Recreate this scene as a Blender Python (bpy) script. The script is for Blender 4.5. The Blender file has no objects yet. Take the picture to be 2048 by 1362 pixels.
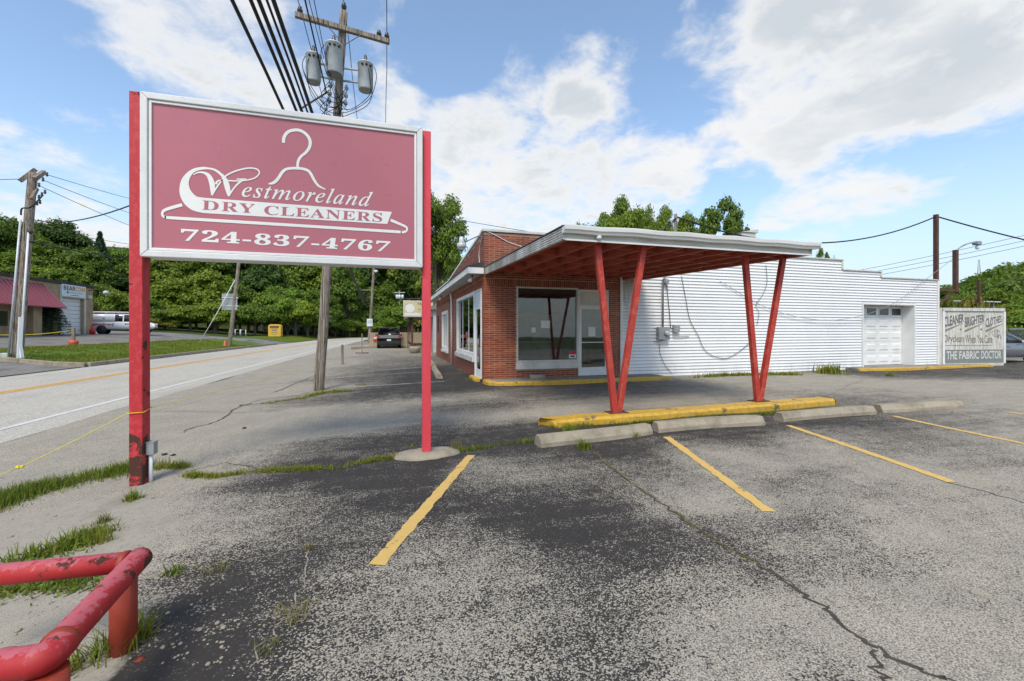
import bpy, math, random
import numpy as np
from mathutils import Vector, Matrix, noise as mnoise
R = math.radians
random.seed(7)
rng = np.random.default_rng(7)
S = bpy.context.scene
COL = S.collection

# ---------------------------------------------------------------- camera
F, CX, HY, H = 850.0, 1024.0, 660.0, 1.5
YAW = R(16.0); CS, SN = math.cos(YAW), math.sin(YAW)
cam = bpy.data.cameras.new('camera')
cam.sensor_width = 36.0
cam.lens = 36.0 * F / 2048.0
cam.shift_y = -21.0 / 2048.0
cam.clip_start = 0.05
cam.clip_end = 2000
cam_o = bpy.data.objects.new('camera', cam)
COL.objects.link(cam_o)
cam_o.location = (0, 0, H)
cam_o.rotation_euler = (R(90), 0, -YAW)
S.camera = cam_o

# ---------------------------------------------------------------- world and sun
SUN_EL, SUN_AZ = 52.0, 205.0        # azimuth clockwise from +Y (north)
W = bpy.data.worlds.new('World'); S.world = W; W.use_nodes = True
nt = W.node_tree; N = nt.nodes; L = nt.links
for n in list(N): N.remove(n)
def wn(t, **k):
    n = N.new(t)
    for a, b in k.items(): setattr(n, a, b)
    return n
def wmath(op, a, b=None, c=None, clamp=False):
    n = N.new('ShaderNodeMath'); n.operation = op; n.use_clamp = clamp
    for i, x in enumerate((a, b, c)):
        if x is None: continue
        if isinstance(x, (int, float)): n.inputs[i].default_value = x
        else: L.new(x, n.inputs[i])
    return n.outputs[0]
def wmix(f, a, b):
    n = N.new('ShaderNodeMix'); n.data_type = 'RGBA'
    for s, x in ((0, f), (6, a), (7, b)):
        if isinstance(x, (int, float, tuple)): n.inputs[s].default_value = x
        else: L.new(x, n.inputs[s])
    return n.outputs[2]
def wrange(x, a, b, c=0.0, d=1.0, smooth=True):
    n = N.new('ShaderNodeMapRange'); n.interpolation_type = 'SMOOTHSTEP' if smooth else 'LINEAR'
    L.new(x, n.inputs[0])
    for i, q in enumerate((a, b, c, d)): n.inputs[i + 1].default_value = q
    return n.outputs[0]
sky = wn('ShaderNodeTexSky', sky_type='NISHITA', sun_disc=False)
sky.sun_elevation = R(SUN_EL); sky.sun_rotation = R(SUN_AZ)
sky.air_density = 1.0; sky.dust_density = 0.6; sky.ozone_density = 1.6
tc = wn('ShaderNodeTexCoord')
DIR = tc.outputs['Generated']
sep = wn('ShaderNodeSeparateXYZ'); L.new(DIR, sep.inputs[0])
zc = wmath('ADD', wmath('MAXIMUM', sep.outputs[2], 0.0), 0.22)
px_ = wmath('DIVIDE', sep.outputs[0], zc); py_ = wmath('DIVIDE', sep.outputs[1], zc)
cmb = wn('ShaderNodeCombineXYZ'); L.new(px_, cmb.inputs[0]); L.new(py_, cmb.inputs[1])
def cloud_noise(vec, scale, detail, rough, dist=0.0, off=(0, 0, 0)):
    mp = wn('ShaderNodeMapping'); L.new(vec, mp.inputs[0]); mp.inputs['Location'].default_value = off
    n = wn('ShaderNodeTexNoise'); L.new(mp.outputs[0], n.inputs['Vector'])
    n.inputs['Scale'].default_value = scale; n.inputs['Detail'].default_value = detail
    n.inputs['Roughness'].default_value = rough; n.inputs['Distortion'].default_value = dist
    return n.outputs[0]
P2 = cmb.outputs[0]
warp = wn('ShaderNodeTexNoise'); L.new(P2, warp.inputs['Vector']); warp.inputs['Scale'].default_value = 2.2; warp.inputs['Detail'].default_value = 5
wv1 = wn('ShaderNodeVectorMath', operation='SUBTRACT'); L.new(warp.outputs['Color'], wv1.inputs[0]); wv1.inputs[1].default_value = (.5, .5, .5)
wv2 = wn('ShaderNodeVectorMath', operation='SCALE'); L.new(wv1.outputs[0], wv2.inputs[0]); wv2.inputs['Scale'].default_value = .34
WD = wn('ShaderNodeVectorMath', operation='ADD'); L.new(DIR, WD.inputs[0]); L.new(wv2.outputs[0], WD.inputs[1])
WN_ = wn('ShaderNodeVectorMath', operation='NORMALIZE'); L.new(WD.outputs[0], WN_.inputs[0])
CN = cloud_noise(P2, 2.6, 12, 0.62, 0.3, (3.1, 1.7, 0))
CN2 = cloud_noise(P2, 7.5, 10, 0.64, 0.4, (7.3, 0.4, 2))
def sky_dir(u, v):
    xr = (u - CX) / F; zz = (HY - v) / F
    return Vector((xr * CS + SN, CS - xr * SN, zz)).normalized()
# cloud banks where the photograph has them: (u, v, radius in degrees, weight)
BANKS = [(260, 20, 10, .26), (420, 80, 8, .24), (480, 130, 5, .12), (830, 160, 5, .30), (760, 110, 4, .14), (1020, 185, 4.5, .30), (1150, 190, 5.5, .36), (960, 300, 7, .30), (930, 380, 7, .24), (1080, 400, 7, .28),
         (1330, 300, 7, .30), (1230, 320, 5, .26), (1250, 420, 6, .16), (1480, 180, 8, .28), (1600, 60, 9, .36), (1700, 260, 10, .40), (1850, 150, 11, .40), (1560, 300, 8, .30),
         (2030, 40, 11, .30), (1950, 230, 7, .22), (1640, 370, 5, .30), (1540, 400, 3.5, .12), (1420, 110, 4, .18), (90, 320, 7, .36), (30, 400, 8, .26), (190, 370, 6, .26), (1700, 490, 5, .10), (1370, 45, 2.6, .22), (1200, 130, 2.5, .1),
         (1270, 70, 8, -.22), (1000, 70, 9, -.28), (1060, 290, 2.5, -.12), (1990, 380, 8, -.28), (1800, 430, 7, -.22), (1420, 260, 2.5, -.08), (1330, 180, 3, -.12), (1480, 440, 5, -.16), (200, 230, 7, -.24), (40, 170, 9, -.26), (640, 40, 5, -.10), (1400, 470, 6, -.12), (880, 90, 5, -.2)]
bias = neg = None
for (u, v, rad, w) in BANKS:
    d = sky_dir(u, v)
    vm = wn('ShaderNodeVectorMath', operation='DOT_PRODUCT')
    L.new(WN_.outputs[0], vm.inputs[0]); vm.inputs[1].default_value = d
    m = wrange(vm.outputs['Value'], math.cos(R(rad * 1.45)), math.cos(R(rad * .15)), 0, w)
    if w > 0: bias = m if bias is None else wmath('MAXIMUM', bias, m)
    else: neg = m if neg is None else wmath('ADD', neg, m)
bias = wmath('ADD', bias, neg)
dens = wmath('ADD', wmath('ADD', wmath('MULTIPLY', CN, 1.15), wmath('MULTIPLY', CN2, 0.62)), bias)
mask = wrange(dens, 0.82, 1.22)
thick = wrange(dens, 1.08, 1.36)
CN3 = cloud_noise(P2, 1.6, 5, 0.55, 0.4, (1.9, 5.2, 4))
shade = wmath('MULTIPLY', thick, wrange(CN3, 0.36, 0.66), clamp=True)
cloud_col = wmix(shade, (7.9, 7.85, 7.75, 1), (5.4, 5.8, 6.15, 1))
skb = wn('ShaderNodeVectorMath', operation='MULTIPLY'); L.new(sky.outputs[0], skb.inputs[0]); skb.inputs[1].default_value = (2.05, 2.1, 2.05)
haze_m = wrange(sep.outputs[2], -.02, 0.36, 0.90, 0.06)
sky_col = wmix(haze_m, skb.outputs[0], (5.2, 6.1, 6.8, 1))
final = wmix(wmath('MULTIPLY', mask, 0.95), sky_col, cloud_col)
bg = wn('ShaderNodeBackground'); L.new(final, bg.inputs[0]); bg.inputs[1].default_value = 0.1
wo = wn('ShaderNodeOutputWorld'); L.new(bg.outputs[0], wo.inputs[0])
sun = bpy.data.lights.new('sun', 'SUN'); sun.energy = 2.5; sun.angle = R(20); sun.color = (1, .915, .79)
sun_o = bpy.data.objects.new('sun', sun); COL.objects.link(sun_o)
sd = Vector((math.sin(R(SUN_AZ)) * math.cos(R(SUN_EL)), math.cos(R(SUN_AZ)) * math.cos(R(SUN_EL)), math.sin(R(SUN_EL))))
sun_o.rotation_euler = sd.to_track_quat('Z', 'Y').to_euler()
S.view_settings.view_transform = 'Standard'; S.view_settings.look = 'None'
S.view_settings.gamma = 1.0; S.view_settings.exposure = 0.27; S.view_settings.use_curve_mapping = False
S.cycles.max_bounces = 8; S.cycles.transparent_max_bounces = 12

# ---------------------------------------------------------------- pixel -> place helpers (surveying the photograph)
def G(u, v, z=0.0):
    d = F * (H - z) / (v - HY); xr = (u - CX) / F
    return Vector((d * (xr * CS + SN), d * (CS - xr * SN), z))
def PY(u, v, Y):
    xr = (u - CX) / F; d = Y / (CS - xr * SN)
    return Vector((d * (xr * CS + SN), Y, H + (HY - v) * d / F))
def PX(u, v, X):
    xr = (u - CX) / F; d = X / (xr * CS + SN)
    return Vector((X, d * (CS - xr * SN), H + (HY - v) * d / F))
def PD(u, v, d):
    xr = (u - CX) / F
    return Vector((d * (xr * CS + SN), d * (CS - xr * SN), H + (HY - v) * d / F))

# ---------------------------------------------------------------- mesh helpers
ORG = {}
def prop(o, label=None, cat=None, group=None, kind=None):
    if label: o['label'] = label
    if cat: o['category'] = cat
    if group: o['group'] = group
    if kind: o['kind'] = kind
    return o
def thing(name, loc, label, cat, group=None, rz=0.0):
    o = bpy.data.objects.new(name, None); COL.objects.link(o)
    o.location = loc; o.rotation_euler = (0, 0, rz); o.empty_display_size = .2
    ORG[o] = Vector(loc) if rz == 0 else Vector((0, 0, 0))
    return prop(o, label, cat, group)
class MB:
    def __init__(s): s.v = []; s.f = []; s.sm = []
    def add(s, vs, fs, smooth=False):
        b = len(s.v); s.v += [tuple(p) for p in vs]
        s.f += [tuple(i + b for i in f) for f in fs]; s.sm += [smooth] * len(fs); return s
    def box(s, x0, x1, y0, y1, z0, z1):
        return s.add([(x0, y0, z0), (x1, y0, z0), (x1, y1, z0), (x0, y1, z0), (x0, y0, z1), (x1, y0, z1), (x1, y1, z1), (x0, y1, z1)],
                     [(0, 3, 2, 1), (4, 5, 6, 7), (0, 1, 5, 4), (1, 2, 6, 5), (2, 3, 7, 6), (3, 0, 4, 7)])
    def beam(s, p0, p1, w, h, up=(0, 0, 1), taper=1.0):
        p0 = Vector(p0); p1 = Vector(p1); d = (p1 - p0).normalized(); up = Vector(up)
        sx = d.cross(up)
        if sx.length < 1e-4: sx = d.cross(Vector((0, 1, 0)))
        sx.normalize(); sy = sx.cross(d).normalized(); vs = []
        for p, t in ((p0, 1.0), (p1, taper)):
            for a, b in ((-1, -1), (1, -1), (1, 1), (-1, 1)): vs.append(p + sx * (a * w * t / 2) + sy * (b * h * t / 2))
        return s.add(vs, [(3, 2, 1, 0), (4, 5, 6, 7), (0, 1, 5, 4), (1, 2, 6, 5), (2, 3, 7, 6), (3, 0, 4, 7)])
    def tube(s, pts, r, n=8, cap=True):
        pts = [Vector(p) for p in pts]; m = len(pts)
        rs = r if isinstance(r, (list, tuple)) else [r] * m
        vs = []; ref = None
        for i, p in enumerate(pts):
            d = (pts[min(i + 1, m - 1)] - pts[max(i - 1, 0)]).normalized()
            if ref is None: ref = Vector((0, 0, 1)) if abs(d.z) < .9 else Vector((1, 0, 0))
            a = d.cross(ref)
            if a.length < 1e-3: ref = Vector((0, 1, 0)); a = d.cross(ref)
            a.normalize(); b = a.cross(d).normalized(); ref = b
            for k in range(n):
                t = 2 * math.pi * k / n
                vs.append(p + (a * math.cos(t) + b * math.sin(t)) * rs[i])
        fs = [(i * n + k, i * n + (k + 1) % n, (i + 1) * n + (k + 1) % n, (i + 1) * n + k) for i in range(m - 1) for k in range(n)]
        s.add(vs, fs, True)
        if cap:
            b = len(s.v) - m * n
            s.f += [tuple(b + k for k in reversed(range(n))), tuple(b + (m - 1) * n + k for k in range(n))]; s.sm += [False, False]
        return s
    def lathe(s, c, prof, n=16, axis=None):
        c = Vector(c); q = Vector(axis).to_track_quat('Z', 'Y') if axis else None; vs = []
        for (r, z) in prof:
            for k in range(n):
                t = 2 * math.pi * k / n; p = Vector((r * math.cos(t), r * math.sin(t), z))
                vs.append(c + (q @ p if q else p))
        m = len(prof)
        fs = [(i * n + k, i * n + (k + 1) % n, (i + 1) * n + (k + 1) % n, (i + 1) * n + k) for i in range(m - 1) for k in range(n)]
        s.add(vs, fs, True); b = len(s.v) - m * n
        s.f += [tuple(b + k for k in reversed(range(n))), tuple(b + (m - 1) * n + k for k in range(n))]; s.sm += [False, False]
        return s
    def prism(s, poly, ext):
        n = len(poly); ext = Vector(ext); a = [Vector(p) for p in poly]
        s.add(a + [p + ext for p in a], [tuple(reversed(range(n))), tuple(range(n, 2 * n))] + [(i, (i + 1) % n, n + (i + 1) % n, n + i) for i in range(n)])
        return s
    def build(s, name, mat, parent=None, bev=0.0, local=False, kind=None, label=None, cat=None, group=None, seg=2):
        me = bpy.data.meshes.new(name)
        if parent is not None: o0 = Vector((0, 0, 0)) if local else ORG.get(parent, Vector((0, 0, 0)))
        elif local: o0 = Vector((0, 0, 0))
        else:
            a = np.array(s.v); mn = a.min(0); mx = a.max(0); o0 = Vector(((mn[0] + mx[0]) / 2, (mn[1] + mx[1]) / 2, mn[2]))
        me.from_pydata([(p[0] - o0.x, p[1] - o0.y, p[2] - o0.z) for p in s.v], [], s.f)
        me.polygons.foreach_set('use_smooth', s.sm)
        for mt in (mat if isinstance(mat, (list, tuple)) else [mat]): me.materials.append(mt)
        o = bpy.data.objects.new(name, me); COL.objects.link(o)
        if parent is not None: o.parent = parent; ORG[o] = ORG.get(parent, Vector((0, 0, 0))) if not local else Vector((0, 0, 0))
        else:
            if not local: o.location = o0
            ORG[o] = o0
        if bev:
            b = o.modifiers.new('bevel', 'BEVEL'); b.width = bev; b.segments = seg; b.limit_method = 'ANGLE'; b.angle_limit = R(40)
        return prop(o, label, cat, group, kind)
def box(x0, x1, y0, y1, z0, z1): return MB().box(min(x0, x1), max(x0, x1), min(y0, y1), max(y0, y1), min(z0, z1), max(z0, z1))
def np_mesh(name, V, Fq, mat, parent=None, attrs=None, smooth=False):
    me = bpy.data.meshes.new(name); k = Fq.shape[1]
    me.vertices.add(len(V)); me.vertices.foreach_set('co', V.astype(np.float32).ravel())
    me.loops.add(Fq.size); me.loops.foreach_set('vertex_index', Fq.astype(np.int32).ravel())
    me.polygons.add(len(Fq)); me.polygons.foreach_set('loop_start', np.arange(0, Fq.size, k, dtype=np.int32))
    me.polygons.foreach_set('loop_total', np.full(len(Fq), k, dtype=np.int32))
    me.polygons.foreach_set('use_smooth', np.full(len(Fq), smooth, dtype=bool))
    for an, av in (attrs or {}).items():
        at = me.attributes.new(an, 'FLOAT', 'POINT'); at.data.foreach_set('value', av.astype(np.float32))
    me.update(calc_edges=True); me.validate(); me.materials.append(mat)
    o = bpy.data.objects.new(name, me); COL.objects.link(o)
    if parent is not None: o.parent = parent; ORG[o] = ORG.get(parent, Vector((0, 0, 0)))
    return o
def copy_tree(o, parent=None):
    c = o.copy(); COL.objects.link(c)
    if parent is not None: c.parent = parent
    for ch in list(o.children): copy_tree(ch, c)
    return c
def smooth_pts(pts, k=6):
    P = [Vector(p) for p in pts]; out = []
    for i in range(len(P) - 1):
        p0 = P[max(i - 1, 0)]; p1 = P[i]; p2 = P[i + 1]; p3 = P[min(i + 2, len(P) - 1)]
        for j in range(k):
            t = j / k
            out.append(.5 * ((2 * p1) + (p2 - p0) * t + (2 * p0 - 5 * p1 + 4 * p2 - p3) * t * t + (3 * p1 - p0 - 3 * p2 + p3) * t ** 3))
    return out + [P[-1]]
def sag(a, b, s, n=18):
    a = Vector(a); b = Vector(b)
    return [a.lerp(b, i / n) - Vector((0, 0, 4 * s * (i / n) * (1 - i / n))) for i in range(n + 1)]
def up_serif(t, u=0x1D400, l=0x1D41A, d=0x1D7CE):
    r = ''
    for c in t:
        if 'A' <= c <= 'Z': r += chr(u + ord(c) - 65)
        elif 'a' <= c <= 'z': r += chr(l + ord(c) - 97)
        elif c.isdigit(): r += chr(d + ord(c) - 48)
        else: r += c
    return r
def text_geo(body, spacing=1.0, offset=0.0):
    c = bpy.data.curves.new('lettering', 'FONT'); c.body = body; c.space_character = spacing; c.offset = offset; c.resolution_u = 3
    o = bpy.data.objects.new('lettering', c); COL.objects.link(o)
    bpy.context.view_layer.update()
    me = bpy.data.meshes.new_from_object(o.evaluated_get(bpy.context.evaluated_depsgraph_get()))
    V = np.array([v.co[:] for v in me.vertices]); fs = [tuple(p.vertices) for p in me.polygons]
    bpy.data.objects.remove(o); bpy.data.curves.remove(c); bpy.data.meshes.remove(me)
    mn = V.min(0); mx = V.max(0)
    V[:, 0] = (V[:, 0] - mn[0]) / (mx[0] - mn[0]); V[:, 1] = (V[:, 1] - mn[1]) / (mx[1] - mn[1])
    return V, fs
def text_on(body, bl, br, tr, tl, name, mat, parent, spacing=1.0, offset=0.0, mb=None):
    V, fs = text_geo(body, spacing, offset); bl, br, tr, tl = map(Vector, (bl, br, tr, tl))
    P = [bl * (1 - s) * (1 - t) + br * s * (1 - t) + tr * s * t + tl * (1 - s) * t for s, t, _ in V]
    if mb is not None: mb.add(P, fs); return mb
    return MB().add(P, fs).build(name, mat, parent)
def ribbon(mb, pts, ws, nrm, k=5, off=0.0):
    """flat painted stroke of changing width in the plane with normal nrm"""
    n = Vector(nrm); P = smooth_pts(pts, k); Wd = [v.x for v in smooth_pts([(w, 0, 0) for w in ws], k)]; vs = []
    for i, p in enumerate(P):
        d = (P[min(i + 1, len(P) - 1)] - P[max(i - 1, 0)]).normalized(); s = d.cross(n).normalized()
        vs += [p + s * Wd[i] / 2 + n * off, p - s * Wd[i] / 2 + n * off]
    mb.add(vs, [(2 * i, 2 * i + 1, 2 * i + 3, 2 * i + 2) for i in range(len(P) - 1)]); return mb

# ---------------------------------------------------------------- materials
class M:
    def __init__(s, name):
        s.m = bpy.data.materials.new(name); s.m.use_nodes = True; s.t = s.m.node_tree; s.N = s.t.nodes; s.L = s.t.links
        s.b = s.N['Principled BSDF']; s._g = None
    def n(s, t, **k):
        q = s.N.new(t)
        for a, b in k.items(): setattr(q, a, b)
        return q
    def put(s, sock, x):
        if isinstance(x, (int, float)): sock.default_value = x
        elif isinstance(x, tuple): sock.default_value = x if len(x) == 4 or len(sock.default_value) == 3 else x + (1,)
        else: s.L.new(x, sock)
    def pos(s):
        if s._g is None: s._g = s.n('ShaderNodeNewGeometry')
        return s._g.outputs['Position']
    def obj(s): return s.n('ShaderNodeTexCoord').outputs['Object']
    def island(s):
        s.pos(); return s._g.outputs['Random Per Island']
    def rand(s): return s.n('ShaderNodeObjectInfo').outputs['Random']
    def noise(s, vec, scale, detail=4, rough=.55, dist=0, stretch=None):
        if stretch:
            mp = s.n('ShaderNodeMapping'); s.L.new(vec, mp.inputs[0]); mp.inputs['Scale'].default_value = stretch; vec = mp.outputs[0]
        q = s.n('ShaderNodeTexNoise'); s.L.new(vec, q.inputs['Vector']); q.inputs['Scale'].default_value = scale
        q.inputs['Detail'].default_value = detail; q.inputs['Roughness'].default_value = rough; q.inputs['Distortion'].default_value = dist
        return q.outputs[0]
    def voro(s, vec, scale, feature='F1', stretch=None):
        if stretch:
            mp = s.n('ShaderNodeMapping'); s.L.new(vec, mp.inputs[0]); mp.inputs['Scale'].default_value = stretch; vec = mp.outputs[0]
        q = s.n('ShaderNodeTexVoronoi', feature=feature); s.L.new(vec, q.inputs['Vector']); q.inputs['Scale'].default_value = scale
        return q
    def math(s, op, a, b=None, c=None, clamp=False):
        q = s.n('ShaderNodeMath', operation=op, use_clamp=clamp)
        for i, x in enumerate((a, b, c)):
            if x is not None: s.put(q.inputs[i], x)
        return q.outputs[0]
    def rng(s, x, a, b, c=0.0, d=1.0):
        q = s.n('ShaderNodeMapRange', interpolation_type='SMOOTHSTEP'); s.L.new(x, q.inputs[0])
        for i, y in enumerate((a, b, c, d)): s.put(q.inputs[i + 1], y)
        return q.outputs[0]
    def mix(s, f, a, b, blend='MIX'):
        q = s.n('ShaderNodeMix', data_type='RGBA', blend_type=blend); s.put(q.inputs[0], f); s.put(q.inputs[6], a); s.put(q.inputs[7], b)
        return q.outputs[2]
    def attr(s, name): return s.n('ShaderNodeAttribute', attribute_name=name).outputs['Fac']
    def out(s, col=None, rough=None, metal=None, bump=None, bstr=.3, bdist=.01, spec=None):
        if col is not None: s.put(s.b.inputs['Base Color'], col)
        if rough is not None: s.put(s.b.inputs['Roughness'], rough)
        if metal is not None: s.put(s.b.inputs['Metallic'], metal)
        if spec is not None: s.b.inputs['Specular IOR Level'].default_value = spec
        if bump is not None:
            q = s.n('ShaderNodeBump'); q.inputs['Strength'].default_value = bstr; q.inputs['Distance'].default_value = bdist
            s.L.new(bump, q.inputs['Height']); s.L.new(q.outputs[0], s.b.inputs['Normal'])
        return s.m
def pm(name, col, rough=.6, metal=0.0, dirt=None, amt=.5, scale=3.0, fine=40.0, bstr=.15, bdist=.004, spec=.4, stretch=None):
    """painted / plain surface with soft blotches, fine mottling and slight relief"""
    m = M(name); p = m.pos(); d = dirt or tuple(c * .55 for c in col)
    a = m.rng(m.noise(p, scale, 5, .6, stretch=stretch), .38, .75, 0, amt)
    f = m.noise(p, fine, 3, .6, stretch=stretch)
    c = m.mix(a, col, d); c = m.mix(m.math('MULTIPLY', m.rng(f, .35, .7), .25 * amt + .05), c, d)
    return m.out(c, m.rng(f, .3, .7, max(rough - .08, .02), min(rough + .1, 1)), metal, f, bstr, bdist, spec)
MAT = {}
def lib(k, *a, **kw): MAT[k] = pm(k, *a, **kw)
def vinyl():
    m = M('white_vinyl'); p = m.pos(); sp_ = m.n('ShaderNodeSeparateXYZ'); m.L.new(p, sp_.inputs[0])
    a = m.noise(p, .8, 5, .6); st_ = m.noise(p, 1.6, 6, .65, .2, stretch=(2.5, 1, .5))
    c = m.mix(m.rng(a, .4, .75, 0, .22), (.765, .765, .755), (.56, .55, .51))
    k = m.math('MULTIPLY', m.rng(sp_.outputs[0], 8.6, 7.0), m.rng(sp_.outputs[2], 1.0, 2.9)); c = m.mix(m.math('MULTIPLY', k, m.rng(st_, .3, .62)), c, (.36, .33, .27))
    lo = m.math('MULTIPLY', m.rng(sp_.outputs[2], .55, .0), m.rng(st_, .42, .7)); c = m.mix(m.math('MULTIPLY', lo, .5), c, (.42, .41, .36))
    return m.out(c, .42, 0, m.noise(p, 30, 3), .08, .003)
MAT['white_vinyl'] = vinyl()
lib('white_paint', (.78, .78, .76), .5, dirt=(.5, .49, .46), amt=.4, scale=2.0)
lib('cream_paint', (.62, .60, .55), .55, dirt=(.36, .34, .30), amt=.6, scale=2.5)
lib('aluminium', (.72, .72, .70), .45, .0, dirt=(.52, .51, .48), amt=.4, scale=3)
lib('gutter_metal', (.80, .80, .78), .4, .0, dirt=(.52, .50, .46), amt=.5, scale=1.3, stretch=(.5, 1, 5))
lib('grey_fascia', (.58, .56, .50), .6, dirt=(.30, .28, .24), amt=.8, scale=2, stretch=(.6, 1, 4))
lib('roof_black', (.03, .03, .033), .8, dirt=(.08, .08, .08), amt=.6)
lib('dark_metal', (.05, .045, .045), .5, .4, dirt=(.1, .07, .05), amt=.6)
lib('rust_brown', (.085, .042, .032), .7, .2, dirt=(.16, .07, .035), amt=.8, scale=5)
lib('grey_box', (.36, .38, .39), .45, .3, dirt=(.22, .22, .21), amt=.6, scale=6)
lib('transformer', (.55, .59, .60), .4, .1, dirt=(.33, .35, .35), amt=.7, scale=4)
lib('concrete', (.37, .318, .235), .9, dirt=(.17, .145, .105), amt=.75, scale=4, fine=48, bstr=.5)
lib('concrete_walk', (.30, .28, .25), .9, dirt=(.14, .13, .12), amt=.9, scale=2.5, fine=60, bstr=.4)
lib('canopy_red', (.42, .095, .052), .65, dirt=(.25, .06, .036), amt=.6, scale=2)
lib('black', (.015, .015, .016), .5, dirt=(.03, .03, .03), amt=.4)
lib('cable', (.012, .012, .013), .6, dirt=(.02, .02, .02), amt=.3)
lib('ceramic', (.09, .06, .055), .25)
lib('tan_brick', (.40, .30, .19), .85, dirt=(.26, .19, .12), amt=.9, scale=2.2, fine=18, bstr=.4)
lib('awning_red', (.34, .085, .11), .5, .0, dirt=(.26, .07, .085), amt=.6, scale=1.5)
lib('white_metal', (.72, .74, .76), .4, dirt=(.55, .56, .56), amt=.3)
lib('yellow_bin', (.72, .44, .06), .45, dirt=(.5, .3, .06), amt=.4)
lib('car_white', (.78, .78, .79), .22, dirt=(.65, .65, .65), amt=.2, spec=.6)
lib('car_black', (.015, .015, .017), .18, dirt=(.04, .04, .04), amt=.3, spec=.7)
lib('car_silver', (.30, .31, .32), .25, .7, dirt=(.25, .25, .25), amt=.2)
lib('car_blue_grey', (.23, .25, .28), .22, .6, dirt=(.17, .18, .2), amt=.2)
lib('car_glass', (.012, .014, .016), .06, spec=.8)
lib('tyre', (.02, .02, .02), .85)
lib('rim', (.45, .45, .46), .35, .7)
lib('tail_red', (.5, .02, .02), .25)
lib('print_dark', (.03, .03, .035), .6)
lib('print_white', (.80, .79, .75), .5, dirt=(.68, .67, .63), amt=.3)
lib('print_amber', (.72, .30, .0), .5)
lib('print_red', (.55, .03, .03), .5)
lib('sign_rose', (.455, .145, .175), .35, dirt=(.42, .125, .15), amt=.6, scale=.9, fine=6, bstr=.02)
lib('yellow_rope', (.75, .60, .03), .6)
lib('orange_plastic', (.65, .11, .06), .5)
lib('paper', (.72, .71, .68), .7, dirt=(.55, .54, .52))
lib('interior_grey', (.38, .37, .35), .8)
lib('interior_tile', (.60, .58, .53), .8)
lib('interior_dark', (.05, .045, .04), .8)
lib('interior_yellow', (.50, .40, .10), .8)
lib('soffit', (.55, .54, .51), .7, dirt=(.35, .34, .31), amt=.6, scale=1.2)
lib('blue_white', (.70, .76, .80), .5, dirt=(.5, .52, .52), amt=.3)
lib('timber', (.30, .23, .15), .8, dirt=(.16, .12, .08), amt=.8, scale=4, stretch=(3, 3, .4))
lib('fence_wood', (.44, .36, .24), .85, dirt=(.28, .22, .15), amt=.8, scale=3, stretch=(3, 3, .3))
lib('teal', (.04, .2, .2), .5)
lib('stone', (.25, .22, .19), .9, dirt=(.12, .11, .1), amt=.9, scale=9)
def rusty(name, col, fade, rust_amt, low=0.0, rust=(.11, .035, .018), fade_amt=.5, scale=5.0, topw=False):
    m = M(name); p = m.pos()
    big = m.noise(p, scale, 8, .62, .4); fine = m.noise(p, 55, 4, .6)
    fl = m.noise(p, scale * 3.0, 10, .74, .15, stretch=(1, 1, .6))
    if topw:
        nz = m.n('ShaderNodeSeparateXYZ'); m.L.new(m._g.outputs['Normal'], nz.inputs[0]); fl = m.math('ADD', fl, m.rng(nz.outputs[2], .35, 1.0, -.10, .10))
    thr = .72 - .16 * rust_amt
    if low:
        sp = m.n('ShaderNodeSeparateXYZ'); m.L.new(p, sp.inputs[0]); big = m.math('ADD', big, m.rng(sp.outputs[2], low, -.15, 0, .16))
    rmask = m.rng(m.math('ADD', big, m.math('MULTIPLY', fine, .1)), thr + .05, thr + .09)
    c = m.mix(m.rng(fl, .49, .57, 0, fade_amt), col, fade)
    c = m.mix(m.math('MULTIPLY', fine, .25), c, tuple(x * .6 for x in col))
    c = m.mix(rmask, c, m.mix(fine, rust, (.03, .014, .01)))
    return m.out(c, m.math('ADD', m.math('MULTIPLY', rmask, .3), .58), 0, m.math('SUBTRACT', m.math('MULTIPLY', fine, .3), rmask), .5, .004)
MAT['post_red'] = rusty('post_red', (.50, .022, .030), (.60, .075, .075), .75, .9, fade_amt=.55, scale=5.5)
MAT['post_pink'] = rusty('post_pink', (.72, .055, .075), (.74, .09, .11), -.3, .25, fade_amt=.4)
MAT['pipe_red'] = rusty('pipe_red', (.42, .017, .018), (.50, .125, .15), .74, 0, fade_amt=.85, scale=9, topw=True)
MAT['pipe_post'] = rusty('pipe_post', (.30, .035, .014), (.36, .05, .025), .55, .1, fade_amt=.5, scale=7)
MAT['vpost_red'] = rusty('vpost_red', (.42, .036, .022), (.52, .10, .06), .1, .3, fade_amt=.7, scale=3)
MAT['kerb_yellow'] = rusty('kerb_yellow', (.62, .37, .035), (.42, .27, .08), .75, 0, rust=(.30, .235, .12), fade_amt=.8, scale=4)
def leafmat(name, a, b, c, tr=.3):
    m = M(name); r1 = m.island(); r2 = m.rand(); p = m.pos()
    col = m.mix(m.rng(m.math('ADD', m.math('MULTIPLY', r1, .6), m.math('MULTIPLY', m.noise(p, .55, 3), .8)), .3, 1.05), a, b)
    col = m.mix(m.math('MULTIPLY', m.rng(m.math('FRACT', m.math('ADD', m.math('MULTIPLY', r1, 7.3), r2)), .72, 1), .8), col, c)
    col = m.mix(m.math('MULTIPLY', m.rng(r2, .35, 1.0), .55), col, c)
    col = m.mix(m.rng(r2, .3, 0.0, 0, .45), col, a)
    m.out(col, .5, spec=.3)
    t = m.n('ShaderNodeBsdfTranslucent'); m.put(t.inputs[0], m.mix(.5, col, c)); mx = m.n('ShaderNodeMixShader'); mx.inputs[0].default_value = tr
    m.L.new(m.b.outputs[0], mx.inputs[1]); m.L.new(t.outputs[0], mx.inputs[2]); m.L.new(mx.outputs[0], m.N['Material Output'].inputs[0])
    return m.m
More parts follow.
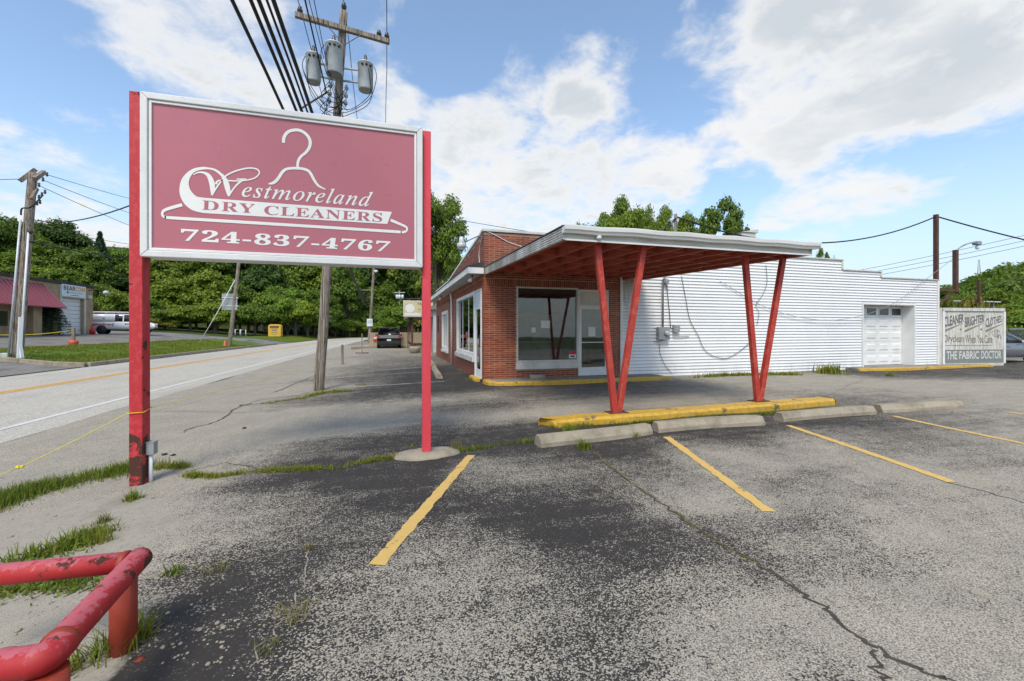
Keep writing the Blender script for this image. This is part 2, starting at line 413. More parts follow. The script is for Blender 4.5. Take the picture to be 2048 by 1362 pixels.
MAT['leaf'] = leafmat('leaf', (.058, .112, .012), (.145, .232, .024), (.24, .31, .03))
MAT['leaf_dark'] = leafmat('leaf_dark', (.034, .075, .013), (.082, .15, .024), (.13, .20, .03))
MAT['leaf_bright'] = leafmat('leaf_bright', (.075, .15, .013), (.17, .28, .026), (.27, .34, .03))
MAT['leaf_yellow'] = leafmat('leaf_yellow', (.08, .12, .014), (.17, .19, .025), (.28, .24, .03))
MAT['needle'] = leafmat('needle', (.018, .046, .022), (.036, .08, .038), (.06, .11, .045), .15)
MAT['grass'] = leafmat('grass', (.075, .135, .010), (.17, .23, .018), (.30, .28, .04))
MAT['grass_dry'] = leafmat('grass_dry', (.20, .17, .06), (.30, .25, .10), (.14, .16, .04))
def bark():
    m = M('bark'); p = m.pos(); a = m.noise(p, 6, 6, .7, stretch=(3, 3, .5))
    return m.out(m.mix(a, (.06, .045, .035), (.17, .14, .11)), .9, 0, a, .8, .03)
MAT['bark'] = bark()
def polewood(name, a, b, c):
    m = M(name); p = m.pos()
    g = m.noise(p, 8, 8, .75, .3, stretch=(4, 4, .16)); cr = m.noise(p, 9, 6, .7, .2, stretch=(5, 5, .09)); k = m.noise(p, 2.2, 3, .5)
    col = m.mix(m.rng(g, .35, .68), a, b); col = m.mix(m.rng(cr, .54, .60), col, (.03, .025, .02)); col = m.mix(m.rng(k, .55, .75, 0, .8), col, c)
    return m.out(col, .88, 0, m.math('SUBTRACT', g, m.rng(cr, .55, .66)), .8, .015)
MAT['pole_wood'] = polewood('pole_wood', (.38, .32, .25), (.12, .10, .08), (.17, .10, .065))
MAT['grey_wood'] = polewood('grey_wood', (.30, .27, .23), (.16, .14, .12), (.24, .2, .16))
def brickmat():
    m = M('brick_face'); p = m.pos(); r = m.math('FRACT', m.math('ADD', m.math('MULTIPLY', m.island(), 3.7), m.rand()))
    n = m.noise(p, 30, 5, .65); b = m.noise(p, .9, 3, .5)
    col = m.mix(m.rng(r, .05, .95), (.20, .034, .012), (.35, .076, .024)); col = m.mix(m.rng(r, .93, .97), col, (.42, .12, .04))
    col = m.mix(m.rng(b, .42, .7, 0, .55), col, (.13, .032, .016)); col = m.mix(m.math('MULTIPLY', n, .3), col, (.11, .03, .016))
    return m.out(col, .62, 0, n, .4, .004)
MAT['brick'] = brickmat()
lib('mortar', (.50, .33, .24), .95, dirt=(.30, .15, .09), amt=.7, scale=2)
def glassmat(name, tint, refl=1.0, op=0.0):
    m = M(name); m.N.remove(m.b)
    fr = m.n('ShaderNodeFresnel'); fr.inputs[0].default_value = 1.52
    tr = m.n('ShaderNodeBsdfTransparent'); tr.inputs[0].default_value = tint + (1,)
    gl = m.n('ShaderNodeBsdfGlossy'); gl.inputs['Roughness'].default_value = .012
    wv = m.n('ShaderNodeBump'); wv.inputs['Strength'].default_value = .04; wv.inputs['Distance'].default_value = .02
    m.L.new(m.noise(m.pos(), 1.4, 2), wv.inputs['Height']); m.L.new(wv.outputs[0], gl.inputs['Normal'])
    mx = m.n('ShaderNodeMixShader'); m.L.new(m.math('ADD', m.math('MULTIPLY', fr.outputs[0], 1.5 * refl), .02, clamp=True), mx.inputs[0])
    m.L.new(tr.outputs[0], mx.inputs[1]); m.L.new(gl.outputs[0], mx.inputs[2]); m.L.new(mx.outputs[0], m.N['Material Output'].inputs[0])
    return m.m
MAT['glass'] = glassmat('glass', (.78, .81, .80))
def lotmat():
    m = M('lot_asphalt'); p = m.pos(); w = m.math('ADD', m.math('MULTIPLY', m.attr('wear'), 1.22), -.07); dt = m.attr('dirt')
    n1 = m.math('SUBTRACT', m.noise(p, .9, 6, .6, .3), .5); n2 = m.math('SUBTRACT', m.noise(p, 4.5, 7, .66, .3), .5)
    n3 = m.math('SUBTRACT', m.noise(p, 1.9, 8, .68, .2, stretch=(.3, 2.0, 1)), .5); n4 = m.math('SUBTRACT', m.noise(p, 30, 6, .75), .5)
    wv = m.math('ADD', m.math('ADD', m.math('ADD', w, .0), m.math('MULTIPLY', n1, .5)), m.math('ADD', m.math('MULTIPLY', n2, .85), m.math('ADD', m.math('MULTIPLY', n3, .95), m.math('MULTIPLY', n4, 1.0))))
    v = m.voro(p, 135); vs = m.n('ShaderNodeSeparateColor'); m.L.new(v.outputs['Color'], vs.inputs[0])
    r = vs.outputs[0]
    ex = m.rng(m.math('SUBTRACT', m.math('MULTIPLY', wv, 1.1), m.math('MULTIPLY', r, .92)), -.07, .07)
    gap = m.rng(v.outputs['Distance'], .72, .42, .42, 1)
    stone = m.mix(vs.outputs[1], (.36, .32, .25), (.545, .493, .395)); stone = m.mix(m.rng(vs.outputs[2], .84, .95, 0, .8), stone, (.13, .12, .105))
    sn = m.noise(p, 1.6, 4, .6)
    stone = m.mix(m.rng(sn, .35, .7, 0, .35), stone, (.27, .25, .215))
    seal = m.mix(m.noise(p, 3, 6, .65), (.027, .0245, .0225), (.058, .052, .046)); seal = m.mix(m.rng(vs.outputs[2], .9, .99, 0, .35), seal, (.2, .185, .16))
    col = m.mix(m.math('MULTIPLY', ex, gap), seal, stone)
    dn = m.noise(p, 11, 7, .65); dcol = m.mix(dn, (.25, .225, .18), (.43, .395, .325))
    gr = m.rng(m.noise(p, 75, 4, .75), .54, .66, 0, .8); dcol = m.mix(gr, dcol, (.17, .15, .12)); dcol = m.mix(m.rng(m.noise(p, 1.8, 5), .55, .72, 0, .6), dcol, (.22, .195, .15))
    dm = m.rng(m.math('ADD', dt, m.math('ADD', m.math('MULTIPLY', n2, .9), m.math('MULTIPLY', n1, .5))), .42, .7)
    col = m.mix(dm, col, dcol)
    h = m.math('ADD', m.math('MULTIPLY', ex, m.math('SUBTRACT', 1.0, v.outputs['Distance'])), m.math('MULTIPLY', m.noise(p, 120, 3), .5))
    return m.out(col, m.rng(ex, 0, 1, .82, .94), 0, h, .5, .005, spec=.2)
MAT['lot'] = lotmat()
def roadmat(name, a, b, dark, dk=.3):
    m = M(name); p = m.pos(); v = m.voro(p, 45); vs = m.n('ShaderNodeSeparateColor'); m.L.new(v.outputs['Color'], vs.inputs[0])
    n = m.noise(p, 1.1, 6, .6, 0, stretch=(1.8, .25, 1)); n2 = m.noise(p, .5, 5, .6)
    c = m.mix(vs.outputs[0], a, b); c = m.mix(m.rng(vs.outputs[1], .72, .85, 0, .55), c, dark)
    c = m.mix(m.rng(m.math('ADD', m.math('MULTIPLY', n, .6), m.math('MULTIPLY', n2, .5)), .5, .72, 0, dk), c, dark)
    return m.out(c, .9, 0, m.math('ADD', vs.outputs[0], m.noise(p, 90, 2)), .35, .004, spec=.25)
MAT['road'] = roadmat('road_surface', (.40, .372, .318), (.54, .505, .432), (.24, .22, .185), .3)
MAT['far_asphalt'] = roadmat('far_asphalt', (.19, .18, .165), (.27, .255, .23), (.065, .061, .057), .8)
def linemat(name, col, wornc, thr=.62):
    m = M(name); p = m.pos(); v = m.voro(p, 62); vs = m.n('ShaderNodeSeparateColor'); m.L.new(v.outputs['Color'], vs.inputs[0])
    n = m.noise(p, 3.5, 6, .65); k = m.math('ADD', m.math('MULTIPLY', n, .8), m.math('MULTIPLY', vs.outputs[0], .3))
    c = m.mix(m.noise(p, 14, 4), col, tuple(x * .82 for x in col)); c = m.mix(m.rng(k, thr, thr + .1), c, wornc)
    return m.out(c, .75, 0, vs.outputs[1], .3, .003, spec=.3)
MAT['line_yellow'] = linemat('line_yellow', (.70, .46, .14), (.14, .12, .09), .69)
MAT['line_white'] = linemat('line_white', (.68, .67, .64), (.40, .38, .35), .66)
MAT['line_faint'] = linemat('line_faint', (.55, .53, .47), (.20, .18, .16), .5)
MAT['line_amber'] = linemat('line_amber', (.70, .35, .02), (.45, .33, .14), .76)
def groundmat(name, a, b, c, sc=1.0):
    m = M(name); p = m.pos(); n = m.noise(p, 6 * sc, 7, .7); k = m.noise(p, .35 * sc, 5, .6)
    col = m.mix(m.rng(n, .3, .7), a, b); col = m.mix(m.rng(k, .45, .7, 0, .8), col, c)
    return m.out(col, .95, 0, m.noise(p, 30, 5, .8), .9, .05, spec=.15)
MAT['lawn'] = groundmat('lawn', (.045, .11, .010), (.13, .22, .022), (.15, .19, .03), 1.3)
MAT['scrub'] = groundmat('scrub', (.03, .055, .012), (.075, .10, .022), (.11, .10, .04), .8)
MAT['gravel'] = groundmat('gravel', (.28, .22, .15), (.4, .33, .24), (.22, .18, .13), 3)
def boardmat():
    m = M('peeling_board'); p = m.pos(); g = m.noise(p, 3.2, 8, .7, 1.2, stretch=(4.5, 1, .45)); c2 = m.noise(p, 9, 6, .7, .5, stretch=(4, 1, .3))
    col = m.mix(m.rng(g, .44, .56), (.66, .64, .58), (.44, .42, .36)); col = m.mix(m.rng(c2, .57, .67, 0, .7), col, (.19, .17, .14))
    return m.out(col, .85, 0, c2, .6, .006)
MAT['board'] = boardmat()
def peelprint(name, col, thr=.56):
    m = M(name); p = m.pos(); g = m.noise(p, 4.2, 8, .7, 1.0, stretch=(4, 1, .5)); c2 = m.noise(p, 13, 5, .7, stretch=(3, 1, .4))
    c = m.mix(m.math('MULTIPLY', c2, .6), col, (.3, .3, .28)); c = m.mix(m.rng(g, thr, thr + .06), c, (.50, .49, .45))
    return m.out(c, .85)
MAT['paint_teal'] = peelprint('paint_teal', (.035, .045, .043), .68)
MAT['paint_brown'] = peelprint('paint_brown', (.075, .045, .025), .68)
MAT['paint_olive'] = peelprint('paint_olive', (.20, .16, .07), .64)
MAT['paint_band'] = peelprint('paint_band', (.15, .175, .16), .66)
MAT['paint_white'] = peelprint('paint_white', (.68, .68, .64), .64)
# ================================================================ the ground
def sstep(a, b, x):
    t = np.clip((x - a) / (b - a), 0, 1); return t * t * (3 - 2 * t)
def rx(y): return .0003 * np.maximum(y, 0) ** 2 + .011 * np.maximum(y - 84, 0) ** 2
def zg(x, y):
    x = np.asarray(x, float); y = np.asarray(y, float); q = x - rx(y)
    z = -.10 * sstep(-.6, -3.6, x) * np.where(y < 40, 1, 1)
    z = z + .60 * sstep(-12.8, -18.5, q) + .62 * sstep(-18, -27, q)
    hill = np.maximum(-(q + 36), 0) * .16 * sstep(20, 40, y) + np.maximum(-(q + 25), 0) * .10 * sstep(52, 70, y)
    z = z + np.minimum(hill, 16)
    z = z + np.minimum(np.maximum(y - 124, 0) * .25, 12)
    return z
def zf(x, y): return float(zg(x, y))
def grid(xs, ys, fz):
    X, Y = np.meshgrid(xs, ys); Z = fz(X, Y)
    V = np.stack([X, Y, Z], -1).reshape(-1, 3); nx, ny = len(xs), len(ys)
    i = np.arange(nx - 1)[None, :] + np.arange(ny - 1)[:, None] * nx; i = i.ravel()
    return V, np.stack([i, i + 1, i + nx + 1, i + nx], -1)
# the wide ground sheet
V, Fq = grid(np.concatenate([np.arange(-420, -90, 15.), np.arange(-90, 60, 2.), np.arange(60, 421, 15.)]), np.concatenate([np.arange(-60, 140, 2.), np.arange(140, 620, 15.)]),
             lambda x, y: zg(x, y) - .05 + .25 * np.sin(x * .31 + y * .17) * sstep(38, 60, np.abs(x)))
o = np_mesh('ground', V, Fq, MAT['scrub'], smooth=True); prop(o, 'wide rough green ground sheet around the site', None, None, 'structure')
# wear survey of the lot: (u, v, how far the black sealer has worn through to pale stone)
WEAR = [(330,860,1),(430,860,.95),(520,870,.95),(600,840,1),(700,845,1),(800,832,1),(500,820,1),(600,815,.95),(700,815,.85),(950,838,1),(1010,828,.95),(1090,822,.8),(430,910,.95),(400,940,.9),(330,960,1),(600,862,.95),(740,858,.9),
 (560,900,.3),(650,890,.1),(760,878,.06),(480,920,.5),(440,925,.75),(850,868,.03),(950,866,.0),(1020,852,.02),(1080,860,.03),(900,858,.05),(700,905,.1),(600,925,.15),(870,890,.05),
 (560,805,.35),(600,800,.1),(680,798,.08),(760,790,.08),(850,785,.06),(900,780,.03),(800,806,.8),(900,800,.85),(970,797,.75),(750,828,.5),(850,818,.2),(930,812,.1),(1000,811,.15),(640,845,.35),(700,832,.95),
 (1050,790,.3),(1100,800,.45),(1200,785,.5),(1120,817,.9),(1060,800,.25),(1300,800,.8),(1400,785,.75),(1450,800,.7),(1350,775,.5),(1600,770,.8),(1700,760,.85),(1800,770,.9),(1900,775,.95),(2000,770,.95),(1500,770,.7),(1250,772,.3),(1700,785,.8),(1740,795,.25),(1850,790,.45),(1950,800,.8),(2040,800,.85),(1800,752,.1),(1950,745,.15),
 (1200,850,.0),(1400,838,.02),(1550,828,.05),(1050,880,.03),(1130,905,.02),(1250,895,.03),(1400,880,.03),(1480,875,.06),(1650,855,.05),(1750,845,.08),(1850,838,.2),(1950,830,.6),
 (1060,925,.2),(1040,945,.75),(1150,930,.45),(1200,960,.2),(1000,950,.5),(1260,940,.4),(1300,960,.65),(1180,1000,.12),(1100,1000,-.02),(1050,990,-.02),(1150,1060,-.04),(1200,1050,-.02),(1280,1070,.03),(1430,910,.85),(1500,920,.8),(1500,945,.55),(1440,975,.6),(1520,970,.7),(1600,910,.75),(1620,950,.25),(1580,960,.3),(1700,960,.75),(1640,890,.7),(1730,880,.75),(1800,920,.8),(1850,900,.65),(1890,895,.3),(1850,890,.25),(1800,900,.5),(2000,900,.8),(1950,860,.8),(2000,960,.8),
 (1450,1030,.85),(1400,1010,.8),(1420,1060,.4),(1500,1110,.25),(1560,1090,.25),(1620,1060,.25),(1700,1000,.65),(1800,1000,.75),(1900,1050,.75),(1450,1080,.15),(1540,1120,.15),(1600,1110,.8),(1350,1060,.25),(1390,1090,.05),(1500,1150,.6),(1650,1150,.85),(1750,1100,.7),(1850,1150,.8),(1700,1250,.85),(1900,1300,.9),(1600,1250,.85),(1600,1330,.55),(1450,1200,.75),(1400,1170,.5),(1300,1110,.08),(1200,1130,.2),(1250,1180,.35),(1180,1200,.15),(1100,1150,.35),(1050,1180,.55),(1100,1250,.45),(1200,1280,.4),(1300,1250,.7),(1400,1300,.8),(1150,1340,.3),(1250,1340,.45),
 (1000,1130,.55),(900,1130,.65),(920,1080,.4),(850,1150,.45),(960,1060,.2),(880,1000,.12),(930,980,.15),(980,1020,.06),(800,1000,.04),(740,1020,.1),(700,980,.02),(620,960,-.02),(800,940,.02),(550,970,.02),(460,970,.2),(440,1000,.6),(420,1040,.7),(500,1040,.6),(530,1020,.65),(560,1000,.2),(600,1050,.4),(480,1080,.5),(640,1050,.3),(700,1060,.4),(680,1090,.15),(560,1110,.06),(480,1140,.15),(400,1120,.45),(360,1160,.08),(440,1180,.02),(520,1170,.06),(600,1150,.2),(650,1160,.4),(600,1200,.45),(520,1220,.02),(420,1240,.0),(450,1320,.02),(340,1250,.0),(560,1280,.15),(580,1240,.5),(660,1230,.5),(750,1200,.55),(850,1220,.6),(700,1300,.45),(800,1320,.5),(900,1300,.55),(950,1250,.55),(1000,1300,.5),
 (300,1000,1),(350,1050,.95),(200,1030,1),(100,1080,1),(250,1080,1),(50,1250,.9),(100,1200,.9),(180,1180,.7),
 (700,740,.45),(760,730,.4),(850,740,.15),(700,715,.55),(760,705,.55),(880,740,.02),(930,760,.0),(820,720,.35),(650,760,.25),(590,790,.6),(680,700,1),(640,722,1),(100,880,1.15),(200,870,1.15),(400,800,1.15),(500,772,1.15),(560,748,1.1),(610,728,1.1),(650,707,1.1),(300,840,1.15),(450,780,1.15),(430,820,1.1),(540,785,.95),(60,930,1.1),(200,920,1.1),(300,880,1.1),(0,960,1.1),(380,845,1.1),(330,815,1.15),(240,850,1.15),(580,770,.9)]
DIRT = [(300,1000,.6),(200,1030,1),(100,1080,1),(50,1200,1),(250,1080,.9),(350,1040,.55),(330,960,.5),(400,880,.45),(390,1060,.3),(150,1190,.7),(20,1330,1),(240,1150,.5),(430,1000,.15),(300,1150,.3)]
wp = np.array([list(G(u, v)[:2]) + [w] for u, v, w in WEAR]); dp = np.array([list(G(u, v)[:2]) + [w] for u, v, w in DIRT] + [list(G(u, v)[:2]) + [0] for u, v, w in WEAR if u > 440])
def shepard(P, q, k):
    out = np.zeros(len(q))
    for a in range(0, len(q), 4000):
        b = q[a:a + 4000]; d2 = ((b[:, None, :] - P[None, :, :2]) ** 2).sum(-1)
        s2 = ((P[:, 0] ** 2 + P[:, 1] ** 2) * k * k + .01)[None, :]
        wt = np.exp(-d2 / s2 / 2) + 1e-7 / (d2 + .05); out[a:a + 4000] = (wt * P[None, :, 2]).sum(1) / wt.sum(1)
    return out
xs = np.concatenate([np.arange(0, 17.4, .14), np.arange(17.4, 45, .6)]); ys = np.concatenate([np.arange(-7, 13, .14), np.arange(13, 66, .5)])
T, Fq = grid(xs, ys, lambda x, y: x * 0)
X = T[:, 0] - 5.3 + rx(T[:, 1]); Yv = T[:, 1]
Zl = zg(X, Yv) + .012 * np.sin(X * .9 + Yv * .6) + .008 * np.sin(X * 2.3 - Yv * 1.7)
LOTV = np.stack([X, Yv, Zl], -1)
wear = np.clip(shepard(wp, LOTV[:, :2], .062), -.2, 1.2); dirt = shepard(dp, LOTV[:, :2], .07)
lot = np_mesh('parking_lot', LOTV, Fq, MAT['lot'], attrs={'wear': wear, 'dirt': dirt}, smooth=True)
prop(lot, 'worn black sealed asphalt lot with pale stone showing through', None, None, 'structure')
def zl(x, y): return zf(x, y) + .012 * math.sin(x * .9 + y * .6) + .008 * math.sin(x * 2.3 - y * 1.7)
def Gl(u, v, dz=0.0):
    z = 0.0
    for _ in range(4): p = G(u, v, z); z = zl(p.x, p.y) + dz
    return Vector((p.x, p.y, z))
# painted bay lines, laid on the lot
def strip(pts, w, name, mat, parent, dz=.005, jit=.0, n=24, zfun=None, kind=None):
    zfun = zfun or zl; P = [Vector((p[0], p[1], 0)) for p in pts]; D = []
    for i in range(len(P) - 1):
        for j in range(n): D.append(P[i].lerp(P[i + 1], j / n))
    D.append(P[-1]); vs = []
    for i, p in enumerate(D):
        d = (D[min(i + 1, len(D) - 1)] - D[max(i - 1, 0)]).normalized(); s = Vector((-d.y, d.x, 0)); ww = w if not callable(w) else w(i / (len(D) - 1))
        a = p + s * (ww / 2 + random.uniform(-jit, jit)); b = p - s * (ww / 2 + random.uniform(-jit, jit))
        vs += [(a.x, a.y, zfun(a.x, a.y) + dz), (b.x, b.y, zfun(b.x, b.y) + dz)]
    return MB().add(vs, [(2 * i, 2 * i + 1, 2 * i + 3, 2 * i + 2) for i in range(len(D) - 1)]).build(name, mat, parent, kind=kind)
for a, b in (((942, 911), (754, 1131)), ((1333, 874), (1538, 1024)), ((1576, 851), (1905, 965)), ((1786, 832), (2075, 893)), ((2014, 824), (2180, 846))):
    strip([Gl(*a)[:2], Gl(*b)[:2]], .10, 'parking_line', MAT['line_yellow'], lot, jit=.009, n=46)
for a, b in (((668, 777), (888, 763)), ((700, 753), (850, 744)), ((660, 757), (700, 753.5)), ((735, 742), (850, 734)), ((728, 729), (850, 725)), ((724, 720), (846, 717))):
    strip([Gl(*a)[:2], Gl(*b)[:2]], .10, 'bay_marking', MAT['line_faint'], lot, jit=.005, n=20)
# cracks running through the asphalt
def crack(px, w=.014, name='asphalt_crack', sub=6, jit=.016, mat='black'):
    P = [Gl(u, v) for u, v in px]; D = []
    for i in range(len(P) - 1):
        for j in range(sub): D.append(P[i].lerp(P[i + 1], j / sub) + Vector((random.gauss(0, jit), random.gauss(0, jit), 0)))
    D.append(P[-1]); L_ = len(D)
    strip([p[:2] for p in D], lambda t: w * (.45 + .55 * abs(math.sin(t * 37 + w * 900)) + .2 * random.random()) * (1 if .06 < t < .94 else .3), name, MAT[mat], lot, dz=.003, jit=.0015, n=2)
lib('crack_fill', (.075, .065, .05), .95, dirt=(.03, .03, .026), amt=.9, scale=9)
lib('crack_pale', (.36, .32, .26), .95, dirt=(.16, .14, .11), amt=.9, scale=9)
crack([(1165, 898), (1225, 938), (1290, 985), (1345, 1022), (1400, 1062), (1460, 1100), (1530, 1137), (1580, 1170), (1650, 1220), (1710, 1270), (1780, 1312), (1870, 1350), (1940, 1380)], .022, mat='crack_fill')
crack([(1750, 1300), (1762, 1335), (1775, 1380)], .016, mat='crack_fill')
crack([(330, 1140), (420, 1130), (520, 1115), (600, 1095), (700, 1082), (800, 1065), (880, 1045)], .007, mat='crack_pale')
crack([(618, 1085), (612, 1140), (590, 1210), (560, 1250), (530, 1290), (490, 1350)], .008, mat='crack_pale')
crack([(345, 950), (450, 925), (560, 945), (660, 935), (800, 915)], .012, mat='crack_fill')
crack([(300, 822), (400, 823), (500, 826)], .012, mat='crack_fill')
crack([(365, 866), (385, 856), (420, 848), (445, 838), (470, 818), (520, 800), (600, 790), (640, 778)], .035, mat='crack_fill')
crack([(540, 788), (580, 772), (620, 755), (650, 742)], .05, mat='crack_fill')
crack([(1290, 790), (1340, 776), (1380, 770)], .015, mat='crack_fill'); crack([(1640, 800), (1700, 770), (1730, 760)], .014, mat='crack_fill')
crack([(1880, 960), (2060, 1010)], .012, mat='crack_fill'); crack([(640, 788), (760, 780), (860, 774)], .015, mat='crack_fill')
# road
ys = np.concatenate([np.arange(-30, 40, 1.), np.arange(40, 125, 1.5)]); xs = np.linspace(-12.75, -5.3, 16)
T, Fq = grid(xs, ys, lambda x, y: x * 0); X = T[:, 0] + rx(T[:, 1])
def zroad(x, y): return zf(x, y) if False else -.10
Vr = np.stack([X, T[:, 1], -.10 + 0 * X], -1)
road = np_mesh('road', Vr, Fq, MAT['road'], smooth=True); prop(road, 'pale worn two lane road running off to the trees', None, None, 'structure')
def road_line(x, w, name, mat, y0=-25, y1=110):
    strip([(x + rx(y), y) for y in np.linspace(y0, y1, 34)], w, name, mat, road, dz=.005, n=2, zfun=zroad, jit=.003)
road_line(-6.05, .13, 'edge_line', MAT['line_white']); road_line(-9.45, .13, 'centre_line', MAT['line_amber']); road_line(-9.67, .13, 'centre_line', MAT['line_amber'])
road_line(-12.15, .11, 'edge_line', MAT['line_white'])
# lawn island across the road with its kerb, the far lot, the driveways
def patch(name, x0, x1, y0, y1, mat, label, dz=.0, sx=.5, sy=.5, edge=None):
    xs = np.arange(x0, x1 + .01, sx); ys = np.arange(y0, y1 + .01, sy)
    T, Fq = grid(xs, ys, lambda x, y: x * 0); q = T[:, 0] + rx(T[:, 1]); z = zg(q, T[:, 1]) + dz
    if edge: z = z + edge(T[:, 0], T[:, 1])
    o = np_mesh(name, np.stack([q, T[:, 1], z], -1), Fq, mat, smooth=True)
    return prop(o, label, None, None, 'structure')
patch('far_lot', -38, -12.75, 3, 60, MAT['far_asphalt'], 'streaky grey asphalt lot before the tan brick building', dz=.0, sx=1, sy=1)
mound = lambda x, y: .10 * sstep(-12.8, -13.4, x) * sstep(-18.6, -17.6, x) * sstep(23, 23.8, y) * sstep(52, 49, y) + .02 * np.sin(x * 3 + y * 2)
lawn = patch('lawn', -18.5, -12.95, 23.0, 52, MAT['lawn'], 'mown green lawn island between road and tan building lot', dz=.03, edge=mound)
lawn2 = patch('lawn', -20, -12.75, 60, 112, MAT['lawn'], 'green lawn strip past the yellow bin along the road', dz=.03)
def kerb(pts, h=.13, w=.16):
    mb = MB()
    for i in range(len(pts) - 1):
        (x0, y0), (x1, y1) = pts[i], pts[i + 1]; a = Vector((x0 + rx(y0), y0, 0)); b = Vector((x1 + rx(y1), y1, 0)); a.z = zf(a.x, a.y) + h / 2; b.z = zf(b.x, b.y) + h / 2
        mb.beam(a, b, w, h + .1)
    return mb
kerb([(-12.86, y) for y in np.linspace(23, 52, 20)]).build('kerb', MAT['concrete'], lawn, bev=.03)
kerb([(x, 22.9) for x in np.linspace(-18.5, -12.9, 6)]).build('kerb', MAT['concrete'], lawn, bev=.03)
kerb([(-18.6, y) for y in np.linspace(23, 52, 20)], .06).build('kerb', MAT['concrete'], lawn, bev=.02)
# ================================================================ roadside pole sign
SY = 5.22; SYF = SY - .09
sx0, sx1 = PY(266, 500, SY).x, PY(861, 500, SY).x
ztop = PY(266, 192, SY).z; zbot = PY(300, 517, SY).z
sign = thing('pole_sign', (0, SY, -.1), 'rose dry cleaners sign with white hanger on two red posts by the road', 'sign')
pw = .115
xl, xr_ = sx0, sx1 - .105
MB().box(xl, xl + pw, SY - .075, SY + .075, -.15, ztop + .02).build('post', MAT['post_red'], sign, bev=.008)['label'] = 'rusty left sign post'
MB().box(sx1 - .1, sx1, SY - .06, SY + .06, -.05, ztop + .0).build('post', MAT['post_pink'], sign, bev=.008)['label'] = 'bright pink red right sign post'
cx0, cx1 = xl + pw + .003, sx1 - .103
fw = .064
MB().box(cx0 + .01, cx1 - .01, SY - .06, SY + .16, zbot + .01, ztop - .012).build('cabinet', MAT['aluminium'], sign, bev=.006)
def frame_piece(poly, d0, d1):
    return MB().prism([(x, d0, z) for x, z in poly], (0, d1 - d0, 0))
y0, y1 = SYF - .045, SY - .062
for poly in ([(cx0, zbot), (cx1, zbot), (cx1 - fw, zbot + fw), (cx0 + fw, zbot + fw)], [(cx0, ztop), (cx0 + fw, ztop - fw), (cx1 - fw, ztop - fw), (cx1, ztop)],
             [(cx0, zbot + .001), (cx0 + fw, zbot + fw + .001), (cx0 + fw, ztop - fw - .001), (cx0, ztop - .001)], [(cx1, zbot + .001), (cx1, ztop - .001), (cx1 - fw, ztop - fw - .001), (cx1 - fw, zbot + fw + .001)]):
    frame_piece(poly, y0, y1).build('frame_rail', MAT['aluminium'], sign, bev=.008)
ix0, ix1, iz0, iz1 = cx0 + fw + .004, cx1 - fw - .004, zbot + fw + .004, ztop - fw - .004
rw = .026
retainer = MB()
for a in ((ix0, ix1, iz0, iz0 + rw), (ix0, ix1, iz1 - rw, iz1), (ix0, ix0 + rw, iz0 + rw, iz1 - rw), (ix1 - rw, ix1, iz0 + rw, iz1 - rw)): retainer.box(a[0], a[1], SYF - .03, SYF + .02, a[2], a[3])
retainer.build('retainer', MAT['white_paint'], sign, bev=.004)
face = MB().box(ix0 + .002, ix1 - .002, SYF - .012, SYF + .018, iz0 + .002, iz1 - .002).build('sign_face', MAT['sign_rose'], sign)
YT = SYF - .0155
def sp(cx, cy): return PY(260 + cx * .3027, 170 + cy * .3028, YT)
K = .3027 * 4.75 / F
nf = (0, -1, 0)
art = MB()
cres_o = [(640, 622), (600, 578), (560, 553), (520, 545), (480, 541), (420, 552), (370, 585), (338, 630), (326, 690), (335, 740), (360, 785), (400, 820), (440, 836), (490, 846)]
cres_i = [(630, 634), (592, 592), (556, 566), (518, 557), (474, 560), (430, 573), (402, 602), (388, 640), (391, 672), (402, 698), (418, 718), (434, 732), (448, 739), (490, 744)]
co = smooth_pts([(a, b, 0) for a, b in cres_o], 4); ci = smooth_pts([(a, b, 0) for a, b in cres_i], 4); vs = []
for a, b in zip(co, ci): vs += [sp(a.x, a.y), sp(b.x, b.y)]
art.add(vs, [(2 * i, 2 * i + 1, 2 * i + 3, 2 * i + 2) for i in range(len(co) - 1)])
art.add([sp(489.5, 745), sp(1730, 838), sp(1700, 918), sp(489.5, 846)], [(0, 1, 2, 3)])
def st(pts, ws): ribbon(art, [sp(*p) for p in pts], [w * K for w in ws], nf, off=random.uniform(.0002, .0012))
st([(418, 594), (450, 578), (490, 580), (522, 602), (542, 650), (545, 700), (543, 728)], [5, 9, 14, 24, 30, 22, 8])
st([(540, 728), (570, 680), (605, 632), (640, 596), (700, 568), (780, 549), (838, 556), (855, 582), (828, 612), (775, 628), (700, 634), (610, 630), (578, 636), (568, 656)], [12, 9, 9, 9, 9, 9, 9, 8, 8, 8, 8, 9, 10, 14])
st([(606, 590), (628, 626), (642, 670), (650, 710), (652, 734)], [14, 26, 30, 22, 8])
st([(650, 734), (680, 690), (710, 655), (748, 622)], [12, 9, 10, 16]); st([(704, 622), (768, 621)], [7, 7])
st([(1014, 382), (1018, 345), (1042, 312), (1080, 298), (1125, 301), (1165, 326), (1189, 366), (1186, 410), (1160, 447), (1130, 472), (1111, 504), (1107, 548)], [18, 19, 19, 19, 19, 19, 19, 18, 17, 16, 16, 16])
st([(916, 653), (950, 645), (980, 616), (1008, 574), (1042, 553), (1110, 550), (1165, 560), (1192, 582), (1216, 626), (1246, 666), (1292, 689)], [8, 18, 18, 18, 17, 17, 17, 17, 16, 14, 7])
st([(345, 791), (290, 806), (248, 819), (223, 831), (213, 848), (217, 864), (234, 873), (266, 877), (600, 897), (1200, 934), (1740, 968), (1790, 972), (1818, 969), (1830, 957), (1828, 942), (1808, 929), (1722, 892)], [19, 19, 18, 16, 13, 13, 16, 18, 19, 19, 19, 18, 15, 12, 13, 16, 19])
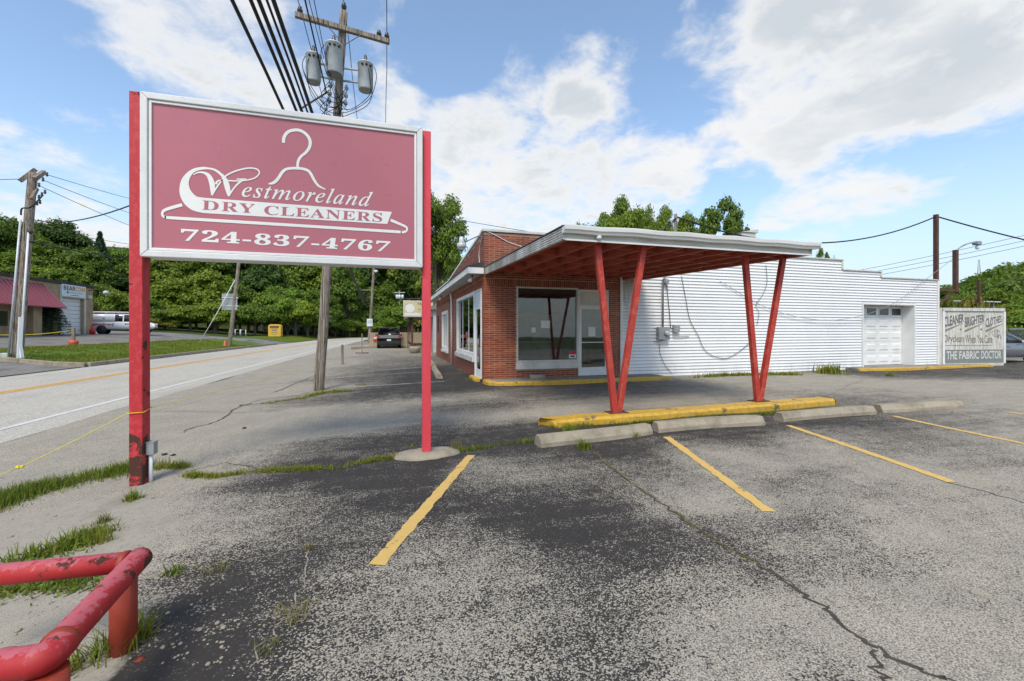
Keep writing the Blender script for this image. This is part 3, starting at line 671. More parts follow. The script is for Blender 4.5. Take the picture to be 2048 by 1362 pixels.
text_on(up_serif('estmoreland', 0x1D434, 0x1D44E), sp(737, 738), sp(1582, 804), sp(1606, 706), sp(745, 636), 'lettering', None, None, 1.14, .007, mb=art)
text_on(up_serif('724-837-4767'), sp(338, 1028), sp(1706, 1102), sp(1722, 1032), sp(336, 948), 'lettering', None, None, 1.1, .012, mb=art)
art.build('white_lettering', MAT['print_white'], face)
YT -= .0015
text_on(up_serif('DRY'), sp(476, 822), sp(822, 847), sp(826, 787), sp(478, 761), 'rose_lettering', MAT['sign_rose'], face, 1.12)
text_on(up_serif('CLEANERS'), sp(886, 856), sp(1664, 906), sp(1668, 845), sp(888, 795), 'rose_lettering', MAT['sign_rose'], face, 1.08)
# junction box and conduit on the left post
bx = PY(313, 897, SY - .02)
jb = MB().box(xl + pw + .004, xl + pw + .075, SY - .03, SY + .055, bx.z - .06, bx.z + .065).build('junction_box', MAT['grey_box'], sign, bev=.005)
MB().box(xl + pw + .002, xl + pw + .08, SY - .034, SY + .059, bx.z + .065, bx.z + .072).build('lid', MAT['grey_box'], jb)
MB().tube([(xl + pw + .032, SY + .01, -.12), (xl + pw + .032, SY + .01, bx.z - .06)], .017, 10).build('conduit', MAT['white_metal'], sign)
# concrete footing of the right post
fp = Gl(853, 903); mb = MB(); n = 26; ring = []
for k in range(n):
    t = 2 * math.pi * k / n; q = 1 + .16 * math.sin(2 * t + 1) + random.uniform(-.06, .06); ring.append((math.cos(t) * .36 * q, math.sin(t) * .26 * q))
vs = [(sx1 - .05 + a * s, SY + .02 + b * s, h) for s, h in ((1, -.03), (.97, .012), (.7, .035), (.3, .045)) for a, b in ring] + [(sx1 - .05, SY, .047)]
fs = [(r * n + k, r * n + (k + 1) % n, (r + 1) * n + (k + 1) % n, (r + 1) * n + k) for r in range(3) for k in range(n)] + [(3 * n + k, 3 * n + (k + 1) % n, 4 * n) for k in range(n)]
mb.add(vs, fs, True).build('footing', MAT['concrete'], sign)
# yellow rope tied round the left post
rp = PY(282, 823, SY); knot = PD(40, 934, 4.0)
mb = MB(); zr = rp.z
mb.tube([(xl - .012, SY - .085, zr), (xl + pw + .012, SY - .085, zr + .004), (xl + pw + .012, SY + .085, zr + .03), (xl - .012, SY + .085, zr + .02), (xl - .012, SY - .085, zr)], .004, 6)
a = Vector((xl - .012, SY - .085, zr)); mb.tube(sag(a, knot, .01, 10) + sag(knot, PD(-160, 1008, 3.6), .01, 6), .0038, 6)
mb.tube(sag((xl + pw + .012, SY + .085, zr + .03), PD(720, 700, 36), .16, 20), .003, 6)
for k in range(7): mb.tube([knot + Vector((random.uniform(-.035, .035), random.uniform(-.02, .02), random.uniform(-.012, .012))) for _ in range(4)], .007, 6)
mb.build('rope', MAT['yellow_rope'], None, label='thin yellow rope knotted round the rusty left sign post', cat='rope')
for i, (u, v, s) in enumerate(((329, 910, .028), (347, 911, .026), (489, 857, .03))):
    p = Gl(u, v); m_ = MB().lathe((p.x, p.y, p.z - .004), [(s * .3, 0), (s, s * .2), (s * .9, s * .7), (s * .3, s * .95)], 9)
    m_.v = [(a + random.uniform(-.006, .006), b + random.uniform(-.006, .006), c) for a, b, c in m_.v]
    m_.build('asphalt_lump', MAT['black'], None, label=('small dark asphalt lump nearest the rusty sign post', 'small dark asphalt lump just right of the lump nearest the rusty post', 'lone dark asphalt lump on the pale apron')[i], cat='lump', group='loose asphalt lumps')
# ================================================================ pipe guard rail in the corner
rail = thing('pipe_railing', (-1.3, 1.5, 0), 'peeling red pipe guard rail in the lower left corner', 'railing')
pb = Gl(247, 1300); zr = PD(250, 1150, (pb.y * CS + pb.x * SN)).z
RR = .050
ca = PD(274, 1122, 2.0); ca.z = max(ca.z, .40); zr = ca.z - .0
c0 = Vector((ca.x, ca.y, zr))
far = PD(-120, 1172, 1.86); far.z = zr - .01
near0 = PD(95, 1262, 1.43); near0.z = zr - .012
near1 = PD(-90, 1330, 1.36); near1.z = zr - .03
MB().tube([far, far.lerp(c0, .5), c0 + (c0 - far).normalized() * -.035], RR * .92, 20).build('rail', MAT['pipe_red'], rail)
dirn = (c0 - near0).normalized()
bend = smooth_pts([near1 + Vector((-.6, -.3, -.03)), near1, near0.lerp(near1, .35), near0, near0.lerp(c0, .22), near0.lerp(c0, .6), c0 + dirn * .03], 5)
MB().tube(bend, RR, 20).build('rail', MAT['pipe_red'], rail)
wl = MB(); wl.lathe(near0 + dirn * .06, [(RR * .9, -.02), (RR * 1.08, -.012), (RR * 1.1, .0), (RR * 1.08, .014), (RR * .9, .022)], 20, axis=dirn); wl.build('weld_collar', MAT['pipe_post'], rail); wl = MB()
wl.lathe(c0 - (c0 - far).normalized() * .05, [(RR * .9, -.014), (RR * 1.0, -.008), (RR * 1.02, .008), (RR * .9, .016)], 20, axis=(c0 - far))
wl.build('weld_collar', MAT['pipe_post'], rail)
pt = Vector((pb.x, pb.y, 0))
tt = max(0, min(1, (pt - near0).dot(dirn) / (c0 - near0).length)); top = near0 + dirn * (pt - near0).dot(dirn)
MB().tube([(pt.x, pt.y, -.08), (pt.x, pt.y, zr - .012)], .052, 20).build('post', MAT['pipe_post'], rail)
MB().tube([(near0.x, near0.y, -.08), (near0.x, near0.y, near0.z - .05)], .054, 20).build('post', MAT['pipe_post'], rail)
# ================================================================ brick dry cleaner's shop
BX, BY = 2.58, 11.9           # street corner of the shop
BR = PY(1240, 700, BY).x      # where the siding annex starts
BEND = 25.0
ZE = 3.12
shop = thing('brick_shop', (BX, BY, 0), 'low red brick dry cleaners shop with plate glass windows', 'building')
wx0, wx1 = PY(1033, 700, BY).x, PY(1156, 700, BY).x; wz1 = PY(1033, 573, BY).z; wz0 = PY(1090, 737, BY).z
dx0, dx1 = wx1 + .004, PY(1216.5, 700, BY).x; dz1 = PY(1180, 580, BY).z; dz0 = .1
side_open = [(12.22, 13.18, .06, 2.72), (13.2, 16.9, .50, 2.72), (19.7, 22.0, .42, 2.42), (23.7, 24.2, 1.35, 2.3)]
ZP = 4.32
def ptop(y): return ZP - (y - BY) * (ZP - 3.72) / 7.3 if y < 19.5 else 3.70
wall = thing('wall_dummy', (0, 0, 0), '', '') if False else None
def wall_poly_box(mb, x0, x1, y0, y1, z0, z1): mb.box(x0, x1, y0, y1, z0, z1)
core = MB()
g = .007; t = .22
fx = BY + g
# front wall pieces round the openings
for a in ((BX + g, wx0, -.05, ZP - .02), (wx0, wx1, -.05, wz0), (wx0, wx1, wz1, ZP - .02), (dx0 - .004, dx1, dz1, ZP - .02), (dx1, BR, -.05, ZP - .02)): core.box(a[0], a[1], fx, fx + t, a[2], a[3])
yy = fx + t + .001
segs = []
for (a, b, z0, z1) in side_open:
    core.box(BX + g, BX + g + t, yy, a, -.05, ptop(max(yy, 19.5)) - .04 if yy > 19 else 3.68); core.box(BX + g, BX + g + t, a, b, -.05, z0); core.box(BX + g, BX + g + t, a, b, z1, 3.68); yy = b
core.box(BX + g, BX + g + t, yy, BEND, -.05, 3.68)
core.prism([(BX + g, fx + t + .001, 3.681), (BX + g, 19.5, 3.681), (BX + g, fx + t + .001, ZP - .02)], (t, 0, 0))
core.box(BX + g + t, BR, BEND - .2, BEND, -.05, 3.68)
wall = core.build('wall', MAT['mortar'], shop)
# bricks: long thin roman bricks in running bond; soldier course over the windows
BL, BH, JT = .30, .048, .0145
bricks = []   # (x, y, z, len, h, facing)
def open_front(x0, x1, z0, z1):
    for (a, b, c, d) in ((wx0, wx1, wz0, wz1), (dx0 - .01, dx1, dz0 - .2, dz1)):
        if x1 > a + .01 and x0 < b - .01 and z1 > c + .005 and z0 < d - .005: return (a, b)
    return None
def open_side(y0, y1, z0, z1):
    for (a, b, c, d) in side_open:
        if y1 > a + .01 and y0 < b - .01 and z1 > c + .005 and z0 < d - .005: return (a, b)
    return None
nrow = int((ZP - .05) / (BH + JT))
for r in range(nrow):
    z0 = .0 + r * (BH + JT); z1 = z0 + BH
    if 2.78 < z0 + .03 < 2.99: continue
    x = BX - (.5 * (BL + JT) if r % 2 else 0)
    while x < BR - .02:
        a, b = max(x, BX), min(x + BL, BR); parts_ = [(a, b)]
        for (o0, o1, c, d) in ((wx0, wx1, wz0, wz1), (dx0 - .01, dx1, dz0 - .2, dz1)):
            if z1 > c + .005 and z0 < d - .005: parts_ = [q for (s_, e_) in parts_ for q in ((s_, min(e_, o0 - .006)), (max(s_, o1 + .006), e_)) if q[1] - q[0] > .025]
        for s_, e_ in parts_:
            if e_ - s_ > .025: bricks.append((s_, BY, z0, e_ - s_, BH, 0))
        x += BL + JT
    y = BY + .125 - (.5 * (BL + JT) if r % 2 else 0)
    while y < BEND:
        a, b = max(y, BY + .112), min(y + BL, BEND); op = open_side(a, b, z0, z1)
        if z1 < ptop(b) - .02:
            if op:
                if a < op[0] - .03: bricks.append((BX, a, z0, op[0] - a - .006, BH, 1))
                if b > op[1] + .03: bricks.append((BX, op[1] + .006, z0, b - op[1] - .006, BH, 1))
            elif b - a > .03: bricks.append((BX, a, z0, b - a, BH, 1))
        y += BL + JT
x = BX
while x < BR - .03: bricks.append((x, BY, 2.785, min(.052, BR - x), .19, 2)); x += .0645
y = BY + .112
while y < BEND - .06: bricks.append((BX, y, 2.785, .052, .19, 3)); y += .0645
DEP = .1
def brick_box(mb, b, dx=0.0):
    x, y, z, l, h, k = b
    if k in (0, 2): mb.box(x, x + l, y + dx, y + DEP, z, z + h)
    else: mb.box(x + dx, x + DEP, y, y + l, z, z + h)
def seen(b):
    if b[5] in (1, 3): return 1e9
    d = b[0] * SN + b[1] * CS; pen = 0 if b[3] > .2 and b[5] == 0 else 50
    if b[2] > 2.99: pen += 5 if b[0] < 4.2 and b[2] > 3.3 else 80
    return d + pen
bricks.sort(key=seen)
shared = {}
for b in bricks[:300]:
    key = (round(b[3], 3), round(b[4], 3))
    if key not in shared:
        me = bpy.data.meshes.new('brick'); q = MB().box(0, b[3], 0, DEP, 0, b[4]); me.from_pydata(q.v, [], q.f); me.materials.append(MAT['brick']); shared[key] = me
    ob = bpy.data.objects.new('brick', shared[key]); COL.objects.link(ob); ob.parent = wall
    ob.location = Vector((b[0], b[1] + random.uniform(0, .004), b[2])) - ORG[shop]
rest = MB()
for b in bricks[300:]: brick_box(rest, b, random.uniform(0, .004))
rest.build('brick_courses', MAT['brick'], wall, kind='stuff')
# coping on the parapet
cop = MB()
for i in range(5):
    a = BX - .05 + i * .9; cop.box(a, min(a + .894, BR), BY - .045, BY + .26, ZP + .002, ZP + .075)
cop.build('coping', MAT['cream_paint'], shop, bev=.006)
MB().prism([(BX - .04, BY + .27, ZP + .0), (BX - .04, 19.5, 3.70), (BX - .04, 19.5, 3.76), (BX - .04, BY + .27, ZP + .07)], (.3, 0, 0)).build('coping', MAT['white_paint'], shop)
MB().box(BX - .04, BX + .26, 19.5, BEND, 3.70, 3.76).build('coping', MAT['white_paint'], shop)
# eave over the side wall
ex = BX - .47
ev = MB().box(ex + .02, BX - .002, BY + .02, BEND + .3, ZE, ZE + .02).build('soffit', MAT['soffit'], shop)
MB().box(ex, ex + .018, BY, BEND + .3, ZE - .012, ZE + .17).build('eave_board', MAT['white_paint'], shop, bev=.003)
MB().box(ex + .019, BX - .004, BY, BY + .018, ZE - .012, ZE + .17).build('eave_board', MAT['white_paint'], shop, bev=.003)
MB().prism([(ex - .02, BY - .015, ZE + .172), (BX - .004, BY - .015, ZE + .172), (BX - .004, BY - .015, ZE + .34), (ex - .02, BY - .015, ZE + .20)], (0, BEND - BY + .3, 0)).build('eave_roof', MAT['roof_black'], shop)
# front plate window
def rect_frame(mb, plane, a0, a1, z0, z1, w, d0, d1, sill=None):
    for (p, q, r_, s) in ((a0, a1, z1 - w, z1), (a0, a1, z0, z0 + (sill or w)), (a0, a0 + w, z0 + (sill or w), z1 - w), (a1 - w, a1, z0 + (sill or w), z1 - w)):
        if plane == 'y': mb.box(p, q, d0, d1, r_, s)
        else: mb.box(d0, d1, p, q, r_, s)
    return mb
sz = PY(1090, 719, BY).z
win = rect_frame(MB(), 'y', wx0, wx1, sz - .06, wz1, .045, BY - .03, BY + .1).build('window', MAT['cream_paint'], shop, bev=.004)
MB().box(wx0 - .02, wx1 - .005, BY - .085, BY + .1, wz0 - .005, sz - .062).build('sill', MAT['cream_paint'], win, bev=.008)
MB().box(wx0 + .04, wx1 - .04, BY + .03, BY + .038, sz - .02, wz1 - .04).build('pane', MAT['glass'], win)
for a0, a1, nm in ((BX + 1.0, 3.9, 0),): pass
for u0, u1, v0, v1, m_, nm in ((1082, 1100, 641, 656, 'paper', 'notice'), (1063, 1071, 655, 665, 'paper', 'notice')):
    p = PY(u0, v0, BY + .026); q = PY(u1, v1, BY + .026); MB().box(p.x, q.x, BY + .024, BY + .028, q.z, p.z).build(nm, MAT[m_], win)
p = PY(1138, 702, BY + .026); q = PY(1152, 716, BY + .026); zm = (p.z + q.z) / 2
MB().box(p.x, q.x, BY + .024, BY + .028, q.z, zm).build('sticker', MAT['paper'], win); MB().box(p.x, q.x, BY + .024, BY + .028, zm + .001, p.z).build('sticker', MAT['print_red'], win)
zc_ = (q.z + zm) / 2; MB().box(p.x + .05, q.x - .05, BY + .021, BY + .0235, zc_ - .025, zc_ + .025).build('sticker_print', MAT['print_dark'], win)
lt = MB(); text_on('NOW', (p.x + .02, BY + .0225, zm + .012), (q.x - .02, BY + .0225, zm + .012), (q.x - .02, BY + .0225, zm + .045), (p.x + .02, BY + .0225, zm + .045), 'l', None, None, mb=lt) if False else None
# front door with transom
dzt = PY(1190, 613, BY).z
door = rect_frame(MB(), 'y', dx0, dx1, dz0, dz1, .05, BY - .03, BY + .09, .001).build('door', MAT['aluminium'], shop, bev=.003)
MB().box(dx0 + .05, dx1 - .05, BY - .03, BY + .09, dzt - .03, dzt + .03).build('transom_bar', MAT['aluminium'], door, bev=.003)
MB().box(dx0 + .05, dx1 - .05, BY + .02, BY + .03, dzt + .03, dz1 - .05).build('transom_panel', MAT['interior_tile'], door)
rect_frame(MB(), 'y', dx0 + .055, dx1 - .055, dz0 + .01, dzt - .032, .055, BY - .01, BY + .05, .25).build('door_leaf', MAT['aluminium'], door, bev=.003)
MB().box(dx0 + .1, dx1 - .1, BY + .018, BY + .026, dz0 + .24, dzt - .08).build('pane', MAT['glass'], door)
p = PY(1177, 654, BY); q = PY(1191, 672.5, BY); MB().box(p.x, q.x, BY + .012, BY + .016, q.z, p.z).build('notice', MAT['paper'], door)
zb = PY(1190, 684.5, BY).z; MB().box(dx0 + .11, dx1 - .11, BY - .02, BY - .002, zb - .012, zb + .012).build('push_bar', MAT['aluminium'], door)
MB().tube([(dx1 - .13, BY - .01, zb - .28), (dx1 - .13, BY - .06, zb - .26), (dx1 - .13, BY - .06, zb - .02), (dx1 - .13, BY - .01, zb)], .012, 8).build('handle', MAT['dark_metal'], door)
# side door, display window, narrow window, small window
a, b, z0, z1 = side_open[0]
sd_ = rect_frame(MB(), 'x', a, b, z0, z1, .05, BX - .03, BX + .1, .02).build('door', MAT['white_paint'], shop, bev=.003)
MB().box(BX + .0, BX + .06, a + .05, b - .05, 2.2, 2.67).build('transom_panel', MAT['blue_white'], sd_); rect_frame(MB(), 'x', a + .052, b - .052, z0 + .025, 2.198, .07, BX - .01, BX + .04, .22).build('door_leaf', MAT['blue_white'], sd_, bev=.003)
MB().box(BX + .01, BX + .02, a + .1, b - .1, z0 + .24, 2.14).build('pane', MAT['glass'], sd_); MB().box(BX - .06, BX - .012, a + .09, a + .12, 1.0, 1.35).build('handle', MAT['dark_metal'], sd_, bev=.005)
a, b, z0, z1 = side_open[1]
sw = rect_frame(MB(), 'x', a, b, z0 + .16, z1, .11, BX - .04, BX + .12).build('window', MAT['white_paint'], shop, bev=.005)
for k in (.36, .7): MB().box(BX + .03, BX + .07, a + (b - a) * k, a + (b - a) * k + .05, z0 + .26, z1 - .1).build('mullion', MAT['white_paint'], sw)
MB().box(BX + .04, BX + .048, a + .1, b - .1, z0 + .26, z1 - .1).build('pane', MAT['glass'], sw)
MB().box(BX - .10, BX + .11, a - .01, b + .05, z0 - .01, z0 + .155).build('sill', MAT['cream_paint'], sw, bev=.008)
MB().box(BX + .12, BX + .14, b - 1.2, b - .15, z0 + .2, z1 - .15).build('curtain', MAT['white_paint'], sw)
a, b, z0, z1 = side_open[2]
nw = rect_frame(MB(), 'x', a, b, z0 + .1, z1, .16, BX - .03, BX + .12).build('window', MAT['white_paint'], shop, bev=.005)
MB().box(BX + .02, BX + .06, (a + b) / 2 - .04, (a + b) / 2 + .04, z0 + .26, z1 - .16).build('mullion', MAT['white_paint'], nw); MB().box(BX + .05, BX + .056, a + .15, b - .15, z0 + .25, z1 - .15).build('pane', MAT['glass'], nw)
MB().box(BX + .08, BX + .09, a + .15, b - .15, z0 + .25, z1 - .15).build('blind', MAT['blue_white'], nw); MB().box(BX - .08, BX + .1, a - .05, b + .05, z0, z0 + .098).build('sill', MAT['cream_paint'], nw, bev=.006)
a, b, z0, z1 = side_open[3]
mw = rect_frame(MB(), 'x', a, b, z0, z1, .04, BX - .01, BX + .1).build('window', MAT['dark_metal'], shop); MB().box(BX + .03, BX + .036, a + .04, b - .04, z0 + .04, z1 - .04).build('pane', MAT['glass'], mw)
MB().tube([(BX - .05, 18.2, .04), (BX - .05, 18.2, 2.75), (BX - .1, 18.2, ZE)], .045, 10).build('downspout', MAT['white_paint'], shop)
# room behind the glass
MB().box(BX + .25, BR, fx + t + .01, 19.0, -.04, .09).build('room_floor', MAT['interior_grey'], shop)
MB().box(BX + .25, BR, fx + t + .01, 19.0, 2.95, 3.0).build('room_ceiling', MAT['interior_tile'], shop)
MB().box(BX + .25, BR, 16.6, 16.7, .1, 2.95).build('room_wall', MAT['interior_grey'], shop); MB().box(BR - .1, BR, fx + t, 16.6, .1, 2.95).build('room_wall', MAT['interior_grey'], shop)
MB().box(BX + .3, BR - .12, 16.52, 16.59, 1.85, 2.15).build('wall_band', MAT['interior_yellow'], shop); MB().box(BX + .3, BR - .12, 16.52, 16.59, 2.16, 2.9).build('wall_band', MAT['interior_dark'], shop)
MB().box(BX + .8, 5.4, 14.1, 14.2, .1, 1.05).build('counter', MAT['interior_tile'], shop); MB().box(BX + .75, 5.45, 13.95, 14.6, 1.06, 1.1).build('counter_top', MAT['white_paint'], shop)
MB().box(BX + .9, 4.1, 14.2, 14.4, 1.25, 1.5).build('notice_rack', MAT['paper'], shop); MB().box(5.6, 6.4, 16.45, 16.51, .1, 2.1).build('inner_door', MAT['interior_tile'], shop)
# roof
MB().box(BX + g + t + .005, BR + 8, BY + .3, BEND - .21, 3.3, 3.4).build('roof', MAT['roof_black'], shop)
# floodlights under the eave and the gooseneck lamp
for yv in (12.35, 20.2):
    fl = MB().box(BX - .3, BX - .22, yv - .04, yv + .04, ZE - .03, ZE - .001).build('floodlight', MAT['dark_metal'], shop)
    for s in (-1, 1):
        MB().tube([(BX - .26, yv, ZE - .03), (BX - .27, yv + s * .06, ZE - .09)], .014, 6).build('lamp_arm', MAT['dark_metal'], fl)
        MB().lathe((BX - .28, yv + s * .07, ZE - .1), [(.02, .0), (.03, .02), (.055, .09), (.05, .11), (.01, .12)], 12, axis=(-.5, s * .35, -.8)).build('bulb', MAT['ceramic'] if False else MAT['white_paint'], fl)
lp = PY(923, 487, BY - .5); base = Vector((BX - .03, BY + .1, 4.12))
gl = MB().tube(smooth_pts([base, base + Vector((-.12, -.08, .06)), lp + Vector((.2, .2, .13)), lp + Vector((.03, .03, .10))], 5), .018, 8).build('lamp_arm', MAT['grey_box'], shop)
MB().lathe(lp + Vector((0, 0, -.14)), [(.09, .0), (.12, .05), (.125, .14), (.07, .15), (.06, .30), (.045, .32)], 16).build('lamp_shade', MAT['transformer'], gl)
MB().lathe(lp + Vector((0, 0, -.17)), [(.03, .0), (.09, .03), (.1, .06)], 16).build('lamp_lens', MAT['print_white'], gl)
cb = MB().tube(smooth_pts([(BX + .0, BY - .02, ZP + .03), (BX + .3, BY - .02, ZP - .08), (BX + .75, BY - .02, ZP - .28), (BX + 1.3, BY - .02, ZP - .44), (BX + 1.7, BY - .03, ZP - .72)], 5), .01, 6)
cb.tube(smooth_pts([(BX - .015, BY + .25, ZP - .1), (BX - .02, BY + .6, ZP - .5), (BX - .02, BY + .5, ZP - .9)], 5), .009, 6); cb.build('loose_cable', MAT['print_white'], shop)
# ================================================================ raised walk with yellow kerb before the shop
walk = MB().box(BX + .1, 8.1, BY - .80, BY + .0, -.06, .09).build('pavement', MAT['concrete_walk'], None, kind='structure', label='raised concrete walk along the shop front')
def kerbed(pts, w, h, name, mat, parent, z=-.05, jit=.008):
    """kerb with softened, uneven edge following a path"""
    mb = MB(); P = smooth_pts([(p[0], p[1], 0) for p in pts], 8); n = len(P)
    prof = [(-.5, 0), (-.5, .78), (-.40, 1.0), (.40, 1.0), (.5, .78), (.5, 0)]; vs = []
    for i, p in enumerate(P):
        d = (P[min(i + 1, n - 1)] - P[max(i - 1, 0)]).normalized(); s = Vector((d.y, -d.x, 0)); e = min(i, n - 1 - i); q = 1 if e > 0 else .72
        for a, b in prof:
            v = p + s * (a * w * q + random.uniform(-jit, jit)); vs.append((v.x, v.y, z + b * (h - z) * (1 if e > 0 or b == 0 else .82) + (random.uniform(-jit, jit) * .5 if b else 0)))
    k = len(prof); fs = [(i * k + j, i * k + j + 1, (i + 1) * k + j + 1, (i + 1) * k + j) for i in range(n - 1) for j in range(k - 1)]
    fs += [tuple(range(k)), tuple(reversed(range((n - 1) * k, n * k)))]
    return mb.add(vs, fs).build(name, mat, parent)
kerbed([(BX + .02, BY - .1), (BX + .05, BY - .55), (BX + .3, BY - .82), (BX + .9, BY - .88), (4.5, BY - .88), (6.5, BY - .87), (8.15, BY - .86)], .18, .105, 'kerb', MAT['kerb_yellow'], walk)
kerbed([(BX - .12, BY + .3), (BX - .14, BY + .8), (BX - .12, BY + 1.2)], .18, .1, 'kerb', MAT['kerb_yellow'], walk)
p = PY(1104, 757, BY - .3); MB().box(3.9, 4.32, BY - .3, BY - .12, .092, .2).build('concrete_block', MAT['concrete'], None, bev=.01, label='grey concrete block lying on the walk under the shop window', cat='block')
# ================================================================ white siding annex
AX1 = PY(1877, 700, BY).x
gx0, gx1 = PY(1726, 700, BY).x, PY(1828, 700, BY).x; gz1 = PY(1780, 610, BY).z
st1, st2 = PY(1685, 700, BY).x, PY(1762, 700, BY).x
Z1, Z2, Z3 = 4.14, 3.77, 3.55
ann = thing('siding_annex', (BR, BY, 0), 'long white vinyl sided annex with stepped roofline and garage door', 'building')
core = MB()
for a in ((BR + .005, st1, -.05, Z1 - .03), (st1, gx0 - .004, -.05, Z2 - .03), (gx0, st2, gz1 + .03, Z2 - .03), (st2, gx1, gz1 + .03, Z3 - .03), (gx1 + .004, AX1, -.05, Z3 - .03)): core.box(a[0], a[1], BY + .03, BY + .2, a[2], a[3])
core.box(AX1 - .2, AX1, BY + .2, 26, -.05, Z3 - .03); core.box(BR, AX1, 25.8, 26, -.05, 3.5)
core.build('wall', MAT['white_paint'], ann)
MB().box(BR + .01, AX1 - .21, BY + .21, 25.8, 3.2, 3.3).build('roof', MAT['roof_black'], ann)
LAP = .104
def lap(x0, x1, z):
    return MB().add([(x0, BY + .028, z + LAP - .002), (x1, BY + .028, z + LAP - .002), (x1, BY - .006, z + .012), (x0, BY - .006, z + .012), (x0, BY - .002, z), (x1, BY - .002, z), (x0, BY + .026, z + .001), (x1, BY + .026, z + .001)],
                    [(3, 2, 1, 0), (5, 2, 3, 4), (7, 5, 4, 6), (0, 4, 3), (0, 6, 4), (1, 2, 5), (1, 5, 7)])
z = .0; rows = 0
while z < Z1 - .05:
    xend = AX1 - .09 if z + LAP < Z3 else st2 - .05 if z + LAP < Z2 else st1 - .05
    if z + LAP < Z1 - .01:
        spans = [(BR + .09, xend)]
        if z < gz1 + .06 and xend > gx0: spans = [(BR + .09, gx0 - .06), (gx1 + .06, xend)]
        for a, b in spans:
            if b - a < .3: continue
            cuts = [a]; q = a + random.uniform(1.2, 3.7)
            while q < b - .6: cuts.append(q); q += 3.72
            cuts.append(b)
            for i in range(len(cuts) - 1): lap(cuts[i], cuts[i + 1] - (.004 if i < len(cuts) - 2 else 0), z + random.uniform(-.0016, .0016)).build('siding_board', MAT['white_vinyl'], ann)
    z += LAP
for x in (BR + .045, AX1 - .04): MB().box(x - .045, x + .045, BY - .034, BY + .03, -.0, Z1 - .05 if x < 10 else Z3).build('corner_trim', MAT['white_paint'], ann, bev=.004)
for a, b, zz in ((BR + .1, st1, Z1), (st1, st2, Z2), (st2, AX1, Z3)):
    MB().box(a, b + .02, BY - .04, BY + .22, zz - .03, zz + .012).build('cap_trim', MAT['cream_paint'], ann, bev=.004)
for x, a, b in ((st1, Z2, Z1), (st2, Z3, Z2)): MB().box(x - .05, x + .02, BY - .026, BY + .2, a + .013, b - .031).build('cap_trim', MAT['cream_paint'], ann)
RD = .42
for x0, x1 in ((gx0 - .05, gx0), (gx1, gx1 + .05)): MB().box(x0, x1, BY - .03, BY + RD, .0, gz1 + .05).build('jamb', MAT['white_paint'], ann, bev=.004)
MB().box(gx0, gx1, BY - .027, BY + RD, gz1, gz1 + .05).build('jamb', MAT['white_paint'], ann, bev=.004)
gd = MB().box(gx0, gx1, BY + RD + .02, BY + RD + .05, .1, gz1).build('garage_door', MAT['white_paint'], ann)
nr, ncol = 5, 4; rh = (gz1 - .12) / nr; cw = (gx1 - gx0) / ncol
for r in range(nr):
    MB().box(gx0 + .004, gx1 - .004, BY + RD, BY + RD + .019, .11 + r * rh, .11 + (r + 1) * rh - .008).build('section', MAT['white_paint'], gd, bev=.003)
    for c in range(ncol):
        a = gx0 + c * cw + .09; b = gx0 + (c + 1) * cw - .09; zz0 = .11 + r * rh + .10; zz1 = .11 + (r + 1) * rh - .10
        if r == nr - 1:
            MB().box(a, b, BY + RD - .012, BY + RD - .001, zz0, zz1).build('window', MAT['car_glass'], gd); rect_frame(MB(), 'y', a - .03, b + .03, zz0 - .03, zz1 + .03, .03, BY + RD - .02, BY + RD - .001).build('window_frame', MAT['white_paint'], gd)
        else:
            q = MB(); q.add([(a, BY + RD - .001, zz0), (b, BY + RD - .001, zz0), (b, BY + RD - .001, zz1), (a, BY + RD - .001, zz1), (a + .04, BY + RD - .022, zz0 + .04), (b - .04, BY + RD - .022, zz0 + .04), (b - .04, BY + RD - .022, zz1 - .04), (a + .04, BY + RD - .022, zz1 - .04)],
                            [(4, 5, 6, 7), (0, 1, 5, 4), (1, 2, 6, 5), (2, 3, 7, 6), (3, 0, 4, 7)]); q.build('panel', MAT['white_paint'], gd)
wk2 = MB().box(gx0 - .9, AX1 + 2.0, BY - .55, BY - .02, -.06, .09).build('pavement', MAT['concrete_walk'], None, kind='structure', label='low concrete walk before the white garage door')
MB().box(gx0, gx1, BY - .02, BY + RD + .02, -.05, .095).build('threshold', MAT['concrete_walk'], wk2)
kerbed([(gx0 - .95, BY - .5), (gx0 - .3, BY - .62), (18, BY - .63), (21, BY - .62), (AX1 + 2.1, BY - .6)], .15, .10, 'kerb', MAT['kerb_yellow'], wk2)
# meter, phone box and stray wires on the siding
mt = thing('electric_meter', PY(1323, 690, BY - .02), 'grey electric meter box with conduit running up the white siding', 'meter box')
p = PY(1312, 654, BY); q = PY(1334, 679, BY); b_ = MB().box(p.x, q.x, BY - .16, BY - .02, q.z, p.z).build('box', MAT['grey_box'], mt, bev=.008)
MB().lathe(((p.x + q.x) / 2 + .07, BY - .161, (p.z + q.z) / 2), [(.085, 0), (.085, .04), (.07, .09), (.03, .1)], 16, axis=(0, -1, 0)).build('dial', MAT['transformer'], b_)
xm = PY(1323, 600, BY).x; MB().tube([(xm, BY - .07, p.z), (xm, BY - .07, 3.12), (xm + .02, BY - .2, 3.2)], .032, 10).build('conduit', MAT['grey_box'], mt); MB().tube([(xm, BY - .07, q.z), (xm - .05, BY - .07, q.z - .05), (xm - .3, BY - .04, q.z - .06)], .016, 8).build('conduit', MAT['grey_box'], mt)
ub = thing('utility_box', PY(1350, 660, BY - .02), 'small grey telephone box beside the electric meter', 'utility box')
p = PY(1344, 650, BY); q = PY(1356, 664, BY); MB().box(p.x, q.x, BY - .11, BY - .02, q.z, p.z).build('box', MAT['grey_box'], ub, bev=.006)
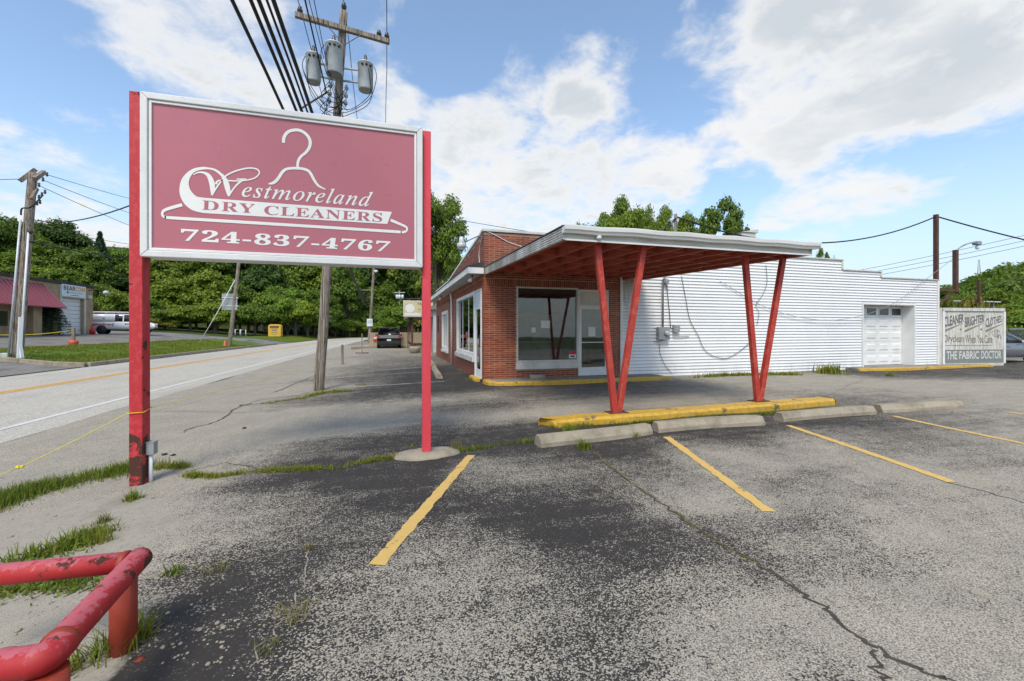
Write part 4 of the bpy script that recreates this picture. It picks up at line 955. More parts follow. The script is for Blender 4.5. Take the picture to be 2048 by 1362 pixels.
MB().tube(smooth_pts([(p.x + .02, BY - .05, q.z), (p.x + .02, BY - .05, q.z - .12), (p.x + .2, BY - .05, q.z - .14), (q.x + .4, BY - .03, q.z - .14)], 4), .012, 6).build('conduit', MAT['grey_box'], ub)
xm = PY(1338, 600, BY).x; MB().tube([(xm - .12, BY - .04, 3.0), (xm, BY - .04, PY(1338, 630, BY).z), (xm + .03, BY - .04, p.z - .1), (p.x, BY - .05, p.z - .1)], .012, 6).build('conduit', MAT['dark_metal'], ub)
p = PY(1329, 563, BY); MB().lathe((p.x, BY - .02, p.z), [(.03, 0), (.09, .03), (.1, .09), (.06, .14)], 14, axis=(0, -1, -.2)).build('siding_lamp', MAT['grey_box'], None, label='small round grey lamp above the meter under the canopy', cat='lamp')
w1 = [(1363, 552), (1372, 600), (1380, 640), (1396, 670), (1405, 692), (1415, 705), (1432, 714), (1455, 716), (1480, 702), (1500, 685)]
MB().tube(smooth_pts([PY(u, v, BY - .03) for u, v in w1], 5), .009, 5).build('stray_wire', MAT['dark_metal'], None, label='thin dark wire looping down the white siding between the red posts', cat='wire')
w2 = [(1532, 530), (1534, 565), (1525, 590), (1512, 610), (1518, 625), (1514, 650)]
MB().tube(smooth_pts([PY(u, v, BY - .03) for u, v in w2], 5), .008, 5).build('stray_wire', MAT['dark_metal'], None, label='short kinked wire on the siding beside the far red posts', cat='wire')
w3 = [(1320, 687), (1320, 705), (1330, 730), (1345, 748)]
MB().tube(smooth_pts([PY(u, v, BY - .03) for u, v in w3], 5), .008, 5).build('stray_wire', MAT['dark_metal'], None, label='thin ground wire dropping from the electric meter', cat='wire')
# ================================================================ canopy on V posts
CYF = 6.15; cxa, cxb = BX + .05, PY(1622, 490, CYF).x
def cz(y): return 2.91 + (y - CYF) * .17 / (BY - CYF)      # underside of rafters
can = thing('canopy', (5.2, 6.4, 0), 'flat drive through canopy with dark red joists and white edging', 'canopy')
def sloped(x0, x1, y0, y1, za, zb):
    return MB().add([(x0, y0, cz(y0) + za), (x1, y0, cz(y0) + za), (x1, y1, cz(y1) + za), (x0, y1, cz(y1) + za), (x0, y0, cz(y0) + zb), (x1, y0, cz(y0) + zb), (x1, y1, cz(y1) + zb), (x0, y1, cz(y1) + zb)],
                    [(0, 3, 2, 1), (4, 5, 6, 7), (0, 1, 5, 4), (1, 2, 6, 5), (2, 3, 7, 6), (3, 0, 4, 7)])
yb = BY - .03
sloped(cxa + .02, cxb - .02, CYF + .05, yb, .171, .20).build('deck', MAT['canopy_red'], can)
sloped(cxa - .02, cxb + .02, CYF - .02, yb, .201, .22).build('roofing', MAT['roof_black'], can)
nrf = 10; sp_ = (cxb - cxa - .1) / (nrf - 1)
for i in range(nrf):
    x = cxa + .05 + i * sp_; sloped(x - .022, x + .022, CYF + .06, yb, 0, .17).build('rafter', MAT['canopy_red'], can)
for j in range(5):
    y = CYF + .75 + j * 1.05
    for i in range(nrf - 1):
        x = cxa + .05 + i * sp_; yy = y + (.06 if i % 2 else -.06); sloped(x + .023, x + sp_ - .023, yy - .02, yy + .02, .03, .169).build('blocking', MAT['canopy_red'], can)
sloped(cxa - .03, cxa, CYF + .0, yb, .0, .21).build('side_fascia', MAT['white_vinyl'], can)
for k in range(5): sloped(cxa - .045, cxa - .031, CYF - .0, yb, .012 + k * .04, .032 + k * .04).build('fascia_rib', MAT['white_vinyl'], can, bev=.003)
sloped(cxa - .055, cxa - .02, CYF - .02, yb, .205, .226).build('roof_edge', MAT['roof_black'], can)
sloped(cxb, cxb + .03, CYF, yb, .0, .21).build('side_fascia', MAT['grey_fascia'], can)
sloped(cxa - .03, cxb + .03, CYF + .02, CYF + .045, -.0, .2).build('front_fascia', MAT['grey_fascia'], can)
MB().box(cxa, cxb, CYF - .004, CYF + .019, 2.905, 2.932).build('fascia_trim', MAT['white_paint'], can)
gut = MB(); gp = [(0, 0), (-.075, 0), (-.085, .03), (-.115, .05), (-.125, .10), (-.125, .115), (-.11, .115), (-.11, .1), (0, .1)]
gx = np.linspace(cxa - .05, cxb + .13, 26); vs = []
for i, x in enumerate(gx):
    dz = .006 * math.sin(i * 1.3) + (-.012 if i < 4 else 0)
    for a, b in gp: vs.append((x, CYF + .018 + a, 3.02 + b + dz))
k = len(gp); gut.add(vs, [(i * k + j, i * k + (j + 1) % k, (i + 1) * k + (j + 1) % k, (i + 1) * k + j) for i in range(len(gx) - 1) for j in range(k)] + [tuple(range(k)), tuple(reversed(range((len(gx) - 1) * k, len(gx) * k)))])
gut.build('gutter', MAT['gutter_metal'], can)
p = PY(1197, 477, CYF - .01); MB().lathe((p.x, CYF - .02, p.z - .02), [(.03, 0), (.045, .02), (.045, .05), (.03, .07)], 12).build('soffit_lamp', MAT['white_paint'], can)
VP = [((1233, 825), (1195, 487), (1288, 493)), ((1517, 802), (1491, 507), (1568, 516))]
for (bu, bv), tl, tr in VP:
    b0 = G(bu, bv, .118); yv = b0.y
    for (tu, tv), s in ((tl, -1), (tr, 1)):
        t0 = PY(tu, 490, yv); t0.z = cz(yv) + .02
        MB().beam(b0 + Vector((s * .045, s * .02, -.01)), Vector((t0.x, yv + .02, t0.z)), .10, .085, up=(0, 1, 0)).build('v_post', MAT['vpost_red'], can, bev=.006)
    q = MB(); q.box(b0.x - .17, b0.x + .17, yv - .11, yv + .11, .114, .132)
    for a in (-.13, .13): q.lathe((b0.x + a, yv, .132), [(.02, 0), (.02, .02), (.008, .022)], 6)
    q.build('base_plate', MAT['rust_brown'], can, bev=.004)
isl = kerbed([(2.38, 6.2), (2.6, 6.24), (4.0, 6.30), (6.0, 6.42), (8.3, 6.56), (8.55, 6.57)], .37, .118, 'kerb_island', MAT['kerb_yellow'], None, jit=.01)
prop(isl, 'long yellow painted concrete kerb island under the red V posts', 'kerb')
# wheel stops
def wheel_stop(a, b, label, w=.20, h=.150):
    a = Vector((a.x, a.y, 0)); b = Vector((b.x, b.y, 0)); d = (b - a).normalized(); s = Vector((-d.y, d.x, 0)); Lg = (b - a).length; vs = []
    prof = [(0, 0), (0, .42), (.012, .55), (.05, 1), (.15, 1), (w - .012, .55), (w, .42), (w, 0)]
    for tq, e in ((0, .96), (.03, 1), (.25, 1), (.5, 1), (.75, 1), (Lg - .03 if False else .985, 1), (1, .96)):
        p = a + d * (Lg * (tq if tq != .03 else .015))
        for o_, z_ in prof: q = p + s * ((o_ - w / 2) * e + w / 2 + random.uniform(-.004, .004)); vs.append((q.x, q.y, zl(q.x, q.y) - .01 + z_ * h * e))
    k = 8; mb = MB().add(vs, [(i * k + j, (i + 1) * k + j, (i + 1) * k + j + 1, i * k + j + 1) for i in range(6) for j in range(k - 1)] + [tuple(range(k)), tuple(reversed(range(6 * k, 7 * k)))])
    return mb.build('wheel_stop', MAT['concrete'], None, label=label, cat='wheel stop', group='concrete wheel stops')
wheel_stop(Gl(1082, 896), Gl(1306, 869), 'tan concrete wheel stop nearest the camera with grass at its middle')
wheel_stop(Gl(1318, 866), Gl(1531, 851), 'second wheel stop, in front of the kerb island middle')
wheel_stop(Gl(1568, 844), Gl(1754, 829), 'third wheel stop, right of the end of the yellow kerb island')
wheel_stop(Gl(1766, 826), Gl(1930, 817), 'farthest right wheel stop on the open lot')
wheel_stop(Gl(886, 757), Gl(873, 737), 'stubby wheel stop by the shop side wall, the nearer of two')
wheel_stop(Gl(872, 733), Gl(862, 722), 'stubby wheel stop by the shop side wall, the farther of two')
# ================================================================ utility poles and cables
def pole_mesh(b, t, r0, r1, n=18, seg=24):
    b = Vector(b); t = Vector(t); pts = []; rs = []
    for i in range(seg + 1):
        k = i / seg; pts.append(b.lerp(t, k) + Vector((random.uniform(-.008, .008), random.uniform(-.008, .008), 0))); rs.append(r0 + (r1 - r0) * k + random.uniform(-.003, .003))
    return MB().tube(pts, rs, n)
def insulator(c, s=1.0, axis=None):
    return MB().lathe(c, [(.012 * s, -.06 * s), (.02 * s, 0), (.055 * s, .01 * s), (.04 * s, .04 * s), (.06 * s, .05 * s), (.045 * s, .085 * s), (.03 * s, .1 * s), (.04 * s, .12 * s), (.02 * s, .14 * s)], 10, axis)
pb = Gl(637, 781); dpt = pb.x * SN + pb.y * CS
ptp = PD(688, 24, dpt)
mp = thing('utility_pole', pb, 'weathered wooden utility pole with crossarm and three transformers behind the rose sign', 'utility pole')
pole_mesh(pb - Vector((0, 0, .2)), ptp, .125, .09).build('pole', MAT['pole_wood'], mp)
ca = PD(592, 36, dpt - .47); cb_ = PD(779, 91, dpt + .50); ca.z = cb_.z = (ca.z + cb_.z) / 2
cm = MB().beam(ca + Vector((-.0, -.13, 0)), cb_ + Vector((0, -.13, 0)), .10, .12).build('crossarm', MAT['pole_wood'], mp, bev=.008)
cdir = (cb_ - ca).normalized()
pc = ca.lerp(cb_, .5) + Vector((0, -.13, 0))
for s in (-1, 1): MB().beam(pc + cdir * (s * .42) + Vector((0, -.06, -.05)), pc + Vector((0, -.02, -.42)), .03, .008).build('brace', MAT['grey_wood'], mp)
ins = [ca.lerp(cb_, .05) + Vector((0, -.13, .07)), ca.lerp(cb_, .97) + Vector((0, -.13, .07)), Vector((ptp.x, ptp.y, ptp.z + .08)), ca.lerp(cb_, .88) + Vector((0, -.13, .07))]
for c in ins: insulator(c, 1.15).build('insulator', MAT['ceramic'], mp)
cans = [((627, 137), dpt - .25, .175, .70), ((668, 119), dpt - .42, .20, .74), ((731, 154), dpt + .12, .185, .70)]
for i, ((u, v), d, r, h) in enumerate(cans):
    c = PD(u, v, d); z0 = c.z - h / 2
    tr = MB().lathe((c.x, c.y, z0), [(r * .55, -.0), (r * .9, .012), (r * .93, .02), (r * .93, .05), (r, .07), (r, h - .05), (r * 1.05, h - .045), (r * 1.05, h - .02), (r * .8, h), (r * .3, h + .03)], 24).build('transformer', MAT['transformer'], mp)
    MB().lathe((c.x, c.y, z0 + h + .02), [(.05, 0), (.03, .02), (.055, .05), (.03, .07), (.05, .1), (.028, .12), (.042, .15), (.015, .2)], 10).build('bushing', MAT['ceramic'], tr)
    MB().lathe((c.x, c.y, z0 - .003), [(r * .9, -.0), (r * .9, .004)], 24).build('can_bottom', MAT['grey_box'], tr)
    px_c = pb.lerp(ptp, (c.z - pb.z) / (ptp.z - pb.z))
    br = MB()
    for dz in (-.16, .16): br.beam(Vector((c.x, c.y, c.z + dz)) + (px_c - c).normalized() * r * .9, px_c + Vector((0, 0, dz)), .05, .03)
    br.build('bracket', MAT['grey_box'], tr, kind='stuff')
    lug = MB()
    for k in range(3):
        t_ = -1.9 + k * .5; lug.lathe((c.x + math.cos(t_) * r, c.y + math.sin(t_) * r, z0 + h - .14), [(.025, 0), (.03, .03), (.015, .06)], 8, axis=(math.cos(t_), math.sin(t_), .2))
    lug.build('lugs', MAT['dark_metal'], tr, kind='stuff')
    w_ = MB()
    for k in range(3):
        q = px_c + Vector((random.uniform(-.2, .2), -.1, -.9 - .15 * k)); a = Vector((c.x + random.uniform(-.1, .1) + (.16 if i == 2 else -.1), c.y - r * .8, z0 + h - .15))
        w_.tube(smooth_pts([a, a + Vector((.05 if i == 2 else -.06, -.04, -.3)), Vector((c.x + (.1 if i == 2 else -.05), c.y - .05, z0 - .12 - .1 * k)), (Vector((c.x, c.y, z0)) + q) / 2 + Vector((0, 0, -.25)), q], 5), .0085, 5)
    w_.build('jumper_wires', MAT['cable'], tr, kind='stuff')
for k in range(3):
    for s in (-1, 1):
        zq = PD(670, 180 + k * 15, dpt).z; q = pb.lerp(ptp, (zq - pb.z) / (ptp.z - pb.z)); insulator(q + Vector((s * .19, -.06, 0)), .9).build('insulator', MAT['transformer'] if s > 0 else MAT['grey_box'], mp)
lw = MB()
for k in range(7):
    zq = PD(665, 176 + k * 9, dpt).z; q = pb.lerp(ptp, (zq - pb.z) / (ptp.z - pb.z))
    lw.tube(smooth_pts([q + Vector((-.2, -.1, .1)), q + Vector((random.uniform(-.4, -.25), -.15, -.2)), q + Vector((random.uniform(-.2, .1), -.16, -.35)), q + Vector((.15, -.12, random.uniform(-.1, .1)))], 5), .009, 5)
lw.build('wire_loops', MAT['cable'], mp, kind='stuff')
standoff = MB().beam(PD(604, 216, dpt - .3), PD(655, 184, dpt - .1), .04, .03).build('standoff_arm', MAT['dark_metal'], mp)
# second pole down the road
p2b = PD(738, 684, 53); p2b.z = zf(p2b.x, p2b.y); p2t = PD(750, 500, 53)
mp2 = thing('utility_pole', p2b, 'pale utility pole with small notice board beyond the parked car', 'utility pole')
pole_mesh(p2b - Vector((0, 0, .2)), p2t, .19, .13).build('pole', MAT['pole_wood'], mp2)
q = PD(739.5, 645, 52.7); MB().box(q.x - .34, q.x + .34, q.y - .02, q.y + .02, q.z - .46, q.z + .46).build('notice_board', MAT['blue_white'], mp2)
MB().box(q.x - .25, q.x + .25, q.y - .035, q.y - .021, q.z - .1, q.z + .32).build('notice_print', MAT['transformer'], mp2)
q = PD(752, 545, 52.5); MB().lathe(q, [(.05, 0), (.22, .08), (.24, .2), (.1, .3)], 12).build('street_light', MAT['blue_white'], mp2)
MB().beam(PD(722, 580, 52.6), PD(742, 580, 52.9), .08, .1).build('crossarm', MAT['grey_wood'], mp2)
CAB = [(568, 222, .034), (594, 225, .034), (605, 226, .036), (616, 227, .022), (625, 228, .038)]
nm = ['leftmost thick black cable crossing above the rose sign', 'second thick black cable from the left above the rose sign', 'third thick black cable from the left above the rose sign', 'thin cable between the two right thick cables above the sign', 'rightmost thick black cable above the rose sign, nearest the pole']
for i, (u, v, r) in enumerate(CAB):
    p = PD(u, v, dpt - .55); far = PD(738 - i * .6, 592 + i * 5, 52.8)
    pts = [Vector((p.x - .1, -30, p.z + 1.6)), Vector((p.x - .05, -8, p.z + .35)), Vector((p.x, 3, p.z + .1)), p] + sag(p, far, 1.3, 16)[1:]
    MB().tube(smooth_pts(pts, 4), r, 8).build('overhead_cable', MAT['cable'], None, label=nm[i], cat='cable', group='thick cables over the sign')
WN = ['primary wire from the left end of the transformer crossarm', 'primary wire from the right end of the transformer crossarm', 'primary wire from the top of the transformer pole']
for i, c in enumerate(ins[:3]):
    c = c + Vector((0, 0, .15)); pts = [Vector((c.x - .1, -32, c.z + 1.2)), Vector((c.x, 0, c.z - .15)), c] + sag(c, Vector((p2t.x + (-1.0, 1.0, 0)[i], p2t.y, p2t.z + .3)), 1.0, 14)[1:]
    MB().tube(smooth_pts(pts, 3), .0095, 6).build('overhead_wire', MAT['cable'], None, label=WN[i], cat='wire', group='primary wires')
for (u0, u1, v1, d1), lb in (((610, 653, 186, .15), 'black service cable running down to the transformer pole loops'), ((618, 648, 118, .3), 'thin wire beside the middle transformer, left of two'), ((628, 652, 120, .3), 'thin wire beside the middle transformer, right of two')):
    p = PD(u1, v1, dpt - d1); q = PD(u0, 0, 8.2); e = q + (q - p) * 3
    MB().tube([e, q, p], .016 if u0 == 610 else .008, 6).build('overhead_wire', MAT['cable'], None, label=lb, cat='wire')
# pole at the far left with white conduits
b = PD(32, 717, 18.5); b.z = zf(b.x, b.y); t = PD(66, 345, 18.5)
lp_ = thing('utility_pole', b, 'weathered utility pole with white conduits at the left edge of the lawn', 'utility pole')
pole_mesh(b - Vector((0, 0, .2)), t, .20, .15).build('pole', MAT['pole_wood'], lp_)
for (u0, v0, u1, v1, r, m_) in ((17, 712, 41, 440, .04, 'transformer'), (40, 715, 57, 465, .038, 'white_metal')):
    MB().tube([PD(u0, v0, 18.2), PD(u1, v1, 18.3)], r, 10).build('conduit', MAT[m_], lp_)
MB().beam(PD(38, 716, 18.1), PD(42, 634, 18.15), .16, .12).build('conduit_cover', MAT['white_metal'], lp_)
MB().beam(PD(44, 716, 18.1), PD(40, 690, 18.12), .1, .1).build('conduit_foot', MAT['white_metal'], lp_)
MB().box(*[x for x in (PD(2, 700, 18.2).x, PD(17, 700, 18.2).x)], PD(10, 700, 18.2).y - .1, PD(10, 700, 18.2).y + .15, zf(PD(10, 700, 18.2).x, 24), PD(10, 706, 18.2).z).build('base_box', MAT['transformer'], lp_, bev=.02)
MB().beam(PD(40, 362, 18.2), PD(71, 339, 18.6), .13, .16).build('crossarm', MAT['pole_wood'], lp_)
MB().beam(PD(69, 358, 18.3), PD(88, 344, 18.9), .13, .16).build('crossarm', MAT['pole_wood'], lp_)
MB().beam(PD(63, 398, 18.3), PD(74, 377, 18.6), .1, .12).build('crossarm', MAT['pole_wood'], lp_)
fit = MB()
for (u, v) in ((78, 395), (84, 390), (90, 385), (80, 405), (74, 408), (94, 350), (86, 360), (78, 371)): fit.lathe(PD(u, v, 18.2), [(.03, -.06), (.05, 0), (.03, .05), (.05, .09), (.02, .12)], 8)
fit.build('fittings', MAT['ceramic'], lp_, kind='stuff')
MB().tube(smooth_pts([PD(42, 430, 18.2), PD(44, 417, 18.1), PD(60, 415, 18.0), PD(75, 402, 18.1), PD(86, 390, 18.2)], 5), .03, 6).build('service_cable', MAT['cable'], lp_)
MB().lathe(PD(61, 464, 18.2), [(.02, -.1), (.09, 0), (.07, .08)], 10).build('weatherhead', MAT['dark_metal'], lp_)
for (u0, v0, u1, v1, d1, r, s, lb) in ((96, 350, 420, 432, 40, .012, .2, 'upper thin wire leaving the left utility pole'), (86, 360, 420, 470, 40, .012, .3, 'middle thin wire leaving the left utility pole'), (78, 371, 420, 505, 40, .012, .3, 'lower thin wire leaving the left utility pole'),
                                       (62, 438, 330, 382, 9, .016, .35, 'dark twisted cable sagging from the left pole to the rose sign side'), (0, 440, 330, 498, 60, .03, .3, 'thin distant wire above the left tree line'), (57, 483, 330, 530, 45, .035, .1, 'dark cable across the trees behind the tan building'), (-300, 350, 44, 358, 18.4, .012, .1, 'thin wire entering the left pole from the left edge')):
    a = PD(u0, v0, 18.3 if u0 >= 0 and u0 != 0 else (60 if u0 == 0 else 19)); MB().tube(sag(a, PD(u1, v1, d1), s, 16), r, 6).build('overhead_wire', MAT['cable'], None, label=lb, cat='wire')
# leaning pole across the road
b = PD(458, 688, 37); b.z = zf(b.x, b.y); t = PD(484, 470, 37)
kp = thing('utility_pole', b, 'leaning pale pole with a grey sign back and orange cone on the lawn', 'utility pole')
pole_mesh(b - Vector((0, 0, .2)), t, .17, .12).build('pole', MAT['pole_wood'], kp)
q0 = PD(444, 620, 36.7); q1 = PD(472, 587, 36.7)
sb = MB().box(min(q0.x, q1.x), max(q0.x, q1.x), q0.y - .03, q0.y + .02, q0.z, q1.z).build('sign_back', MAT['grey_box'], kp)
for k in (.25, .75): MB().box(min(q0.x, q1.x), max(q0.x, q1.x) + .1, q0.y - .07, q0.y - .031, q0.z + (q1.z - q0.z) * k - .04, q0.z + (q1.z - q0.z) * k + .04).build('stiffener', MAT['transformer'], sb)
MB().lathe((b.x - .22, b.y - .25, b.z), [(.3, 0), (.3, .04), (.17, .06), (.05, .62), (.03, .64)], 12).build('traffic_cone', MAT['orange_plastic'], None, label='faded orange cone at the foot of the leaning pole', cat='cone')
g0 = PD(397, 678, 36); g0.z = zf(g0.x, g0.y); MB().tube([g0, PD(433, 628, 36.3), PD(470, 560, 36.8)], .03, 6).build('guy_wire', MAT['white_metal'], None, label='slanting guy wire with pale sleeve left of the leaning pole', cat='wire')
for u in (470, 492):
    p = PD(u, 685, 39); p.z = zf(p.x, p.y) + .12; MB().beam(p + Vector((-.6, 0, 0)), p + Vector((.6, .25, .02)), .14, .12).build('timber_piece', MAT['timber'], None, label='weathered timber piece on the lawn, ' + ('nearer to' if u == 470 else 'farther from') + ' the leaning pole', cat='timber')
# ================================================================ tan brick building across the road
FXB = -26.0
zb0 = 1.12
bc = thing('tan_building', (FXB, 44, zb0), 'long tan brick building with red metal awning and white garage door', 'building')
def fb(u, v): return PX(u, v, FXB)
yR = fb(186, 600).y; yL = 20.0; zr0 = fb(186, 577).z
gy0, gy1 = fb(122, 600).y, fb(168, 600).y; gzt = fb(166, 598).z
wl_ = MB(); wl_.box(FXB - 12, FXB, yL, gy0, zb0 - .3, zr0); wl_.box(FXB - 12, FXB, gy0, gy1, gzt, zr0); wl_.box(FXB - 12, FXB, gy1, yR, zb0 - .3, zr0); wl_.box(FXB - 12, FXB - .5, gy0, gy1, zb0 - .3, gzt)
wl_.build('wall', MAT['tan_brick'], bc)
MB().box(FXB - 12.1, FXB + .12, yL - .1, yR + .12, zr0, zr0 + .22).build('roof_edge', MAT['roof_black'], bc)
gdo = MB().box(FXB - .45, FXB - .3, gy0, gy1, zb0 - .1, gzt).build('garage_door', MAT['white_metal'], bc)
ns = 9
for k in range(ns): MB().box(FXB - .299, FXB - .24, gy0 + .02, gy1 - .02, zb0 + k * (gzt - zb0) / ns + .02, zb0 + (k + 1) * (gzt - zb0) / ns - .02).build('slat', MAT['white_metal'], gdo, bev=.01)
MB().box(FXB + .001, FXB + .06, gy0 - .15, gy0, zb0, gzt).build('door_trim', MAT['cream_paint'], bc); MB().box(FXB + .001, FXB + .06, gy1, gy1 + .15, zb0, gzt).build('door_trim', MAT['cream_paint'], bc); MB().box(FXB + .001, FXB + .07, gy0 - .15, gy1 + .15, gzt, gzt + .2).build('door_trim', MAT['cream_paint'], bc)
s0, s1 = fb(120, 569), fb(168, 597); zt_, zb_ = fb(144, 572).z + .05, fb(144, 594).z
sgn = MB().box(FXB + .002, FXB + .14, s0.y, s1.y, zb_, zt_).build('sign_panel', MAT['blue_white'], bc, bev=.01)
def ft(a, b, c, d, x=FXB + .145): return (x, s0.y + (s1.y - s0.y) * a, zb_ + (zt_ - zb_) * b)
def bt(body, a0, a1, b0, b1, m_): text_on(body, ft(a0, b0, 0, 0), ft(a1, b0, 0, 0), ft(a1, b1, 0, 0), ft(a0, b1, 0, 0), 'lettering', MAT[m_], sgn)
bt(up_serif('BEAR', 0x1D5D4, 0x1D5EE), .06, .53, .52, .90, 'print_dark'); bt(up_serif('COM', 0x1D5D4, 0x1D5EE), .545, .96, .52, .90, 'print_amber')
bt('MOTOROLA SOLUTIONS', .29, .86, .30, .40, 'print_dark'); bt('1-800-527-1670', .33, .7, .10, .17, 'print_dark') if False else None
MB().lathe(ft(.22, .35, 0, 0, FXB + .141), [(.10, 0), (.10, .004)], 14, axis=(1, 0, 0)).build('round_emblem', MAT['print_dark'], sgn)
MB().box(FXB + .141, FXB + .144, ft(.35, 0, 0, 0)[1], ft(.7, 0, 0, 0)[1], ft(0, .12, 0, 0)[2], ft(0, .16, 0, 0)[2]).build('print_line', MAT['print_dark'], sgn)
# red awning
ay1 = fb(86, 600).y; za1 = fb(70, 566).z; za0 = fb(60, 613).z; ax = FXB + 1.35
aw = MB().add([(FXB + .02, yL, za1), (FXB + .02, ay1, za1), (ax, ay1 + .3, za0), (ax, yL, za0), (FXB + .02, yL, za1 - .08), (FXB + .02, ay1, za1 - .08), (ax - .04, ay1 + .3, za0 - .06), (ax - .04, yL, za0 - .06), (FXB + .02, ay1 + .2, za0 - .06)],
              [(0, 3, 2, 1), (4, 5, 6, 7), (3, 7, 6, 2), (1, 2, 6), (1, 6, 8), (0, 1, 5, 4)]).build('awning', MAT['awning_red'], bc)
rb = MB(); y = yL
while y < ay1: rb.beam((FXB + .03, y, za1 + .02), (ax, y + .02, za0 + .02), .05, .04, up=(1, 0, 1)); y += .38
rb.build('awning_ribs', MAT['awning_red'], aw, kind='stuff')
MB().box(FXB + .02, FXB + .6, fb(46, 600).y, fb(64, 600).y, zb0 - .1, za0 + .1).build('pillar', MAT['tan_brick'], bc)
for (u0, u1, v0, v1) in ((-40, 14, 620, 652), (33, 45, 618, 662)):
    a, b = fb(u0, v0), fb(u1, v1); w_ = MB().box(FXB + .002, FXB + .05, a.y, b.y, b.z, a.z).build('window', MAT['dark_metal'], bc); MB().box(FXB + .051, FXB + .06, a.y + .1, b.y - .1, b.z + .1, a.z - .1).build('pane', MAT['car_glass'], w_)
a = fb(177, 581); MB().tube([(FXB, a.y, a.z), (FXB + .5, a.y + .3, a.z + .1), (FXB + .9, a.y + .5, a.z)], .03, 6).build('lamp_arm', MAT['dark_metal'], bc); MB().lathe((FXB + 1.0, a.y + .55, a.z - .3), [(.1, 0), (.25, .1), (.2, .3), (.08, .36)], 10).build('wall_lamp', MAT['transformer'], bc)
a = fb(177, 594); MB().box(FXB + .002, FXB + .15, a.y - .2, a.y + .2, a.z - .15, a.z + .15).build('vent_box', MAT['cream_paint'], bc)
a = fb(171, 662); MB().lathe((FXB + .5, a.y, zf(FXB + .5, a.y)), [(.2, 0), (.22, .4), (.2, .45), (.08, .5), (.06, .9), (.02, .95)], 12).build('red_hydrant', MAT['print_red'], None, label='red standpipe at the corner of the tan building', cat='standpipe')
# wooden stake in a red base with rope
p = PD(147, 690, 26.3); p.z = zf(p.x, p.y) + .02
sk = thing('barrier_post', p, 'wooden post in a red plastic base at the lawn edge', 'barrier post')
MB().box(p.x - .07, p.x + .07, p.y - .07, p.y + .07, p.z + .1, p.z + 1.1).build('stake', MAT['timber'], sk, bev=.01); MB().lathe(p, [(.2, 0), (.24, .2), (.22, .3), (.16, .31)], 14).build('base', MAT['orange_plastic'], sk)
MB().tube(sag(p + Vector((0, 0, .95)), PD(-150, 655, 22), .35, 14), .02, 6).build('rope', MAT['yellow_rope'], None, label='yellow rope drooping from the wooden post to the left edge', cat='rope')
# yellow donation bin, pipe stands
p = PD(551, 668, 64); p.z = zf(p.x, p.y)
bn = thing('donation_bin', p, 'yellow clothing donation bin by the trees', 'donation bin')
MB().prism([(p.x - .85, p.y - .6, p.z + .03), (p.x + .85, p.y - .6, p.z + .03), (p.x + .85, p.y - .6, p.z + 1.65), (p.x + .6, p.y - .6, p.z + 1.85), (p.x - .6, p.y - .6, p.z + 1.85), (p.x - .85, p.y - .6, p.z + 1.65)], (0, 1.2, 0)).build('body', MAT['yellow_bin'], bn, bev=.03)
MB().box(p.x - .6, p.x + .6, p.y - .62, p.y - .601, p.z + 1.35, p.z + 1.6).build('chute', MAT['rust_brown'], bn)
for k, (w_, h_) in enumerate(((.5, .1), (.35, .16), (.45, .08), (.3, .06))): MB().box(p.x - w_, p.x + w_, p.y - .612, p.y - .601, p.z + 1.15 - k * .27, p.z + 1.15 - k * .27 + h_).build('print_line', MAT['timber'], bn)
for u in (476, 486):
    p = PD(u, 662, 60); p.z = zf(p.x, p.y); MB().tube([(p.x - .35, p.y, p.z), (p.x - .35, p.y, p.z + .8), (p.x + .35, p.y, p.z + .8), (p.x + .35, p.y, p.z)], .07, 8).build('pipe_hoop', MAT['white_metal'], None, label=('left' if u == 476 else 'right') + ' of two small white pipe hoops before the trees', cat='pipe hoop')
# ================================================================ vehicles
def loft(mb, secs):
    """secs: (x, [(y, z) half ring bottom to top])"""
    vs = []; n = len(secs[0][1]); k = 2 * n
    for x, half in secs:
        for y, z in half: vs.append((x, y, z))
        for y, z in reversed(half): vs.append((x, -y, z))
    mb.add(vs, [(i * k + j, (i + 1) * k + j, (i + 1) * k + (j + 1) % k, i * k + (j + 1) % k) for i in range(len(secs) - 1) for j in range(k)] + [tuple(reversed(range(k))), tuple(range((len(secs) - 1) * k, len(secs) * k))], True)
    return mb
def lower(x, zb, zt, w): return (x, [(w * .80, zb), (w * .97, zb + .12), (w, (zb + zt) / 2), (w * .985, zt - .08), (w * .93, zt)])
def upper(x, zb, zt, wb, wt): return (x, [(wb, zb), (wb * .3 + wt * .7, zb * .35 + zt * .65), (wt, zt - .05), (wt * .85, zt)])
def wheel(t, x, y, r=.36):
    s = 1 if y > 0 else -1; w = MB().lathe((x, y, r), [(r * .62, -.11), (r * .95, -.11), (r, -.07), (r, .07), (r * .95, .11), (r * .62, .11)], 24, axis=(0, s, 0)).build('wheel', MAT['tyre'], t, local=True)
    MB().lathe((x, y, r), [(r * .6, .04), (r * .6, .10), (r * .5, .085), (r * .2, .105), (.02, .11)], 20, axis=(0, s, 0)).build('rim', MAT['rim'], w, local=True)
def arch(t, x, y, r=.42):
    s = 1 if y > 0 else -1; MB().lathe((x, y, .38), [(r, -.01), (r, .012), (.02, .013)], 24, axis=(0, s, 0)).build('wheel_arch', MAT['black'], t, local=True)
